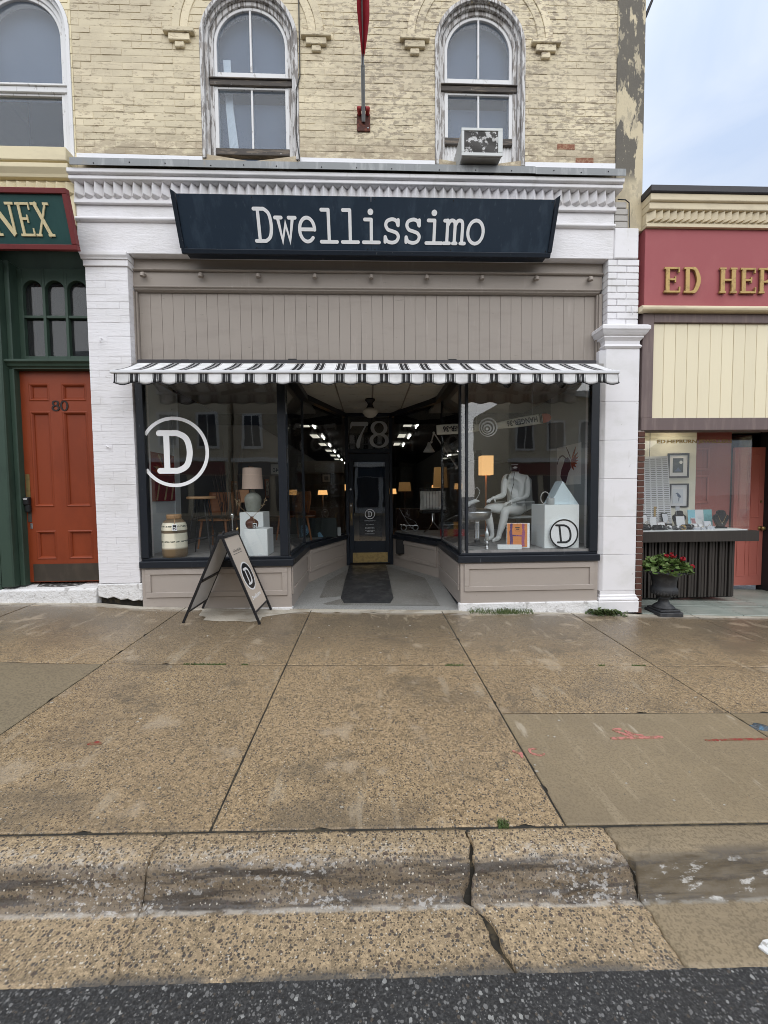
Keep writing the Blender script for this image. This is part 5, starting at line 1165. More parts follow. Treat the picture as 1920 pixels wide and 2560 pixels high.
def strip(mb, xs, prof, th):
    """prof(x) -> list of (y, z) down the cloth; a thin solid"""
    K = len(prof(xs[0])); V = [(x, y, z) for x in xs for y, z in prof(x)]; o = len(V)
    V += [(x, y + th, z + th * .3) for x, y, z in V[:o]]; n = len(xs); F = []
    for i in range(n - 1):
        for k in range(K - 1):
            a, b, c, d = i * K + k, (i + 1) * K + k, (i + 1) * K + k + 1, i * K + k + 1; F += [(a, b, c, d), (a + o, d + o, c + o, b + o)]
        F += [(i * K, i * K + o, (i + 1) * K + o, (i + 1) * K), (i * K + K - 1, (i + 1) * K + K - 1, (i + 1) * K + K - 1 + o, i * K + K - 1 + o)]
    F += [(k, k + 1, k + 1 + o, k + o) for k in range(K - 1)] + [((n - 1) * K + k, (n - 1) * K + k + o, (n - 1) * K + k + 1 + o, (n - 1) * K + k + 1) for k in range(K - 1)]
    return mb.add(V, F, True)
xs_ = lin(AX0, AX1, 160)
q = MB(); strip(q, xs_, lambda x: [(.12 - .515 * t, 2.965 - .262 * t - .016 * math.sin(math.pi * t) - .007 * nz.noise((x * 2.2, t * 2, 1.0)) * math.sin(math.pi * t) - .004 * nz.noise((x * 9, t * 3, 4.0)) * math.sin(math.pi * t)) for t in lin(0, 1, 6)], .004); q.build('canvas', canvas, aw)
q = MB(); q.box(AX0 - .035, AX1 + .005, -.415, -.375, 2.668, 2.700); q.build('front_bar', mat('awning_bar', (.70, .71, .73), .35), aw, bevel=.006)
sc_ = lambda x: .013 * math.cos(2 * math.pi * (x + 2.425) / .2365)
def val(x): return [(-.398 - .010 * t + .016 * nz.noise((x * 4.2, t, 2.0)) * t + .006 * nz.noise((x * 14, t * 2, 6.0)) * t, 2.6675 - t * (.103 - sc_(x))) for t in lin(0, 1, 4)]
q = MB(); strip(q, xs_, val, .003); q.build('valance', canvas, aw)
q = MB(); q.tube([(x, val(x)[-1][0] + .001, val(x)[-1][1] - .002) for x in xs_], .0055, 5); q.build('valance_binding', letter_black, aw)
q = MB(); q.box(AX0, AX1, .03, .118, 2.872, 2.955); q.build('roller_case', dark_cap, aw, bevel=.01)
for x in (-2.12, -.88, 1.015, 2.30):
    q = MB(); q.box(x - .05, x + .05, .09, .15, 2.955, 2.985 if abs(x) < 2 else 2.975); q.build('wall_bracket', black_plastic, aw, bevel=.006)
for x, d in ((-1.95, 1), (2.05, -1)):
    q = MB(); q.bar((x, .05, 2.83), (x + d * .62, -.18, 2.72), .035, .05); q.bar((x + d * .62, -.18, 2.72), (x + d * .1, -.375, 2.675), .03, .045); q.build('folding_arm', black_plastic, aw, bevel=.004)

# ------------------------------------------------------------------ flag on its pole, air conditioner
fp = thing('flag_pole', 'grey metal flagpole in a rusty bracket on the yellow brick between two arched windows', 'flagpole', (.02, -.02, 5.6))
PX_, PZ_ = -.01, 5.62
q = MB(); q.box(PX_ - .075, PX_ + .075, WY - .016, WY - .001, 5.52, 5.71); pb_ = q.build('bracket_plate', mat('rust_plate', (.085, .035, .028), .8, layers=[('noise', 20, .5, .6, (.20, .07, .045), .8)]), fp, bevel=.004)
for sg in (-1, 1):
    q = MB(); q.tube([(PX_ + sg * .045, WY - .016, 5.70), (PX_ + sg * .05, WY - .07, 5.715), (PX_ + sg * .02, WY - .085, 5.70)], [.022, .026, .02], 8); q.build('bracket_lug', mat('rust_red_lug%d' % sg, (.30, .03, .03), .6), fp)
q = MB(); q.ball((PX_ + .05, WY - .018, 5.55), .010, 8, 5); q.build('bolt', steel, fp)
pd = Vector((0, -.62, .785)).normalized(); p0 = Vector((PX_, WY - .03, 5.61))
q = MB(); q.tube([p0, p0 + pd * .42], .021, 12); q.tube([p0 + pd * .42, p0 + pd * .43], .023, 12); q.build('socket_tube', flash_metal, fp)
q = MB(); q.tube([p0 + pd * .43, p0 + pd * 2.6], .016, 12); q.build('pole', steel, fp)
flag_m = mat('flag_cloth', (.36, .022, .035), .7, layers=[('noise', (5, 5, 2), .45, .65, (.26, .012, .022), .7)])
q = MB(); V = []; F = []; n, k_ = 26, 11
for i in range(n + 1):
    t = i / n; s = .50 + 1.5 * t; base = p0 + pd * s; wdt = .018 + .052 * min(1, t * 5) + .01 * math.sin(t * 9)
    for k in range(k_ + 1):
        u = k / k_ - .5; V.append((base.x + u * wdt * 1.6 + .012 * math.sin(t * 6 + .5), base.y + .028 * math.cos(u * 9 + t * 4) - .02, base.z - .02 - .03 * abs(u)))
for i in range(n):
    for k in range(k_): F.append((i * (k_ + 1) + k, i * (k_ + 1) + k + 1, (i + 1) * (k_ + 1) + k + 1, (i + 1) * (k_ + 1) + k))
q.add(V, F, True); o = len(V); q.add([(x, y + .004, z + .004) for x, y, z in V], [tuple(reversed(f)) for f in F], True)
fg = q.build('flag', flag_m, recalc=False); tag(recentre(fg), 'limp red flag wrapped round the pole on the yellow brick wall', 'flag')
ac = thing('air_conditioner', 'window air conditioner with flaking white grille under the arched window nearest the corner', 'air conditioner', (1.28, -.1, 4.97))
acx0, acx1, acz0, acz1 = 1.045, 1.495, 5.035, 5.325
q = MB(); q.prism([(-.235, acz0), (.20, acz0 + .03), (.20, acz1 + .02), (-.235, acz1)], acx0 + .008, acx1 - .008, 'x'); q.build('casing', mat('ac_casing', (.46, .46, .44), .55, layers=[('noise', 9, .5, .66, (.36, .34, .31), .6)]), ac, bevel=.008)
q = MB()
for a, b, c, d in ((acx0, acx1, acz0, acz0 + .035), (acx0, acx1, acz1 - .03, acz1), (acx0, acx0 + .03, acz0 + .0352, acz1 - .0302), (acx1 - .05, acx1, acz0 + .0352, acz1 - .0302)): q.box(a, b, -.253, -.236, c, d)
q.build('front_frame', mat('ac_frame', (.60, .62, .61), .5), ac, bevel=.003)
gm = mat('ac_grille_flaking', (.13, .125, .12), .7, layers=[('noise', (10, 10, 11), .51, .525, (.82, .82, .81), .95)])
q = MB(); q.box(acx0 + .03, acx1 - .05, -.241, -.2365, acz0 + .035, acz1 - .03)
for i in range(22): q.box(acx0 + .031, acx1 - .051, -.247, -.2412, acz0 + .04 + i * .0098, acz0 + .045 + i * .0098)
q.build('grille', gm, ac)

# ------------------------------------------------------------------ folding pavement sign
af = thing('pavement_sign', 'folding A-frame sign with beige panel and round black D logo on the pavement', 'sandwich board', (-1.55, -.28, zs(-1.55, -.28)))
YF, YB = -.525, -.035
AP_F, AP_B = Vector((-1.545, YF, .965)), Vector((-1.545, YB, .965))
foot = {('l', 0): Vector((-1.955, YF, zs(-1.955, YF) + .004)), ('l', 1): Vector((-1.955, YB, zs(-1.955, YB) + .004)), ('r', 0): Vector((-1.165, YF, zs(-1.165, YF) + .004)), ('r', 1): Vector((-1.165, YB, zs(-1.165, YB) + .004))}
frame_m = mat('sign_frame_black', (.016, .016, .018), .4)
for (sd, k), ft in foot.items():
    ap = (AP_F if k == 0 else AP_B) + Vector((-.012 if sd == 'l' else .012, 0, 0))
    q = MB(); q.bar(ft, ap, .022, .022, up=(0, 1, 0)); q.build('leg', frame_m, af)
def on_panel(sd):
    a0, a1 = AP_F + Vector((-.012 if sd == 'l' else .012, 0, 0)), foot[(sd, 0)]; dwn = (a1 - a0); L = dwn.length; dwn.normalize(); yv = Vector((0, 1, 0)); n = dwn.cross(yv) if sd == 'r' else yv.cross(dwn)
    n = -n if (n.x > 0) != (sd == 'r') else n
    return lambda s, d, t: tuple(a0 + yv * s + dwn * d + n * t), L
for sd in 'lr':
    f, L = on_panel(sd); W = YB - YF
    q = MB(); tbox(q, lambda x, w, t: f(x, w, t), .0115, W - .0115, .03, L * .86, -.003, .003); pan = q.build('panel', mat('sign_panel_' + ('beige' if sd == 'r' else 'inner'), (.60, .515, .43) if sd == 'r' else (.60, .60, .605), .5), af)
    q = MB()
    for d in ((.0, .03), (L * .86, L * .86 + .018)) + (((L * .52, L * .535),) if sd == 'l' else ()): tbox(q, f, .0, W, d[0], d[1] if d[0] != 0 else d[1] - .0005, -.011, .011 if d[0] != L * .52 else .002)
    q.build('rail', frame_m, af)
    if sd == 'l':
        q = MB(); tbox(q, f, .01, W - .01, L * .50, L * .52, -.014, -.0035); q.build('rail', frame_m, af)
    if sd == 'r':
        cy, cx = .50, W / 2
        mb = MB(); e = ell(0, 0, 1, 1, 1, n=40)
        def disc(rx, ry, t0, t1):
            m = MB(); n = 40; pts = [(cx + rx * math.cos(2 * math.pi * i / n), cy + ry * math.sin(2 * math.pi * i / n)) for i in range(n)]
            m.add([f(x, y, t1) for x, y in pts] + [f(x, y, t0) for x, y in pts], [tuple(range(n))] + [(i, (i + 1) % n, (i + 1) % n + n, i + n) for i in range(n)]); return m
        disc(.165, .165, .003, .0038).build('logo_ring', letter_white, pan); disc(.148, .148, .0038, .0046).build('logo_disc', letter_black, pan)
        letter_mb(scaled(glyph('D', 1), .16, .17, .026), lambda x, y, t: f(cx + x - .075, cy - y + .085, .0048 + t), .0006).build('logo_letter', letter_white, pan)
        text_mb('Dwellissimo', .062, lambda x, y, t: f(cx + x, .755 - y, .0036 + t * .2), align='CENTER', bold=.001).build('panel_lettering', letter_white, pan)
        text_mb('inDescribable', .046, lambda x, y, t: f(cx + x, .205 - y, .0036 + t * .2), align='CENTER').build('panel_lettering', letter_black, pan)
        q = MB(); tbox(q, f, cx - .15, cx + .13, .222, .227, .003, .0042); q.build('panel_underline', letter_black, pan)
q = MB(); q.box(-1.572, -1.518, YF - .01, YB + .01, .955, .985); q.build('hinge_cap', frame_m, af, bevel=.008)
for y in (YF + .03, YB - .02):
    q = MB(); q.tube([(-1.53, y, .985), (-1.53, y, 1.0), (-1.52, y + .012, 1.012)], [.008, .012, .008], 8); q.build('hinge_knob', brass if y > -.2 else black_plastic, af)

# ------------------------------------------------------------------ flower urn by the counter
un = thing('flower_urn', 'dark cast iron urn of red geraniums on the pavement before the slatted counter', 'planter', (3.62, .03, zs(3.62, 0)))
uz = zs(3.62, 0) - .005; UC = (3.62, .03, uz)
q = MB(); q.box(3.475, 3.765, -.115, .175, uz, uz + .055); q.box(3.495, 3.745, -.095, .155, uz + .0552, uz + .08); q.build('base', cast_iron, un, bevel=.008)
q = MB(); q.lathe([(.0, .08), (.115, .08), (.118, .095), (.10, .115), (.066, .14), (.054, .175), (.062, .20), (.075, .21), (.062, .222), (.085, .235), (.125, .255), (.142, .285), (.146, .315), (.138, .335), (.128, .345), (.124, .36), (.128, .40), (.138, .46), (.156, .50), (.20, .525), (.245, .535), (.262, .545), (.258, .556), (.225, .55), (.18, .53), (.0, .525)], 32, UC); q.build('bowl', cast_iron, un)
for i in range(26):
    a = 2 * math.pi * i / 26; c = (UC[0] + .131 * math.cos(a), UC[1] + .131 * math.sin(a), uz + .295)
    q = MB(); q.ball(c, (.017, .017, .045), 6, 5); q.build('gadroon', cast_iron, un)
for i in range(36):
    a = 2 * math.pi * i / 36; q = MB(); q.ball((UC[0] + .254 * math.cos(a), UC[1] + .254 * math.sin(a), uz + .545), (.017, .017, .014), 6, 4); q.build('rim_bead', cast_iron, un)
lf = MB(); rr = random.Random(3)
for i in range(330):
    a = rr.uniform(0, 2 * math.pi); rad = .27 * math.sqrt(rr.random()); h = .545 + .16 * (1 - (rad / .29) ** 2) + rr.uniform(-.045, .03)
    c = Vector((UC[0] + rad * math.cos(a), UC[1] + rad * math.sin(a), uz + h)); s = rr.uniform(.022, .042)
    M_ = Matrix.Translation(c) @ Matrix.Rotation(rr.uniform(0, 6.3), 4, 'Z') @ Matrix.Rotation(rr.uniform(.1, 1.1), 4, 'X')
    k = 9; pts = []
    for j in range(k):
        t = 2 * math.pi * j / k + .3; r_ = s * (1.0 if j % 2 else .84) * (.45 if j == 0 else 1); pts.append(M_ @ Vector((r_ * math.cos(t), r_ * math.sin(t), .006 * (j % 2))))
    lf.add([M_ @ Vector((0, 0, -.006))] + pts, [(0, 1 + j, 1 + (j + 1) % k) for j in range(k)])
lf.build('foliage', foliage, un, recalc=False)
for (x, y, z, r_) in ((3.625, -.10, .725, .040), (3.575, -.06, .71, .026), (3.73, -.12, .68, .030), (3.90, -.06, .575, .026)):
    q = MB(); rr = random.Random(int(x * 1000))
    for j in range(30):
        d = Vector((rr.gauss(0, 1), rr.gauss(0, 1), rr.gauss(0, 1))).normalized(); c = Vector((x, y, uz + z + .03)) + d * r_ * .8; u = d.orthogonal().normalized(); v = d.cross(u); s = .014
        q.add([c - u * s, c - v * s + d * .004, c + u * s, c + v * s + d * .004], [(0, 1, 2, 3)])
    q.tube([(3.62 + (x - 3.62) * .5, .0, uz + .52), (x, y, uz + z + .03)], .003, 4); q.build('bloom', petal, un, recalc=False)

# ------------------------------------------------------------------ weeds in the joints
def tuft(name, spots, h, lab, dens, kind='blade'):
    q = MB(); rr = random.Random(len(spots) * 7 + int(h * 1000) + int(abs(spots[0][0]) * 100))
    for (x0, x1, y0, y1) in spots:
        for i in range(int(dens * max(.05, (x1 - x0)))):
            x, y = rr.uniform(x0, x1), rr.uniform(y0, y1); z = zs(x, y) - .004
            if kind == 'leaf':
                M_ = Matrix.Translation((x, y, z + rr.uniform(.01, h))) @ Matrix.Rotation(rr.uniform(0, 6.3), 4, 'Z') @ Matrix.Rotation(rr.uniform(-.6, .6), 4, 'Y'); l, w_ = rr.uniform(.03, .07), rr.uniform(.012, .022)
                q.add([M_ @ Vector(p) for p in ((0, 0, 0), (l * .4, w_, .008), (l, 0, 0), (l * .4, -w_, .008))], [(0, 1, 2, 3)])
            else:
                l = h * rr.uniform(.3, 1); a = rr.uniform(0, 6.3); lean = rr.uniform(.2, 1.3); dx, dy = math.cos(a) * lean * l, math.sin(a) * lean * l * .7; w_ = rr.uniform(.0015, .003)
                q.add([(x - w_, y, z), (x + w_, y, z), (x + dx * .5 + w_ * .7, y + dy * .4, z + l * .7), (x + dx * .5 - w_ * .7, y + dy * .4, z + l * .7), (x + dx, y + dy, z + l * .8)], [(0, 1, 2, 3), (3, 2, 4)])
    o = q.build(name, weed, recalc=False); o['kind'] = 'stuff'; o['label'] = lab; return o
tuft('grass', [(1.18, 1.95, -.10, -.03), (1.28, 1.62, -.14, -.04), (1.5, 1.88, -.13, -.04), (1.55, 1.75, -.12, -.03)], .085, 'low green grass growing along the foot of the grey riser', 260)
tuft('weeds', [(2.60, 2.90, -.12, -.04), (2.66, 3.02, -.16, -.08)], .06, 'leafy weeds at the foot of the white pilaster', 330, 'leaf')
tuft('grass', [(2.64, 3.1, -.15, -.06), (1.62, 1.66, -.05, -.03)], .09, 'thin grass blades by the foot of the white pilaster', 160)
tuft('moss', [(-1.53, -1.19, -1.468, -1.452), (-1.06, -1.01, -1.468, -1.452)], .018, 'green moss in the cross joint on the left', 900)
tuft('moss', [(.62, .77, -1.475, -1.445), (1.93, 1.99, -1.468, -1.45), (2.22, 2.34, -1.468, -1.452)], .016, 'green moss in the cross joint before the door', 900)
tuft('grass', [(.55, .60, -3.055, -3.02)], .035, 'small grass tuft in the kerb joint', 1800)
rr = random.Random(11); q = MB()
for i in range(90):
    x, y = rr.uniform(-2.6, 2.8), rr.uniform(-3.0, -.1); s = rr.uniform(.003, .008); z = zs(x, y) + .002
    q.obox((x, y, z), (s, s * .3, 0), (-s * .3, s * .7, 0), (0, 0, .0015))
o = q.build('litter_chips', pale_concrete); o['kind'] = 'stuff'; o['label'] = 'pale chips and petals scattered on the paving'
vb = thing('valve_cover', 'small round metal valve cover with blue paint set in the smooth slab', 'valve cover', (2.47, -2.335, zs(2.47, -2.335)))
q = MB(); q.lathe([(0, .004), (.044, .004), (.047, .002), (.056, .002), (.058, -.004)], 20, (2.47, -2.335, zs(2.47, -2.335)), sy=.8); q.build('lid', mat('blue_worn_lid', (.10, .11, .115), .5, metal=.2, layers=[('noise', 30, .55, .62, (.10, .22, .33), .8), ('noise', 60, .6, .66, (.5, .5, .5), .8)], bump=[('pebble', 90, .8, .006)]), vb)
# ------------------------------------------------------------------ left shop window display (deck at .652)
DL, DR = .652, .690
vz = thing('ceramic_jar', 'tall striped cream and brown jar with a wooden collar in the corner of the window', 'vase', (-2.35, .14, DL))
jm = mat('jar_stripes', (.78, .73, .58), .35, layers=[('zpos', 1, DL + .135, DL + .10, (.15, .095, .045), .95), ('zpos', 1, DL + .292, DL + .298, (.11, .075, .04), .95, ('zpos', 1, DL + .333, DL + .325)), ('zpos', 1, DL + .415, DL + .425, (.17, .11, .06), .95), ('zpos', 1, DL + .365, DL + .370, (.045, .055, .035), .9, ('zpos', 1, DL + .388, DL + .383), ('fine', (60, 60, 60), .42, .5)), ('zpos', 1, DL + .185, DL + .19, (.045, .055, .035), .9, ('zpos', 1, DL + .208, DL + .203), ('fine', (60, 60, 60), .42, .5))])
VC = (-2.35, .18, DL)
q = MB(); q.lathe([(0, 0), (.122, 0), (.132, .012), (.14, .04), (.142, .12), (.138, .16), (.141, .22), (.138, .28), (.140, .34), (.134, .39), (.12, .425), (.095, .45), (.075, .46), (.0, .462)], 32, VC); q.build('body', jm, vz)
q = MB(); q.lathe([(0, .4615), (.078, .461), (.083, .47), (.083, .505), (.078, .515), (.0, .515)], 24, VC); q.build('collar', wood_light, vz)
def d_tag(parent, x, y, z, s, rope=None):
    q = MB(); q.box(x - s * .5, x + s * .5, y - .002, y, z, z + s * 1.35); t_ = q.build('price_tag', plinth_white, parent)
    q = MB(); q.box(x - s * .38, x + s * .38, y - .0032, y - .0021, z + s * .12, z + s * 1.2); q.build('tag_print', letter_black, t_)
    letter_mb(glyph('D', .2), lambda a, b, t: (x + (a - .47) * s * .42, y - .0034 - t, z + s * .25 + b * s * .5), .0006).build('tag_print', letter_white, t_)
    if rope: q = MB(); q.tube(rope, .0025, 5); q.build('tag_string', wood_light, t_)
d_tag(vz, -2.275, .03, DL + .33, .055, [(-2.31, .105, DL + .505), (-2.29, .06, DL + .47), (-2.275, .03, DL + .40)])
st = thing('bar_stool', 'tall wire bar stool with round wooden seat beside the striped jar', 'stool', (-2.13, .42, DL))
SC = Vector((-2.13, .45, 0))
q = MB(); q.lathe([(0, 1.345), (.165, 1.345), (.172, 1.352), (.172, 1.372), (.165, 1.378), (0, 1.378)], 28, (SC.x, SC.y, 0)); q.build('seat', wood_light, st)
for sx, sy in ((-1, -1), (1, -1), (1, 1), (-1, 1)):
    q = MB(); q.tube([(SC.x + sx * .05, SC.y + sy * .05, 1.344), (SC.x + sx * .155, SC.y + sy * .14, DL + .001)], .009, 8); q.tube([(SC.x + sx * .09, SC.y + sy * .02, 1.344), (SC.x + sx * .115, SC.y + sy * .11, DL + .22)], .006, 6); q.build('leg', black_plastic, st)
for z, r_ in ((DL + .20, .125), (DL + .46, .10)):
    q = MB(); q.tube([(SC.x + a * r_, SC.y + b * r_ * .9, z + .02 * a) for a, b in ((-1, -1), (1, -1), (1, 1), (-1, 1))], .006, 6, closed=True); q.build('foot_ring', black_plastic, st)
wp = thing('display_plinth', 'low white plinth block under the brown bud vase', 'plinth', (-1.37, .33, DL))
q = MB(); q.box(-1.515, -1.235, .15, .45, DL, DL + .325); q.build('block', plinth_white, wp, bevel=.004)
wp2 = thing('display_plinth', 'white plinth block carrying the big table lamp', 'plinth', (-1.47, .62, DL))
q = MB(); q.box(-1.66, -1.36, .46, .78, DL, DL + .515); q.build('block', plinth_white, wp2, bevel=.004)
tl = thing('table_lamp', 'grey stoneware table lamp with pale drum shade on the white plinth block', 'lamp', (-1.51, .62, DL + .515))
LC = (-1.525, .60, DL + .515)
q = MB(); q.lathe([(0, .001), (.075, .001), (.082, .01), (.10, .08), (.108, .16), (.102, .20), (.07, .235), (.035, .255), (.026, .285), (.024, .30), (0, .30)], 28, LC); q.build('base', mat('stoneware_glaze', (.30, .31, .27), .35, layers=[('noise', 14, .45, .65, (.24, .24, .20), .6)]), tl)
q = MB(); q.tube([(LC[0], LC[1], LC[2] + .30), (LC[0], LC[1], LC[2] + .36)], .012, 8); q.build('stem', brass, tl)
sh = MB(); n = 32; V = []
for i in range(n):
    a = 2 * math.pi * i / n
    for r_, z in ((.135, .30), (.118, .575), (.114, .575), (.131, .30)): V.append((LC[0] + r_ * math.cos(a), LC[1] + r_ * math.sin(a), LC[2] + z))
sh.add(V, [(4 * i + k, 4 * ((i + 1) % n) + k, 4 * ((i + 1) % n) + (k + 1) % 4, 4 * i + (k + 1) % 4) for i in range(n) for k in range(4)]); sh.build('shade', mat('linen_shade', (.62, .47, .385), .8, bump=[('fine', 300, .2, .002)]), tl)
bv = thing('bud_vase', 'small round brown vase holding two dried stems on the low white plinth', 'vase', (-1.45, .27, DL + .325))
BC = (-1.45, .27, DL + .325)
q = MB(); q.lathe([(0, .001), (.048, .001), (.068, .02), (.078, .055), (.074, .085), (.05, .11), (.022, .125), (.018, .14), (.024, .148), (0, .146)], 24, BC); q.build('body', mat('brown_glaze', (.10, .04, .025), .28, layers=[('noise', (8, 8, 40), .45, .62, (.16, .07, .04), .6)]), bv)
for sg, L_ in ((-1, 1), (1, .95)):
    q = MB(); p = [Vector(BC) + Vector((sg * .01, 0, .14)), Vector(BC) + Vector((sg * .07, 0, .20)), Vector(BC) + Vector((sg * .14 * L_, .0, .27)), Vector(BC) + Vector((sg * .18 * L_, .01, .35))]; q.tube(p, .003, 5)
    rr = random.Random(5 + sg)
    for k in range(9):
        b = p[2].lerp(p[3], rr.random()); d = Vector((rr.uniform(-1, 1), rr.uniform(-1, 1), rr.uniform(0, 1))) * .035; q.tube([b, b + d], .0022, 4); q.ball(b + d, (.006, .006, .010), 6, 4)
    q.build('dried_stem', mat('dried_stem%d' % sg, (.30, .22, .13), .8), bv)
d_tag(bv, -1.392, .185, DL + .335, .045, [(-1.44, .25, DL + .47), (-1.41, .2, DL + .45), (-1.392, .186, DL + .40)])
def ply_chair(name, cx, cy, yaw, lab, hb=.62):
    t = thing(name, lab, 'chair', (cx, cy, DL)); M_ = Matrix.Translation((cx, cy, DL)) @ Matrix.Rotation(yaw, 4, 'Z')
    def sheet_curve(w, prof, bow, th, nm):
        V = []; n = 8
        for u in lin(-1, 1, n):
            for k, (y, z) in enumerate(prof):
                ww = w * (1 - .25 * abs(k - (len(prof) - 1) / 2) / len(prof)); V.append(M_ @ Vector((u * ww, y - bow * u * u, z)))
        o = len(V); K = len(prof); V += [v + (M_.to_3x3() @ Vector((0, th, th * .4))) for v in V[:o]]; F = []
        for i in range(n):
            for k in range(K - 1): a, b, c, d = i * K + k, (i + 1) * K + k, (i + 1) * K + k + 1, i * K + k + 1; F += [(a, b, c, d), (a + o, d + o, c + o, b + o)]
            F += [(i * K, i * K + o, (i + 1) * K + o, (i + 1) * K), (i * K + K - 1, (i + 1) * K + K - 1, (i + 1) * K + K - 1 + o, i * K + K - 1 + o)]
        F += [(k, k + 1, k + 1 + o, k + o) for k in range(K - 1)] + [(n * K + k, n * K + k + o, n * K + k + 1 + o, n * K + k + 1) for k in range(K - 1)]
        q = MB(); q.add(V, F, True); q.build(nm, wood_warm, t)
    sheet_curve(.25, [(.20, hb - .24), (.215, hb - .16), (.235, hb - .05), (.245, hb + .04), (.24, hb + .10)], .06, .012, 'backrest')
    sheet_curve(.26, [(-.22, .385), (-.10, .40), (.05, .385), (.18, .375), (.24, .39)], -.02, .012, 'seat')
    for sx, sy in ((-1, -1), (1, -1), (-1, 1), (1, 1)):
        q = MB(); q.tube([M_ @ Vector((sx * .17, sy * .15, .385)), M_ @ Vector((sx * .21, sy * .2, .001))], [.018, .012], 8); q.build('leg', wood_warm, t)
    for sx in (-1, 1):
        q = MB(); q.tube([M_ @ Vector((sx * .06, .19, .38)), M_ @ Vector((sx * .06, .232, hb - .05))], .010, 6); q.build('back_support', black_plastic, t)
    return t
ply_chair('plywood_chair', -2.14, 1.05, -.12, 'moulded plywood chair behind the bar stool in the left window', .68)
ply_chair('plywood_chair', -1.22, 1.75, -.9, 'moulded plywood chair turned sideways behind the door end of the left window', .68)
fs = thing('floor_spout', 'slim chrome stand with a small spout between bar stool and white plinth', 'stand', (-1.80, .60, DL))
q = MB(); q.lathe([(0, .001), (.05, .001), (.05, .01), (.012, .02), (.010, .24), (.016, .25), (.010, .27), (.009, .42), (.018, .44), (.028, .47), (.022, .50), (0, .505)], 16, (-1.80, .60, DL)); q.build('post', chrome, fs)
def canvas_art(name, pts, th, lab, cat, bg_m, fn):
    a, b, c, d = map(Vector, pts)                      # bottom left, bottom right, top right, top left
    n = (b - a).cross(d - a).normalized(); t = thing(name, lab, cat, tuple((a + b) / 2))
    q = MB(); q.add([a, b, c, d] + [p - n * th for p in (a, b, c, d)], [(0, 1, 2, 3), (7, 6, 5, 4), (0, 1, 5, 4), (1, 2, 6, 5), (2, 3, 7, 6), (3, 0, 4, 7)]); q.build('canvas', bg_m, t)
    fr_ = lambda x, y, tt: tuple(a.lerp(b, x).lerp(d.lerp(c, x), y) + n * tt); fn(t, fr_); return t
def leafpoly(fr_, pts, t): m = MB(); k = len(pts); m.add([fr_(x, y, t) for x, y in pts] + [fr_(x, y, .0) for x, y in pts], [tuple(range(k))] + [(i, (i + 1) % k, (i + 1) % k + k, i + k) for i in range(k)]); return m
pt1, pt2, pt3, pt4 = [mat('art_paint_%s' % n, c, .6, layers=[('noise', 12, .45, .65, tuple(v * .6 for v in c), .6)]) for n, c in (('crimson', (.20, .015, .02)), ('rust', (.33, .07, .03)), ('plum', (.085, .035, .06)), ('straw', (.42, .30, .17)))]
def streaks(t, fr_):
    rr = random.Random(4)
    for i in range(16):
        a = math.radians(rr.uniform(-20, 200)); l = rr.uniform(.3, .55); w_ = rr.uniform(.02, .06); cx, cy = .5, .62
        p = [(cx, cy), (cx + l * .6 * math.cos(a) - w_ * math.sin(a), cy + l * .6 * math.sin(a) + w_ * math.cos(a)), (cx + l * math.cos(a), cy + l * math.sin(a)), (cx + l * .6 * math.cos(a) + w_ * math.sin(a), cy + l * .6 * math.sin(a) - w_ * math.cos(a))]
        p = [(min(.98, max(.02, x)), min(.98, max(.02, y))) for x, y in p]
        leafpoly(fr_, p, .001 + i * .0002).build('painted_streak', (pt2, pt4, pt3)[i % 3], t)
    for x in (.15, .45, .7): leafpoly(fr_, [(x, .02), (x + .05, .02), (x + .17, .42), (x + .14, .42)], .006).build('painted_streak', pt4, t)
canvas_art('wall_painting', ((-2.738, .43, 1.32), (-2.738, 1.12, 1.32), (-2.738, 1.12, 1.95), (-2.738, .43, 1.95)), .015, 'crimson abstract painting on the side wall above the striped jar', 'painting', pt1, streaks)
sl = thing('table_lamp', 'small lamp with tan shade standing behind the big stoneware lamp', 'lamp', (-2.0, 1.75, DL))
q = MB(); q.lathe([(0, 0), (.07, 0), (.06, .02), (.02, .05), (.02, .62), (0, .62)], 14, (-2.02, 1.75, DL)); q.build('base', black_plastic, sl)
q = MB(); q.lathe([(.12, .62), (.10, .82), (.0, .821)], 20, (-2.02, 1.75, DL)); q.build('shade', mat('tan_shade', (.38, .24, .15), .8, emit=((1, .5, .25), .04)), sl)
wh = thing('open_notice', 'small pale notice hanging behind the pane beside the entry', 'notice', (-1.43, 1.5, 1.64))
q = MB(); q.box(-1.50, -1.36, 1.50, 1.504, 1.70, 1.86); q.build('card', mat('notice_card', (.30, .29, .26), .8), wh)
text_mb('40', .09, lambda x, y, t: (-1.43 - x, 1.4995 - t * .3, 1.735 + y), align='CENTER').build('print', letter_black, wh)

# ------------------------------------------------------------------ right shop window display (deck at .690)
bx = thing('display_plinth', 'square white pedestal at the corner of the right window carrying a triangle', 'plinth', (2.38, .32, DR))
q = MB(); q.box(2.165, 2.60, .135, .54, DR, DR + .54); q.build('block', plinth_white, bx, bevel=.004)
dsn = thing('logo_disc', 'round white disc with black ring and D leaning on the pedestal', 'sign', (2.39, .12, DR))
ang = .06
fd = lambda x, z, t: (2.392 + x, .125 - t - (0.02 - z * .06) * .3, DR + .183 + z)
q = MB(); n = 44; q.add([fd(.178 * math.cos(2 * math.pi * i / n), .178 * math.sin(2 * math.pi * i / n), .018) for i in range(n)] + [fd(.178 * math.cos(2 * math.pi * i / n), .178 * math.sin(2 * math.pi * i / n), .0) for i in range(n)], [tuple(range(n)), tuple(range(2 * n - 1, n - 1, -1))] + [(i, (i + 1) % n, (i + 1) % n + n, i + n) for i in range(n)]); q.build('disc', letter_white, dsn)
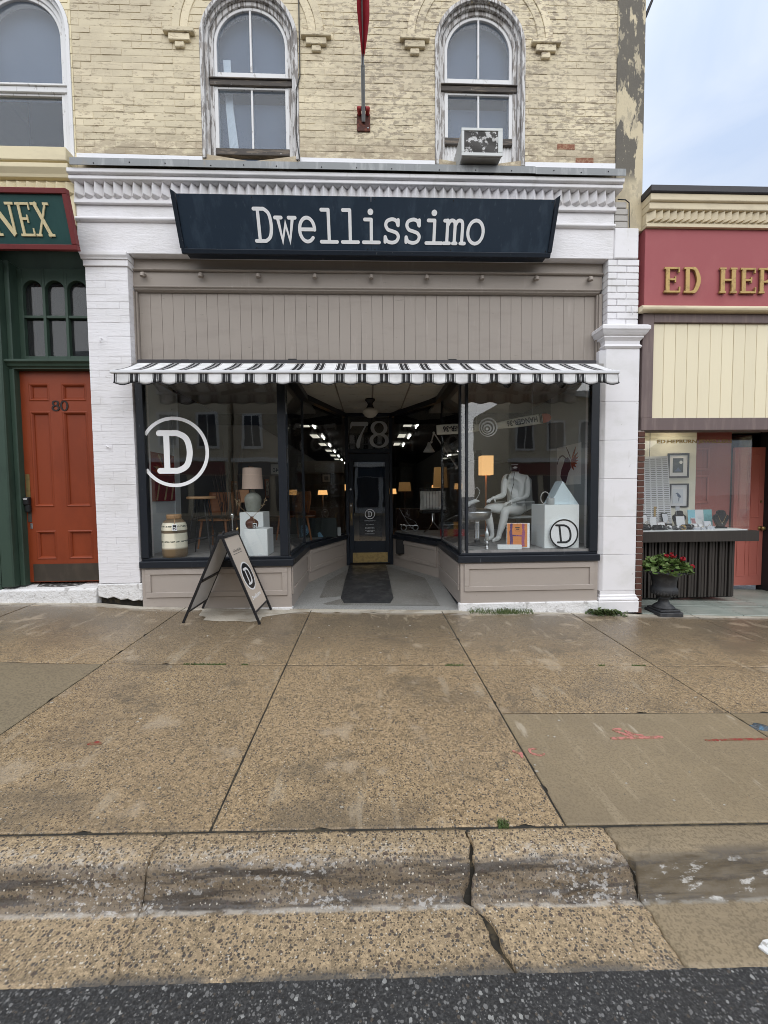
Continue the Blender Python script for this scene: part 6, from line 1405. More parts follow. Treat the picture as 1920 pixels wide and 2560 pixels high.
mb = MB(); ribbon(mb, ell(0, 0, .172, .172, .017, n=52), True, .018, .022, fd); mb.build('ring', letter_black, dsn)
letter_mb(scaled(glyph('D', 1), .20, .21, .024), lambda x, y, t: fd(x - .094 - (y - .105) * .11, y - .105, .0185 + t), .002).build('letter', letter_black, dsn)
py = thing('triangle_ornament', 'pale blue triangular block standing on the white pedestal', 'ornament', (2.45, .3, DR + .54))
q = MB(); q.prism([(2.265, DR + .541), (2.625, DR + .541), (2.42, DR + .835)], .20, .40); q.build('wedge', mat('pale_blue_block', (.62, .72, .76), .5), py, bevel=.003)
mg = thing('ring_cup', 'grey cup with a wide hoop handle beside the pale triangle', 'cup', (2.265, .36, DR + .54))
q = MB(); q.lathe([(0, .001), (.045, .001), (.047, .006), (.047, .085), (.043, .085), (.042, .01), (0, .009)], 22, (2.275, .22, DR + .54)); q.build('cup', mat('cup_grey', (.36, .37, .36), .5), mg)
q = MB(); q.tube([(2.215 + .056 * math.cos(a), .24, DR + .625 + .075 * math.sin(a)) for a in lin(0, 2 * math.pi * 23 / 24, 23)], .006, 8, closed=True); q.build('hoop', mat('hoop_grey', (.42, .42, .40), .4), mg)
rc = thing('record_sleeve', 'orange record sleeve with two purple figures shaking hands, propped on the window deck', 'record sleeve', (1.88, .3, DR))
A_, B_, C_, D_ = Vector((1.735, .26, DR + .012)), Vector((2.005, .20, DR + .002)), Vector((2.045, .30, DR + .305)), Vector((1.77, .36, DR + .305))
nr = (B_ - A_).cross(D_ - A_).normalized()
orange = mat('sleeve_orange', (.62, .22, .055), .5); purple = mat('sleeve_purple', (.085, .035, .14), .5); pinkp = mat('sleeve_pink', (.30, .08, .17), .5)
q = MB(); q.add([A_, B_, C_, D_] + [p - nr * .008 for p in (A_, B_, C_, D_)], [(0, 1, 2, 3), (7, 6, 5, 4), (0, 1, 5, 4), (1, 2, 6, 5), (2, 3, 7, 6), (3, 0, 4, 7)]); q.build('sleeve', plinth_white, rc)
fr_ = lambda x, y, t: tuple(A_.lerp(B_, .02 + x * .88).lerp(D_.lerp(C_, .02 + x * .88), .02 + y * .96) + nr * t)
leafpoly(fr_, [(0, 0), (1, 0), (1, 1), (0, 1)], .0008).build('cover', orange, rc)
def figure(x0, sg, m, t):
    mb = MB(); P = lambda *p: [(x0 + sg * x, y, w_) for x, y, w_ in p]; k = 0
    for pts in (P((0, .80, .12), (.015, .93, .11)), P((.0, .92, .14), (.02, .95, .11)), P((0, .74, .08), (-.02, .62, .15), (-.01, .46, .13)), P((-.03, .46, .08), (-.02, .25, .07), (-.04, .06, .06), (.05, .03, .05)), P((.04, .46, .07), (.05, .25, .07), (.04, .06, .06), (.15, .03, .05)), P((-.03, .66, .08), (.04, .47, .07), (.33, .47, .05))):
        ribbon(mb, pts, False, .0009, .0013 + k * .0003, fr_); k += 1
    mb.build('printed_figure', m, rc)
figure(.20, 1, purple, 0); figure(.80, -1, pinkp, 0)
q = MB()
for z, a, b in ((.80, .40, .62), (.73, .43, .60), (.665, .38, .66)): leaf = leafpoly(fr_, [(a, z), (b, z), (b, z + (.04 if z > .7 else .012)), (a, z + (.04 if z > .7 else .012))], .0014); q.add(leaf.v, leaf.f)
q.build('printed_line', letter_black, rc)
sd = thing('label_stand', 'low white wedge label holder in front of the orange record sleeve', 'label holder', (1.73, .12, DR))
q = MB(); q.add([(1.585, .14, DR + .0), (1.865, .09, DR), (1.865, .15, DR), (1.585, .20, DR), (1.58, .14, DR + .055), (1.865, .09, DR + .055), (1.865, .12, DR + .055), (1.58, .17, DR + .055)], [(0, 1, 5, 4), (1, 2, 6, 5), (2, 3, 7, 6), (3, 0, 4, 7), (4, 5, 6, 7), (0, 3, 2, 1)]); q.build('wedge', plinth_white, sd, bevel=.003)
oil = thing('glass_lantern', 'slim glass and chrome lantern on the deck by the chrome stool', 'lantern', (1.47, .22, DR))
q = MB(); q.lathe([(0, .001), (.032, .001), (.032, .006), (.010, .012), (.012, .05), (.02, .07), (.02, .085), (.012, .09), (0, .09)], 14, (1.47, .22, DR)); q.build('foot', chrome, oil)
q = MB(); q.lathe([(.016, .0905), (.027, .11), (.027, .20), (.012, .225), (.004, .27), (0, .285)], 14, (1.47, .22, DR)); q.build('chimney', mat('lantern_glass', (.5, .52, .52), .05, metal=.6), oil)
cs_ = thing('chrome_stool', 'low round stool with polished bowl seat and black top before the mannequin', 'stool', (1.44, .55, DR))
CC = (1.435, .55, DR)
q = MB(); q.lathe([(0, .001), (.15, .001), (.155, .008), (.12, .02), (.04, .035), (.034, .05), (0, .05)], 28, CC); q.build('base', black_plastic, cs_)
q = MB(); q.lathe([(0, .0505), (.045, .05), (.036, .10), (.032, .30), (.034, .33), (0, .335)], 20, CC); q.build('column', chrome, cs_)
q = MB(); q.lathe([(.0, .336), (.12, .337), (.165, .36), (.185, .43), (.188, .455), (.0, .456)], 32, CC); q.build('bowl', steel, cs_)
q = MB(); q.lathe([(.0, .4565), (.186, .4565), (.182, .475), (.15, .485), (0, .487)], 28, CC); q.build('cushion', black_plastic, cs_)
bs_ = thing('bird_ornament', 'small clear bird shaped ornament on the black stool top', 'ornament', (1.34, .5, DR + .487))
q = MB(); q.tube([(1.28, .5, DR + .50), (1.32, .5, DR + .56), (1.40, .5, DR + .59), (1.455, .5, DR + .585)], [.008, .03, .03, .006], 10); q.build('body', mat('clear_grey', (.45, .47, .47), .15), bs_)
q = MB(); q.tube([(1.40, .5, DR + .6), (1.44, .5, DR + .66), (1.46, .5, DR + .72), (1.42, .5, DR + .77), (1.39, .5, DR + .74)], .004, 6); q.build('crest', mat('clear_grey_b', (.4, .42, .42), .15), bs_)
fl_ = thing('floor_lamp', 'lit floor lamp with square amber shade behind the chrome stool', 'lamp', (1.86, 1.6, DR))
LX, LY = 1.862, 1.6
q = MB(); q.lathe([(0, 0), (.11, 0), (.11, .015), (.015, .03), (.013, .97), (0, .97)], 14, (LX, LY, DR)); q.build('stem', wood_warm, fl_)
q = MB(); V = [(LX + a * .093, LY + b * .093, z) for z in (1.665, 1.965) for a, b in ((-1, -1), (1, -1), (1, 1), (-1, 1))]; V += [(LX + a * .088, LY + b * .088, z) for z in (1.665, 1.965) for a, b in ((-1, -1), (1, -1), (1, 1), (-1, 1))]
q.add(V, [(0, 1, 5, 4), (1, 2, 6, 5), (2, 3, 7, 6), (3, 0, 4, 7), (8, 12, 13, 9), (9, 13, 14, 10), (10, 14, 15, 11), (11, 15, 12, 8)] + [(i, 8 + i, 8 + (i + 1) % 4, (i + 1) % 4) for i in range(4)] + [(4 + i, 4 + (i + 1) % 4, 12 + (i + 1) % 4, 12 + i) for i in range(4)])
shade_m = mat('lit_amber_shade', (.62, .42, .22), .8, emit=((1, .56, .22), .42))
q.build('shade', shade_m, fl_)
q = MB(); q.ball((LX, LY, 1.80), .035, 10, 7); q.build('bulb', mat('warm_bulb', (1, .8, .5), .5, emit=((1, .62, .28), 6)), fl_)
def flower(t, fr_):
    leafpoly(fr_, [(.28, .08), (.42, .04), (.52, .30), (.62, .42), (.60, .60), (.48, .70), (.36, .66), (.30, .52), (.22, .40), (.18, .22)], .002).build('painted_bloom', pt3, t)
    for k, (a, l) in enumerate(((62, .42), (38, .36), (20, .32), (4, .30), (-14, .26), (-34, .26), (-60, .24))):
        a = math.radians(a); c = (.62, .56); w_ = .035; p = [(c[0], c[1]), (c[0] + l * .55 * math.cos(a) - w_ * math.sin(a), c[1] + l * .55 * math.sin(a) + w_ * math.cos(a)), (min(.98, c[0] + l * math.cos(a)), c[1] + l * math.sin(a)), (c[0] + l * .55 * math.cos(a) + w_ * math.sin(a), c[1] + l * .55 * math.sin(a) - w_ * math.cos(a))]
        leafpoly(fr_, p, .003 + k * .0003).build('painted_petal', pt2, t)
    mb = MB(); ribbon(mb, smooth_path([(.40, .68, .03), (.26, .76, .035), (.10, .70, .04), (.0 + .03, .56, .02)], 5), False, .0, .002, fr_); ribbon(mb, [(.60, .66, .02), (.50, .84, .03), (.42, .96, .015)], False, 0, .0025, fr_); mb.build('painted_stem', pt3, t)
canvas_art('flower_canvas', ((2.893, 1.36, 1.49), (2.893, .66, 1.49), (2.893, .66, 2.06), (2.893, 1.36, 2.06)), .02, 'white canvas of a plum and rust flower on the side wall behind the pedestal', 'painting', mat('canvas_white', (.80, .82, .82), .7), flower)
# wooden propeller hung upside down with black lettering
pr_ = thing('propeller', 'white painted wooden propeller lettered HANGER-36 hanging across the right window', 'propeller', (1.63, .6, 2.2))
HC = Vector((1.63, .62, 2.265))
def blade(a0, sg, tip):
    d = Vector((math.cos(a0), 0, math.sin(a0))); n = Vector((-math.sin(a0), 0, math.cos(a0))); mb = MB(); V = []
    st_ = [(.05, .035, .03), (.12, .045, .025), (.25, .055, .018), (.40, .065, .014), (.55, .068, .011), (.66, .067, .009)] + ([(.72, .064, .008)] if not tip else [])
    for s, w_, h in st_:
        for a in lin(0, 2 * math.pi * 11 / 12, 11): V.append(HC + d * s + n * (w_ * math.cos(a)) + Vector((0, h * math.sin(a) + .01 * math.sin(s * 3), 0)))
    m = 12; F = [(i * m + k, i * m + (k + 1) % m, (i + 1) * m + (k + 1) % m, (i + 1) * m + k) for i in range(len(st_) - 1) for k in range(m)] + [tuple(range(m)), tuple(range((len(st_) - 1) * m, len(st_) * m))]
    mb.add(V, F, True); mb.build('blade', mat('propeller_cream%d' % sg, (.62, .60, .52), .45), pr_)
    return d, n
A1 = .155; d1, n1 = blade(A1, 1, False)
mb = MB(); V = []
for s, w_ in ((.722, .064), (.76, .062), (.80, .054), (.83, .036), (.842, .01)):
    for a in lin(0, 2 * math.pi * 11 / 12, 11): V.append(HC + d1 * s + n1 * (w_ * math.cos(a)) + Vector((0, .008 * math.sin(a) + .008, 0)))
mb.add(V, [(i * 12 + k, i * 12 + (k + 1) % 12, (i + 1) * 12 + (k + 1) % 12, (i + 1) * 12 + k) for i in range(4) for k in range(12)] + [tuple(range(12)), tuple(range(48, 60))], True); mb.build('blade_tip', mat('propeller_orange', (.50, .085, .04), .45), pr_)
for s in (.685, .702): q = MB(); q.obox(HC + d1 * s + Vector((0, -.012, 0)), d1 * .0045, n1 * .062, (0, .004, 0)); q.build('band', letter_black, pr_)
fitted_text('HANGER-36', .42, .078, lambda x, y, t: tuple(HC + d1 * (.43 - x) - n1 * y + Vector((0, -.024 - t * .03, 0))), bold=.035).build('blade_lettering', letter_black, pr_)
d2, n2 = blade(math.pi + .05, 2, False)
fitted_text('HANGER-36', .42, .078, lambda x, y, t: tuple(HC + d2 * (.43 + x) + n2 * y + Vector((0, -.026 - t * .03, 0))), bold=.035).build('blade_lettering', letter_black, pr_)
for k, (r_, m_) in enumerate(((.125, letter_white), (.108, letter_black), (.090, letter_white), (.072, letter_black), (.054, letter_white), (.036, letter_black), (.018, letter_white))):
    q = MB(); n = 30; y = .57 - k * .012; q.add([(HC.x - .04 + r_ * math.cos(2 * math.pi * i / n) + k * -.006, y, HC.z - .01 + r_ * math.sin(2 * math.pi * i / n) - k * .006) for i in range(n)] + [(HC.x - .04 + r_ * math.cos(2 * math.pi * i / n) - k * .006, y + .012, HC.z - .01 + r_ * math.sin(2 * math.pi * i / n) - k * .006) for i in range(n)], [tuple(range(n)), tuple(range(2 * n - 1, n - 1, -1))] + [(i, (i + 1) % n, (i + 1) % n + n, i + n) for i in range(n)]); q.build('spinner_ring', m_, pr_)
for x in (1.45, 2.2): q = MB(); q.tube([(x, .62, CEIL), (x, .62, HC.z + (x - HC.x) * math.tan(A1) * .9 + .04)], .002, 4); q.build('hanging_wire', steel, pr_)

# ------------------------------------------------------------------ seated mannequin and its chair
def skin_mesh(verts, edges, root, levels=2):
    """verts: (co, radius) skeleton grown with the Skin modifier, then subdivided"""
    me = bpy.data.meshes.new('skeleton'); me.from_pydata([v[0] for v in verts], edges, []); o = bpy.data.objects.new('skeleton', me); COL.objects.link(o)
    sk = o.modifiers.new('skin', 'SKIN'); sk.use_smooth_shade = True; sk.branch_smoothing = .5
    for i, v in enumerate(verts):
        r_ = v[1]; d = me.skin_vertices[0].data[i]; d.radius = r_ if isinstance(r_, tuple) else (r_, r_); d.use_root = i == root
    sb = o.modifiers.new('sub', 'SUBSURF'); sb.levels = levels; sb.render_levels = levels
    dg = bpy.context.evaluated_depsgraph_get(); m2 = bpy.data.meshes.new_from_object(o.evaluated_get(dg)); bpy.data.objects.remove(o); return m2
mq = thing('mannequin', 'headless white male mannequin seated on a chair in the right window', 'mannequin', (2.1, 1.0, DR))
sk_v = []; sk_e = []
def sv(x, y, z, r_, prev=None):
    sk_v.append(((x, y, z), r_)); i = len(sk_v) - 1
    if prev is not None: sk_e.append((prev, i))
    return i
pel = sv(2.205, 1.15, 1.135, (.125, .115)); bel = sv(2.185, 1.135, 1.24, (.115, .10), pel); wai = sv(2.17, 1.125, 1.34, (.130, .105), bel); che = sv(2.165, 1.11, 1.47, (.168, .118), wai); upc = sv(2.168, 1.115, 1.58, (.150, .105), che); nkb = sv(2.168, 1.13, 1.67, .058, upc); nkt = sv(2.150, 1.12, 1.775, .052, nkb); sv(2.105, 1.045, 1.535, (.075, .062), upc); sv(2.225, 1.065, 1.54, (.075, .062), upc); sv(2.15, 1.06, 1.39, (.07, .06), wai)
def arm(sx, sy, sz, pts, up):
    a = sv(sx, sy, sz, .066, up); last = a
    for x, y, z, r_ in pts: last = sv(x, y, z, r_, last)
    return last
wl = arm(2.005, 1.06, 1.615, [(1.968, 1.04, 1.50, .053), (1.952, 1.02, 1.37, .044), (1.935, 1.0, 1.345, .044), (1.86, .93, 1.328, .042), (1.775, .86, 1.312, .027), (1.745, .835, 1.308, .029), (1.715, .812, 1.30, .030)], upc)
wr_ = arm(2.335, 1.185, 1.615, [(2.352, 1.155, 1.49, .053), (2.33, 1.11, 1.35, .044), (2.31, 1.09, 1.325, .044), (2.20, 1.05, 1.295, .041), (2.085, 1.005, 1.262, .027), (2.05, .985, 1.255, .029), (2.015, .965, 1.248, .030)], upc)
def leg(pts, prev):
    last = prev
    for x, y, z, r_ in pts: last = sv(x, y, z, r_, last)
    return last
leg([(2.10, 1.10, 1.125, .105), (1.92, 1.03, 1.15, .088), (1.73, .965, 1.172, .066), (1.69, .95, 1.155, .063), (1.705, .96, 1.07, .058), (1.735, .975, .96, .056), (1.768, .975, .83, .036), (1.775, .975, .765, .036), (1.755, .965, .735, .036), (1.70, .935, .722, .034), (1.635, .90, .709, .020)], pel)
leg([(2.275, 1.17, 1.105, .108), (2.12, 1.05, 1.12, .092), (1.965, .925, 1.135, .067), (1.93, .90, 1.115, .064), (1.92, .90, 1.03, .06), (1.895, .90, .93, .058), (1.85, .895, .80, .037), (1.845, .90, .757, .037), (1.825, .88, .732, .036), (1.77, .84, .718, .033), (1.715, .795, .707, .020)], pel)
bm1 = skin_mesh(sk_v, sk_e, pel, 2)
def hand(w, d, side):
    """five separate fingers rooted in the palm"""
    w = Vector(w); d = Vector(d).normalized(); s = d.cross(Vector((0, 0, 1))).normalized() * side; out = []
    for off, l, r_, ln in ((-.026, .070, .0085, 0), (-.009, .082, .009, 0), (.009, .078, .009, 0), (.025, .062, .008, 0), (-.034, .052, .010, 1)):
        v = []; a = w + s * off * .7 - d * .01; b = w + s * off + d * (.03 if not ln else .0)
        dd = d if not ln else (d * .6 - s * .8).normalized()
        pts = [a, b, b + dd * l * .45 + Vector((0, 0, -.006)), b + dd * l * .75 + Vector((0, 0, -.02)), b + dd * l + Vector((0, 0, -.038))]
        v = [(tuple(p), r_ * k) for p, k in zip(pts, (1.0, 1.05, 1, .95, .75))]; out.append(skin_mesh(v, [(i, i + 1) for i in range(4)], 0, 1))
    return out
bmx = bmesh.new(); bmx.from_mesh(bm1)
for hm in hand((1.715, .812, 1.30), (-.74, -.60, -.12), 1) + hand((2.015, .965, 1.248), (-.86, -.48, -.12), 1): bmx.from_mesh(hm)
me = bpy.data.meshes.new('body'); bmx.to_mesh(me); bmx.free(); me.transform(Matrix.Translation(-Vector(mq.location))); me.materials.append(mannequin_white); me.polygons.foreach_set('use_smooth', [True] * len(me.polygons))
ob = bpy.data.objects.new('body', me); COL.objects.link(ob); ob.parent = mq
# chest and belly relief
q = MB(); q.lathe([(0, 0), (.05, 0), (.048, .006), (0, .008)], 18, (2.148, 1.12, 1.79)); q.build('neck_cap', mat('neck_cap_white', (.7, .72, .71), .4), mq)
q = MB()
for sg in (-1, 1): q.add([(2.125, 1.045, 1.722), (2.125 + sg * .065 - .01, 1.03, 1.762), (2.125 + sg * .075 - .012, 1.035, 1.715), (2.125 + sg * .06 - .01, 1.03, 1.685), (2.125, 1.02, 1.715), (2.125, 1.055, 1.70)], [(0, 1, 2, 3, 4), (0, 5, 3, 2, 1)])
q.ball((2.122, 1.03, 1.715), (.018, .016, .02), 8, 6); q.tube([(2.148 + .058 * math.cos(a), 1.12 + .058 * math.sin(a), 1.735 + .01 * math.sin(a)) for a in lin(0, 2 * math.pi * 15 / 16, 15)], .010, 6, closed=True); q.build('bow_tie', letter_black, mq, recalc=False)
q = MB(); q.tube([(2.118, 1.02, 1.70), (2.085, .985, 1.60), (2.09, .985, 1.52), (2.065, .985, 1.44), (2.05, .985, 1.35), (2.045, .985, 1.26)], .004, 5); q.build('cord', letter_black, mq)
oc = thing('office_chair', 'pale metal armchair on a post under the seated mannequin', 'chair', (2.3, 1.25, DR))
cm_ = mat('chair_grey', (.42, .44, .44), .4)
q = MB(); q.box(2.02, 2.44, 1.02, 1.42, 1.005, 1.035); q.build('seat', cm_, oc, bevel=.012, seg=2)
q = MB(); q.prism([(2.36, 1.17), (2.40, 1.08), (2.52, 1.14), (2.50, 1.58), (2.46, 1.62), (2.42, 1.58)], 1.34, 1.365); q.build('backrest', cm_, oc, bevel=.008)
for x0, y0, x1, y1 in ((2.13, .98, 2.40, 1.02), (1.86, 1.15, 2.1, 1.36)):
    q = MB(); q.tube([(x0, y0, 1.235), (x1, y1, 1.245)], .014, 8); q.tube([(x1, y1, 1.245), (x1, y1 + .05, 1.02)], .010, 8); q.build('armrest', cm_, oc)
q = MB(); q.lathe([(0, 0), (.03, 0), (.03, .30), (0, .30)], 12, (2.24, 1.2, DR + .01)); q.build('post', steel, oc)
for k in range(4):
    a = k * math.pi / 2 + .4; q = MB(); q.tube([(2.24, 1.2, DR + .06), (2.24 + .22 * math.cos(a), 1.2 + .22 * math.sin(a), DR + .03)], .014, 8); q.ball((2.24 + .22 * math.cos(a), 1.2 + .22 * math.sin(a), DR + .022), .02, 8, 6); q.build('foot', steel, oc)

# ------------------------------------------------------------------ seen through the splayed panes
an = thing('anglepoise_lamp', 'tall pale jointed lamp with cone shade in the right window by the entry', 'lamp', (1.52, 1.9, DR))
ap = mat('lamp_pale_grey', (.70, .71, .71), .4)
q = MB(); q.tube([(1.52, 1.9, DR), (1.52, 1.9, 1.86)], .012, 8); q.build('pole', ap, an)
q = MB(); q.lathe([(0, 0), (.14, 0), (.14, .02), (.02, .03), (0, .03)], 18, (1.52, 1.9, DR)); q.build('foot', ap, an)
for a, b in (((1.52, 1.9, 1.84), (1.45, 1.88, 1.80)), ((1.47, 1.9, 1.80), (1.08, 1.9, 2.38)), ((1.08, 1.9, 2.38), (1.04, 1.9, 2.23))): q = MB(); q.tube([a, b], .011, 8); q.ball(b, .022, 8, 6); q.build('arm', ap, an)
q = MB(); V = []
q.lathe([(.0, .16), (.02, .16), (.032, .12), (.045, .09), (.10, .0), (.097, .0), (.04, .088), (.0, .10)], 22, (1.0, 1.9, 2.065)); q.build('shade', ap, an)
pw_ = thing('striped_pillow', 'pale cushion with dark pinstripes on the chair inside the right window', 'cushion', (1.1, 2.35, 1.09))
pm_ = mat('pinstripe_cloth', (.72, .71, .68), .8)
q = MB(); V = []; F = []; n = 12
for sgn in (1, -1):
    for j in range(n + 1):
        for i in range(n + 1):
            u, v = 2 * i / n - 1, 2 * j / n - 1; th = .055 * (1 - u ** 4) * (1 - v ** 4); pin = 1 - .05 * (1 - abs(v)) * abs(u) ** 6
            V.append((1.10 + u * .195 * (1 - .05 * (1 - v * v)), 2.40 - sgn * th, 1.255 + v * .17 * (1 - .05 * (1 - u * u))))
o = (n + 1) ** 2
for s_ in (0, o):
    for j in range(n):
        for i in range(n): F.append((s_ + j * (n + 1) + i, s_ + j * (n + 1) + i + 1, s_ + (j + 1) * (n + 1) + i + 1, s_ + (j + 1) * (n + 1) + i))
q.add(V, F, True); q.build('cushion', pm_, pw_)
for k in range(6):
    u = -.72 + k * .29; q = MB(); q.tube([(1.10 + u * .195, 2.40 - .055 * (1 - u ** 4) * (1 - v ** 4) - .001, 1.255 + v * .165) for v in lin(-.96, .96, 8)], .003, 4); q.build('stripe', letter_black, pw_)
lc_ = thing('lounge_chair', 'black swivel chair with chrome base holding the pinstriped cushion', 'chair', (1.15, 2.5, DR))
q = MB(); q.box(.92, 1.38, 2.25, 2.62, 1.03, 1.085); q.build('seat', black_plastic, lc_, bevel=.02, seg=2)
q = MB(); q.box(.92, 1.38, 2.52, 2.60, 1.09, 1.48); q.build('backrest', black_plastic, lc_, bevel=.02, seg=2)
q = MB(); q.tube([(1.13, 2.4, 1.03), (1.13, 2.4, .86), (1.05, 2.3, .76), (.95, 2.22, .70)], .014, 8); q.tube([(1.16, 2.4, 1.03), (1.16, 2.42, .86), (1.26, 2.45, .74), (1.34, 2.46, .70)], .014, 8); q.build('base', chrome, lc_)
cbk = thing('colour_blocks', 'red, ochre and black checkered box at the foot of the jointed lamp', 'box', (1.25, 1.62, DR))
for i, (x, z, m_) in enumerate([(x, z, ('red', 'ochre', 'ink', 'teal')[k]) for (x, z, k) in ((0, 0, 0), (1, 0, 1), (2, 0, 0), (3, 0, 0), (0, 1, 2), (1, 1, 3), (2, 1, 1), (3, 1, 2))]):
    nm = 'block_' + m_; M1 = _m.get(nm) or mat(nm, {'red': (.36, .012, .02), 'ochre': (.36, .17, .025), 'ink': (.012, .014, .02), 'teal': (.015, .035, .045)}[m_], .4)
    q = MB(); q.box(1.145 + x * .10, 1.2445 + x * .10, 1.62, 1.72, DR + z * .115, DR + .1145 + z * .115); q.build('block', M1, cbk)
bf = thing('blue_portrait', 'dark canvas of a pale blue face standing on the deck by the door', 'painting', (-.80, 2.2, DL))
dk = mat('portrait_ground', (.015, .022, .022), .5); bl_ = mat('portrait_blue', (.16, .30, .42), .5, layers=[('noise', 14, .5, .6, (.08, .18, .28), .7)])
q = MB(); q.box(-1.18, -.56, 2.10, 2.13, DL, DL + .33); q.build('canvas', dk, bf)
fp_ = lambda x, y, t: (-1.18 + x * .62, 2.0995 - t, DL + y * .33)
leafpoly(fp_, [(.04, .62), (.14, .70), (.22, .55), (.26, .34), (.20, .16), (.14, .06), (.06, .10), (.02, .3)], .002).build('painted_face', bl_, bf)
leafpoly(fp_, [(.48, .22), (.54, .30), (.60, .14), (.64, .02), (.50, .02)], .002).build('painted_hand', bl_, bf)
mb = MB()
for pts in ([(.06, .46, .02), (.12, .50, .03), (.17, .45, .02)], [(.13, .20, .02), (.18, .22, .03)], [(.17, .34, .012), (.20, .30, .012)]): ribbon(mb, pts, False, .0, .003, fp_)
mb.build('painted_features', dk, bf)
nc = thing('price_card', 'small white card standing by the door jamb in the left window', 'card', (-.47, 2.3, DL))
q = MB(); q.box(-.56, -.50, 2.30, 2.304, DL, DL + .15); q.build('card', mat('card_grey', (.3, .33, .34), .7), nc)
# back of the shop: lights, shelves, lamps, pictures
tube_m = mat('fluorescent_tube', (1, 1, 1), .5, emit=((1.0, .97, .88), 9)); refl_m = mat('ceiling_reflection_glow', (.55, .54, .47), .5, emit=((1, .96, .82), .35)); fix_m = mat('fixture_body', (.12, .12, .115), .5)
for row, x in (('l', -1.36), ('r', 1.18)):
    for k in range(7 if row == 'l' else 3):
        y = 5.2 + k * 2.0
        t = thing('strip_light', 'fluorescent strip light %s %s' % (('nearest the front', 'second from the front', 'third from the front', 'fourth from the front', 'fifth from the front', 'sixth from the front', 'farthest back')[k], 'in the long ceiling row left of the door' if row == 'l' else 'in the ceiling row right of the door'), 'light fixture', (x, y, 3.0), group='fluorescent strip lights')
        q = MB(); q.box(x - .09, x + .09, y - .62, y + .62, 3.075, 3.119); q.build('housing', fix_m, t)
        q = MB(); q.tube([(x + .03, y - .3, 3.045), (x + .03, y + .3, 3.045)], .018, 8); q.build('tube', tube_m, t)
        q = MB(); q.box(x - .30, x - .10, y - .40, y + .25, 3.06, 3.075); q.build('reflection_panel', refl_m, t)  # glowing panel added in place of the ceiling reflection beside the tube
shf = thing('wall_shelf', 'long pale shelf of dark ornaments on the right hand shop wall', 'shelf', (2.4, 6, 1.9))
q = MB(); q.box(2.2, 2.92, 3.6, 9.0, 2.02, 2.06); q.build('board', mat('shelf_grey', (.22, .22, .21), .6), shf)
q = MB(); q.box(2.86, 2.92, 3.4, 9.2, 2.06, 3.0); q.build('back_panel', mat('shelf_back', (.17, .165, .15), .7), shf)
for i, y in enumerate((4.2, 4.9, 5.6, 6.4, 7.3)):
    t = thing('shelf_vase', 'dark ornament %s along the shelf over the shop wall' % ('nearest the window', 'second from the window', 'third from the window', 'fourth from the window', 'farthest from the window')[i], 'vase', (2.45, y, 2.06)); q = MB(); q.lathe([(0, .001), (.08, .001), (.13, .10 + .02 * i), (.06, .22), (.08, .27), (0, .27)], 14, (2.45, y, 2.061)); q.build('body', black_plastic, t)
def warm_lamp(x, y, z, r_, h, lab, e, zb_=.07):
    t = thing('shop_lamp', lab, 'lamp', (x, y, zb_)); q = MB(); q.lathe([(0, 0), (.10, 0), (.09, .02), (.02, .04), (.02, z - zb_ - .001), (0, z - zb_)], 12, (x, y, zb_)); q.build('stand', black_plastic, t)
    q = MB(); q.lathe([(r_, 0), (r_ * .85, h), (r_ * .83, h), (r_ * .97, .0)], 20, (x, y, z)); q.build('shade', mat('warm_shade', (.5, .3, .12), .8, emit=((1, .52, .18), e)), t)
    q = MB(); q.ball((x, y, z + h * .4), .04, 8, 6); q.build('bulb', mat('shop_bulb', (1, .8, .5), .5, emit=((1, .62, .28), e * 16)), t)
warm_lamp(-1.30, 6.6, 1.36, .14, .13, 'little lit lamp glowing among the shelves left of the door', .6)
warm_lamp(1.85, 5.6, 1.52, .19, .52, 'tall glowing ochre drum lamp behind the pinstriped cushion', .055)
warm_lamp(1.05, 7.0, 1.44, .19, .26, 'lit lamp with a dim drum shade right of the door', .05)
bk_ = thing('bookcase', 'dim cabinet with pale shelves standing deep inside the shop left of the door', 'cabinet', (-1.35, 7.4, .07))
cw = mat('cabinet_dim', (.12, .11, .095), .7)
q = MB(); q.box(-2.2, -.75, 7.4, 7.75, .071, .98); q.box(-2.2, -.75, 7.7, 7.75, .981, 2.4); q.build('body', cw, bk_)
for z in (1.30, 1.66, 2.0): q = MB(); q.box(-2.2, -.75, 7.4, 7.699, z, z + .03); q.build('shelf_board', cw, bk_)
pf = thing('picture_frame', 'small framed picture on the dim cabinet above the little lit lamp', 'picture', (-1.28, 7.35, 1.69))
q = MB(); q.box(-1.42, -1.12, 7.36, 7.39, 1.70, 2.0); q.build('frame', black_plastic, pf)
q = MB(); q.box(-1.385, -1.155, 7.352, 7.3595, 1.735, 1.965); q.build('mount', mat('mount_dim', (.24, .23, .2), .7), pf)
q = MB(); q.box(-1.33, -1.21, 7.348, 7.3515, 1.79, 1.91); q.build('print', mat('print_dim', (.05, .05, .05), .7), pf)
for i, (x0, x1, y, h, c) in enumerate(((-2.6, -1.6, 4.2, .9, 'dark sideboard along the wall left of the door'), (.75, 1.9, 6.2, .95, 'dark display table right of the door'))):
    t = thing('sideboard', c, 'cabinet', ((x0 + x1) / 2, y, .07)); q = MB(); q.box(x0, x1, y, y + .5, .25, h); q.build('body', mat('sideboard_wood%d' % i, (.06, .03, .018), .4), t, bevel=.006)
    for sx in (x0 + .06, x1 - .06):
        for yy in (y + .05, y + .45): q = MB(); q.tube([(sx, yy, .249), (sx, yy, .071)], .02, 8); q.build('leg', black_plastic, t)

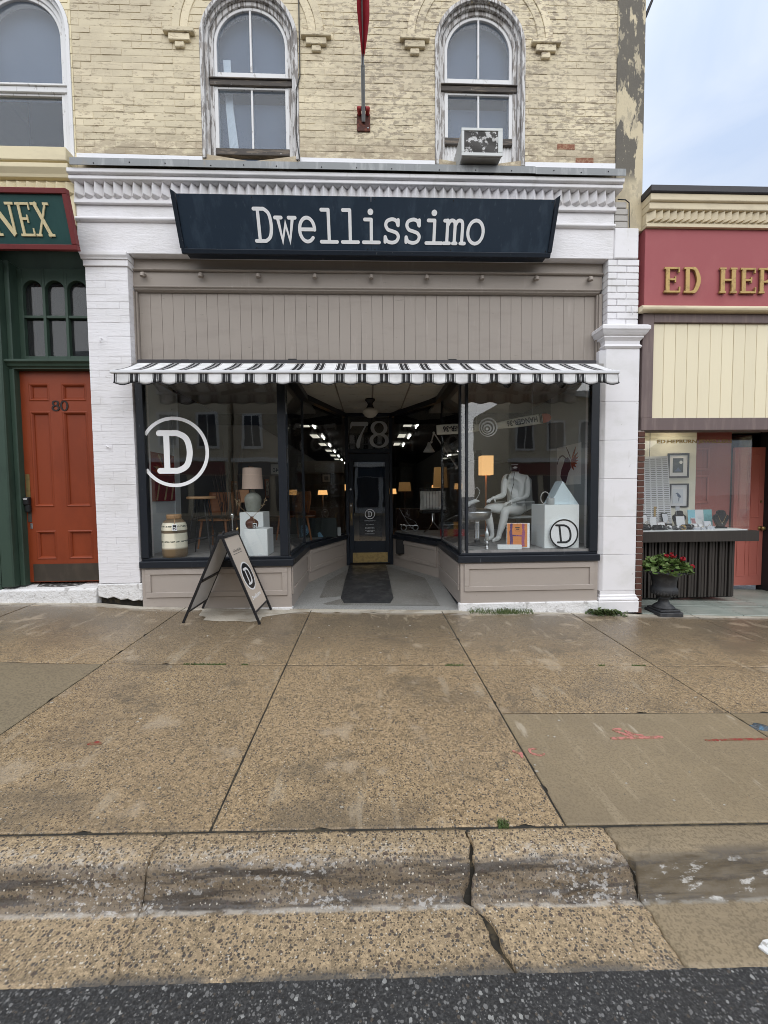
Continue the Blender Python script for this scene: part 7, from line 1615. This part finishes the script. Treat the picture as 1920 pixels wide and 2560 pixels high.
tw_ = thing('twig_bundle', 'bundle of tall dark twigs in a low basket behind the bar stool', 'twigs', (-1.95, .95, DL))
q = MB(); q.lathe([(0, .001), (.11, .001), (.15, .10), (.16, .22), (.15, .22), (.0, .2)], 20, (-1.95, .95, DL)); q.build('basket', mat('basket_weave', (.16, .12, .08), .8, bump=[('wavex', (40, 40, 60), .6, .01)]), tw_)
q = MB(); rr = random.Random(21)
for k in range(22):
    a = rr.uniform(0, 6.28); l = rr.uniform(.9, 1.5); lean = rr.uniform(.02, .22); q.tube([(-1.95 + .05 * math.cos(a), .95 + .05 * math.sin(a), DL + .05), (-1.95 + lean * .6 * math.cos(a), .95 + lean * .6 * math.sin(a), DL + l * .55), (-1.95 + lean * math.cos(a + .3), .95 + lean * math.sin(a + .3), DL + l)], [.007, .005, .002], 5)
q.build('twig', mat('twig_brown', (.06, .04, .03), .8), tw_, kind='stuff')
ht = thing('hand_cart', 'folded chrome frame with small wheels behind the splayed pane right of the door', 'cart', (.72, 2.75, .69))
q = MB(); q.tube([(.55, 2.62, 1.12), (.70, 2.70, .86), (.80, 2.72, .72)], .012, 8); q.tube([(.62, 2.66, .98), (.86, 2.72, .86), (.92, 2.72, .74)], .010, 8); q.tube([(.58, 2.66, .80), (.90, 2.70, .78)], .010, 8); q.build('frame', chrome, ht)
for x in (.64, .86): q = MB(); q.tube([(x + .05 * math.cos(a), 2.70, .745 + .05 * math.sin(a)) for a in lin(0, 6.283 * 15 / 16, 15)], .010, 6, closed=True); q.build('wheel', steel, ht)
cartm = mat('carton_grey', (.20, .20, .19), .7)
for i, (x, y, z, w_, h_, lab) in enumerate(((-2.45, 3.4, 1.25, .34, .42, 'dim framed picture on the wall nearest the left window'), (-2.45, 4.6, 1.75, .40, .30, 'dim framed picture higher on the left shop wall'), (-2.45, 6.0, 1.30, .36, .5, 'tall dim framed picture farther along the left shop wall'))):
    t = thing('wall_picture', lab, 'picture', (-2.74, y, z)); q = MB(); q.box(-2.758, -2.735, y, y + w_, z, z + h_); q.build('frame', wood_warm, t); q = MB(); q.box(-2.7345, -2.730, y + .04, y + w_ - .04, z + .04, z + h_ - .04); q.build('print', mat('dim_print%d' % i, (.42, .40, .34), .7, layers=[('noise', 12, .48, .56, (.10, .08, .07), .9)]), t)
sb2 = thing('sofa', 'dim orange armchair deep in the shop left of the door', 'armchair', (-1.75, 5.4, .07))
q = MB(); q.box(-2.1, -1.4, 5.2, 5.9, .25, .5); q.box(-2.1, -1.4, 5.75, 5.95, .501, .95); q.box(-2.15, -2.0, 5.2, 5.75, .501, .7); q.box(-1.5, -1.35, 5.2, 5.75, .501, .7); q.build('body', mat('armchair_cloth', (.20, .07, .03), .8), sb2, bevel=.03, seg=2)
for x in (-2.05, -1.45):
    for y in (5.25, 5.85): q = MB(); q.tube([(x, y, .249), (x, y, .071)], .02, 8); q.build('leg', black_plastic, sb2)
warm_lamp(-.85, 9.2, 1.50, .16, .2, 'far lit lamp glimpsed just left of the door frame', .5)
warm_lamp(2.2, 8.4, 1.45, .15, .18, 'far lit lamp under the long shelf of ornaments', .5)
warm_lamp(.9, 10.5, 1.35, .15, .2, 'farthest lit lamp just right of the door frame', .5)
ghd = thing('spot_lamp', 'black spot head under the window ceiling above the mannequin', 'spotlight', (1.75, .35, 2.8))
for nm, x, lb in (('a', 1.75, None), ('b', 2.45, 'black spot head under the window ceiling near the white pilaster')):
    t = ghd if lb is None else thing('spot_lamp', lb, 'spotlight', (x, .35, 2.8))
    q = MB(); q.tube([(x, .35, CEIL - .001), (x, .35, 2.80)], .012, 8); q.build('stem', black_plastic, t)
    q = MB(); q.tube([(x, .38, 2.80), (x, .30, 2.74)], [.045, .05], 14); q.build('head', black_plastic, t)
# ------------------------------------------------------------------ things in the jeweller's window (counter top at .852)
CZ = .8522
velvet = mat('black_velvet', (.010, .010, .011), .9); boxw = mat('box_white', (.66, .67, .70), .5); boxg = mat('box_satin', (.50, .52, .57), .4)
def jbox(x0, x1, y, h, lab, lidm, basem, d=.06, tilt=.35, ring=True):
    t = thing('ring_box', lab, 'jewellery box', ((x0 + x1) / 2, y, CZ), None); q = MB(); q.box(x0, x1, y, y + d, CZ, CZ + h * .35); q.build('base', basem, t, bevel=.004)
    q = MB(); q.prism([(y + d + .0005, CZ + h * .35), (y + d + .012, CZ + h * .35), (y + d + .012 + h * tilt * .6, CZ + h), (y + d + h * tilt * .6, CZ + h)], x0, x1, 'x'); l = q.build('lid', basem, t)
    q = MB(); q.prism([(y + d - .001, CZ + h * .40), (y + d + h * tilt * .55 - .003, CZ + h * .95)] + [(y + d + h * tilt * .55 - .001, CZ + h * .95), (y + d + .0003, CZ + h * .40)], x0 + .006, x1 - .006, 'x'); q.build('lining', lidm, l)
    q = MB(); q.box(x0 + .008, x1 - .008, y + .008, y + d - .008, CZ + h * .351, CZ + h * .40); q.build('cushion', lidm, t)
    if ring:
        c = ((x0 + x1) / 2, y + d * .5, CZ + h * .46); q = MB(); q.tube([(c[0] + .014 * math.cos(a), c[1], c[2] + .014 * math.sin(a)) for a in lin(0, 2 * math.pi * 11 / 12, 11)], .0025, 5, closed=True); q.build('ring', gold, t)
    return t
jbox(3.825, 3.915, .68, .21, 'open black jewellery box with white lid lining by the brown bricks', boxw, velvet)
jbox(4.145, 4.235, .70, .22, 'open black jewellery box under the lower framed print', boxg, velvet)
jbox(4.005, 4.12, .62, .10, 'low maroon ring box before the small gilt picture', boxw, mat('maroon_box', (.07, .008, .015), .5))
jbox(4.515, 4.58, .64, .15, 'small open ring box with a rosy lid before the blue leaflet', mat('rosy_lining', (.25, .12, .13), .5), boxw)
jbox(4.41, 4.50, .535, .08, 'low pair of white ring trays at the counter edge', boxw, boxg, .05)
jbox(4.525, 4.58, .54, .07, 'tiny white ring tray between the paired trays and the square box', boxw, boxg, .05)
jbox(4.615, 4.72, .56, .11, 'square silvery box lid open beside the black necklace bust', boxg, boxg, .05)
jbox(4.405, 4.475, .70, .09, 'dark grey ring box half hidden before the blue leaflet', boxg, mat('grey_box', (.12, .13, .17), .5))
def card(name, x0, x1, y, z0, z1, lab, m, d=.03):
    t = thing(name, lab, 'card', ((x0 + x1) / 2, y, CZ)); q = MB(); q.prism([(y, z0), (y + .003, z0), (y + d + .003, z1), (y + d, z1)], x0, x1, 'x'); q.build('board', m, t)
    q = MB(); q.prism([(y + d + .0031, z0), (y + d + .006, z0), (y + d + .006, z1 - .01), (y + d + .0031, z1 - .01)], (x0 + x1) / 2 - .01, (x0 + x1) / 2 + .01, 'x'); q.build('stay', m, t); return t
card('display_card', 3.86, 3.95, .61, CZ, 1.03, 'plain white card in front of the black box by the bricks', boxw)
card('display_card', 4.27, 4.39, .66, CZ, 1.03, 'plain white card beside the black bust with hanging tag', boxw)
lt = card('leaflet', 4.58, 4.94, .84, CZ, 1.11, 'blue and white folded leaflet standing behind the ring boxes', boxw)
for x0, x1, c in ((4.58, 4.69, (.25, .52, .62)), (4.815, 4.94, (.20, .44, .47))):
    q = MB(); q.prism([(.8385, CZ), (.8395, CZ), (.8695, 1.11), (.8685, 1.11)], x0, x1, 'x'); q.build('printed_field', mat('leaflet_blue%d' % int(x0 * 100), c, .5, layers=[('noise', 30, .5, .6, tuple(v * .75 for v in c), .5)]), lt)
q = MB()
for i in range(5): q.box(4.71 + (i % 2) * .02, 4.77 + (i % 3) * .01, .8545, .858, 1.0 - i * .018, 1.006 - i * .018)
q.build('printed_line', boxg, lt)
def bust(x, y, h, w, lab):
    t = thing('necklace_bust', lab, 'bust', (x, y, CZ)); z = CZ
    q = MB(); q.prism([(x + w * a, z + h * b) for a, b in ((-.42, 0), (.42, 0), (.42, .05), (.22, .10), (.30, .22), (.5, .55), (.49, .70), (.28, .80), (.24, .95), (.12, 1.0), (-.12, 1.0), (-.24, .95), (-.28, .80), (-.49, .70), (-.5, .55), (-.30, .22), (-.22, .10), (-.42, .05))], y - .02, y + .02); q.build('form', velvet, t, bevel=.010, seg=2)
    q = MB(); q.tube([(x - w * .30, y - .023, z + h * .76), (x - w * .12, y - .026, z + h * .42), (x, y - .026, z + h * .30), (x + w * .12, y - .026, z + h * .42), (x + w * .30, y - .023, z + h * .76)], .0022, 5); q.build('chain', gold, t)
    q = MB(); q.ball((x, y - .027, z + h * .27), (.005, .004, .012), 8, 6); q.build('pendant', steel, t); return t
bust(4.925, .70, .255, .215, 'black velvet necklace bust at the open end of the counter')
bt = bust(4.42, .82, .25, .18, 'smaller black bust with a paper tag above it under the framed prints')
q = MB(); q.box(4.35, 4.41, .80, .803, CZ + .252, CZ + .31); q.build('paper_tag', boxg, bt)
q = MB(); q.box(4.36, 4.364, .801, .8025, CZ + .17, CZ + .2515); q.box(4.395, 4.399, .801, .8025, CZ + .17, CZ + .2515); q.build('tag_string', boxg, bt)
for x, m_, lab in ((4.075, steel, 'steel watch on a round grey cushion at the counter edge'), (4.18, black_plastic, 'dark watch on a round grey cushion between steel and gold ones'), (4.275, gold, 'gold watch on a round grey cushion at the counter edge')):
    t = thing('wrist_watch', lab, 'watch', (x, .57, CZ)); q = MB(); q.ball((x, .57, CZ + .028), (.058, .03, .034), 14, 8); q.build('cushion', mat('watch_cushion%d' % int(x * 100), (.10, .10, .10), .6), t)
    q = MB(); q.tube([(x + .032 * math.cos(a), .555 + .010 * math.sin(a), CZ + .034 + .028 * math.sin(a)) for a in lin(0, 2 * math.pi * 13 / 14, 13)], .007, 6, closed=True); q.build('strap', m_, t)
    q = MB(); q.lathe([(0, 0), (.018, 0), (.018, .008), (0, .008)], 16); q.xf(Matrix.Translation((x, .537, CZ + .045)) @ Matrix.Rotation(math.radians(65), 4, 'X')); q.build('dial', boxw if m_ is not gold else gold, t)
for x, y, lab in ((3.93, .56, 'black velvet bracelet roll at the counter edge left of the watches'), (3.74, .56, 'black velvet bracelet roll nearest the brown bricks'), (4.36, .59, 'black velvet bracelet roll behind the gold watch')):
    t = thing('bracelet_roll', lab, 'display roll', (x, y, CZ)); q = MB(); q.tube([(x - .07, y, CZ + .036), (x + .07, y, CZ + .036)], .036, 16); q.build('roll', velvet, t)
    q = MB(); q.tube([(x + .03, y + .0385 * math.cos(a), CZ + .0375 + .0385 * math.sin(a)) for a in lin(.0, math.pi, 9)], .004, 5); q.build('bracelet', steel, t)
def framed(name, x0, x1, z0, z1, y, lab, fm, mount, inner, fn=None, w=.022):
    t = thing(name, lab, 'picture', ((x0 + x1) / 2, y, z0)); q = MB()
    for a, b, c, d in ((x0, x1, z0, z0 + w), (x0, x1, z1 - w, z1), (x0, x0 + w, z0 + w + .0003, z1 - w - .0003), (x1 - w, x1, z0 + w + .0003, z1 - w - .0003)): q.box(a, b, y - .025, y, c, d)
    q.build('frame', fm, t, bevel=.002); q = MB(); q.box(x0 + w, x1 - w, y - .012, y - .006, z0 + w, z1 - w); q.build('mount', mount, t)
    a, b, c, d, im = inner; q = MB(); q.box(a, b, y - .0155, y - .0121, c, d); q.build('print', im, t)
    if fn: fn(t, y - .0156)
    return t
night = mat('night_print', (.05, .06, .065), .5, layers=[('noise', 12, .5, .65, (.10, .11, .11), .6)]); sheetm = mat('print_paper', (.56, .60, .66), .6); ink = mat('blue_grey_ink', (.09, .12, .19), .6)
def moon(t, y): q = MB(); q.tube([(4.56, y, 1.80), (4.56, y - .001, 1.80)], .024, 18); q.build('printed_moon', boxw, t); q = MB(); q.prism([(4.455, 1.665), (4.50, 1.70), (4.52, 1.73), (4.54, 1.70), (4.575, 1.665)], y - .001, y); q.build('printed_shape', ink, t)
def heron(t, y):
    for p in ([(4.49, 1.345), (4.515, 1.36), (4.535, 1.345), (4.565, 1.315), (4.575, 1.285), (4.545, 1.285), (4.52, 1.30), (4.51, 1.335)], [(4.535, 1.285), (4.55, 1.285), (4.545, 1.22), (4.535, 1.235)], [(4.47, 1.352), (4.50, 1.35), (4.50, 1.345)]): q = MB(); q.prism(p, y - .001, y); q.build('printed_bird', ink, t)
framed('framed_print', 4.365, 4.68, 1.575, 1.93, 1.0, 'framed moonlit print, upper of two on the jeweller window wall', black_plastic, boxw, (4.44, 4.595, 1.65, 1.86, night), moon)
framed('framed_print', 4.40, 4.685, 1.14, 1.49, 1.0, 'framed print of a blue heron, lower of two on the window wall', black_plastic, boxw, (4.45, 4.605, 1.20, 1.41, sheetm), heron)
gp_ = framed('gilt_frame', 4.06, 4.245, .853, 1.165, .86, 'small gilt frame with a dark oval on pink behind the ring boxes', gold, mat('pink_mount', (.50, .34, .36), .6), (4.10, 4.205, .93, 1.12, mat('pink_print', (.48, .28, .30), .6)), None, .03)
q = MB(); q.ball((4.155, .842, 1.02), (.034, .004, .042), 14, 8); q.build('printed_oval', mat('oval_red', (.12, .015, .02), .5), gp_)
scn = thing('perforated_screen', 'white curved screen pierced with rows of short slots in the jeweller window', 'screen', (4.0, .85, CZ))
slot = mat('screen_slot', (.16, .16, .15), .7); q = MB(); V = []; n = 14
def scp(u, v): return (3.52 + u * (.70 + .09 * (1 - v)), .80 + .05 * math.sin(u * 3.1), CZ + .001 + v * (1.022))
for j in range(2):
    for i in range(n + 1): V.append(scp(i / n, j))
V2 = [(x, y + .006, z) for x, y, z in V]; o = len(V)
q.add(V + V2, [(i, i + 1, n + 2 + i, n + 1 + i) for i in range(n)] + [(o + i, o + n + 1 + i, o + n + 2 + i, o + i + 1) for i in range(n)] + [(n, n + o, 2 * n + 1 + o, 2 * n + 1), (n + 1, 2 * n + 1, 2 * n + 1 + o, n + 1 + o)]); q.build('sheet', boxw, scn)
q = MB()
for r_ in range(36):
    for c in range(9):
        u0 = .015 + c * .11 + (.0 if r_ % 2 else .004); v = .03 + r_ * .0265; a, b = scp(u0, v), scp(u0 + .085, v); q.add([(a[0], a[1] - .002, a[2]), (b[0], b[1] - .002, b[2]), (b[0], b[1] - .002, b[2] + .009), (a[0], a[1] - .002, a[2] + .009)], [(0, 1, 2, 3)])
q.build('slot', slot, scn, kind='stuff')
q = MB(); q.tube([(3.97, .82, CZ + 1.02), (3.97, .82, 2.29)], .004, 5); q.build('hanging_wire', black_plastic, scn)

# ------------------------------------------------------------------ the far side of the street, mirrored in the panes
def street_front(x0, x1, h, y, m, trim, n, lab, floors=2, arch=False):
    b = thing('street_building', lab, 'building', ((x0 + x1) / 2, y, -.3)); z0 = -.8
    q = MB(); q.box(x0, x1, y - 9, y, z0, h); q.build('wall', m, b)
    q = MB(); q.box(x0 - .1, x1 + .1, y, y + .3, h - .35, h + .02); q.box(x0 - .05, x1 + .05, y, y + .15, 3.3, 3.55); q.build('cornice', trim, b)
    q = MB(); q.box(x0 + .25, x1 - .25, y - .02, y + .06, 2.55, 3.25); q.build('shop_fascia', navy if n % 2 else maroon, b)
    st = (x1 - x0) / n; gm_ = mat('far_window_%d' % int(x0 * 10), (.03, .035, .045), .1)
    for f in range(floors):
        for i in range(n):
            cx = x0 + st * (i + .5); a = MB(); a.box(cx - .62, cx + .62, y, y + .09, 4.1 + f * 3.1, 6.2 + f * 3.1); w_ = a.build('window', trim, b)
            a = MB(); a.box(cx - .48, cx - .03, y + .091, y + .10, 4.25 + f * 3.1, 6.05 + f * 3.1); a.box(cx + .03, cx + .48, y + .091, y + .10, 4.25 + f * 3.1, 6.05 + f * 3.1); a.build('pane', gm_, w_)
    for i in range(n):
        cx = x0 + st * (i + .5); a = MB(); a.box(cx - st * .42, cx + st * .42, y, y + .05, .4, 2.5); a.build('shop_pane', gm_, b)
tan = mat('far_tan_wall', (.66, .58, .42), .8, layers=[('noise', 2, .45, .65, (.56, .49, .36), .7)]); tan2 = mat('far_brick_wall', (.50, .42, .30), .8); grey_w = mat('far_grey_wall', (.52, .53, .53), .8); trimm = mat('far_trim', (.75, .73, .68), .6)
street_front(-17, -8.2, 9.6, -19, tan, trimm, 4, 'tan terrace across the street with four bays, mirrored in the shop panes')
street_front(-8.0, -1.2, 10.4, -19.4, tan2, trimm, 3, 'buff terrace across the street, mirrored in the shop panes')
street_front(-1.0, 4.6, 8.4, -19, grey_w, trimm, 3, 'grey terrace across the street, mirrored in the glass door', 1)
street_front(9.5, 18, 8.0, -22, tan, trimm, 4, 'lower tan block across the street beyond the gap, mirrored in the panes', 1)
wl2 = MB(); sheet(wl2, lin(-30, 30, 20), [-19, -17, -15.0], lambda x, y: -.027 * x - .05, .3); structure(wl2.build('far_sidewalk', smooth_slab))
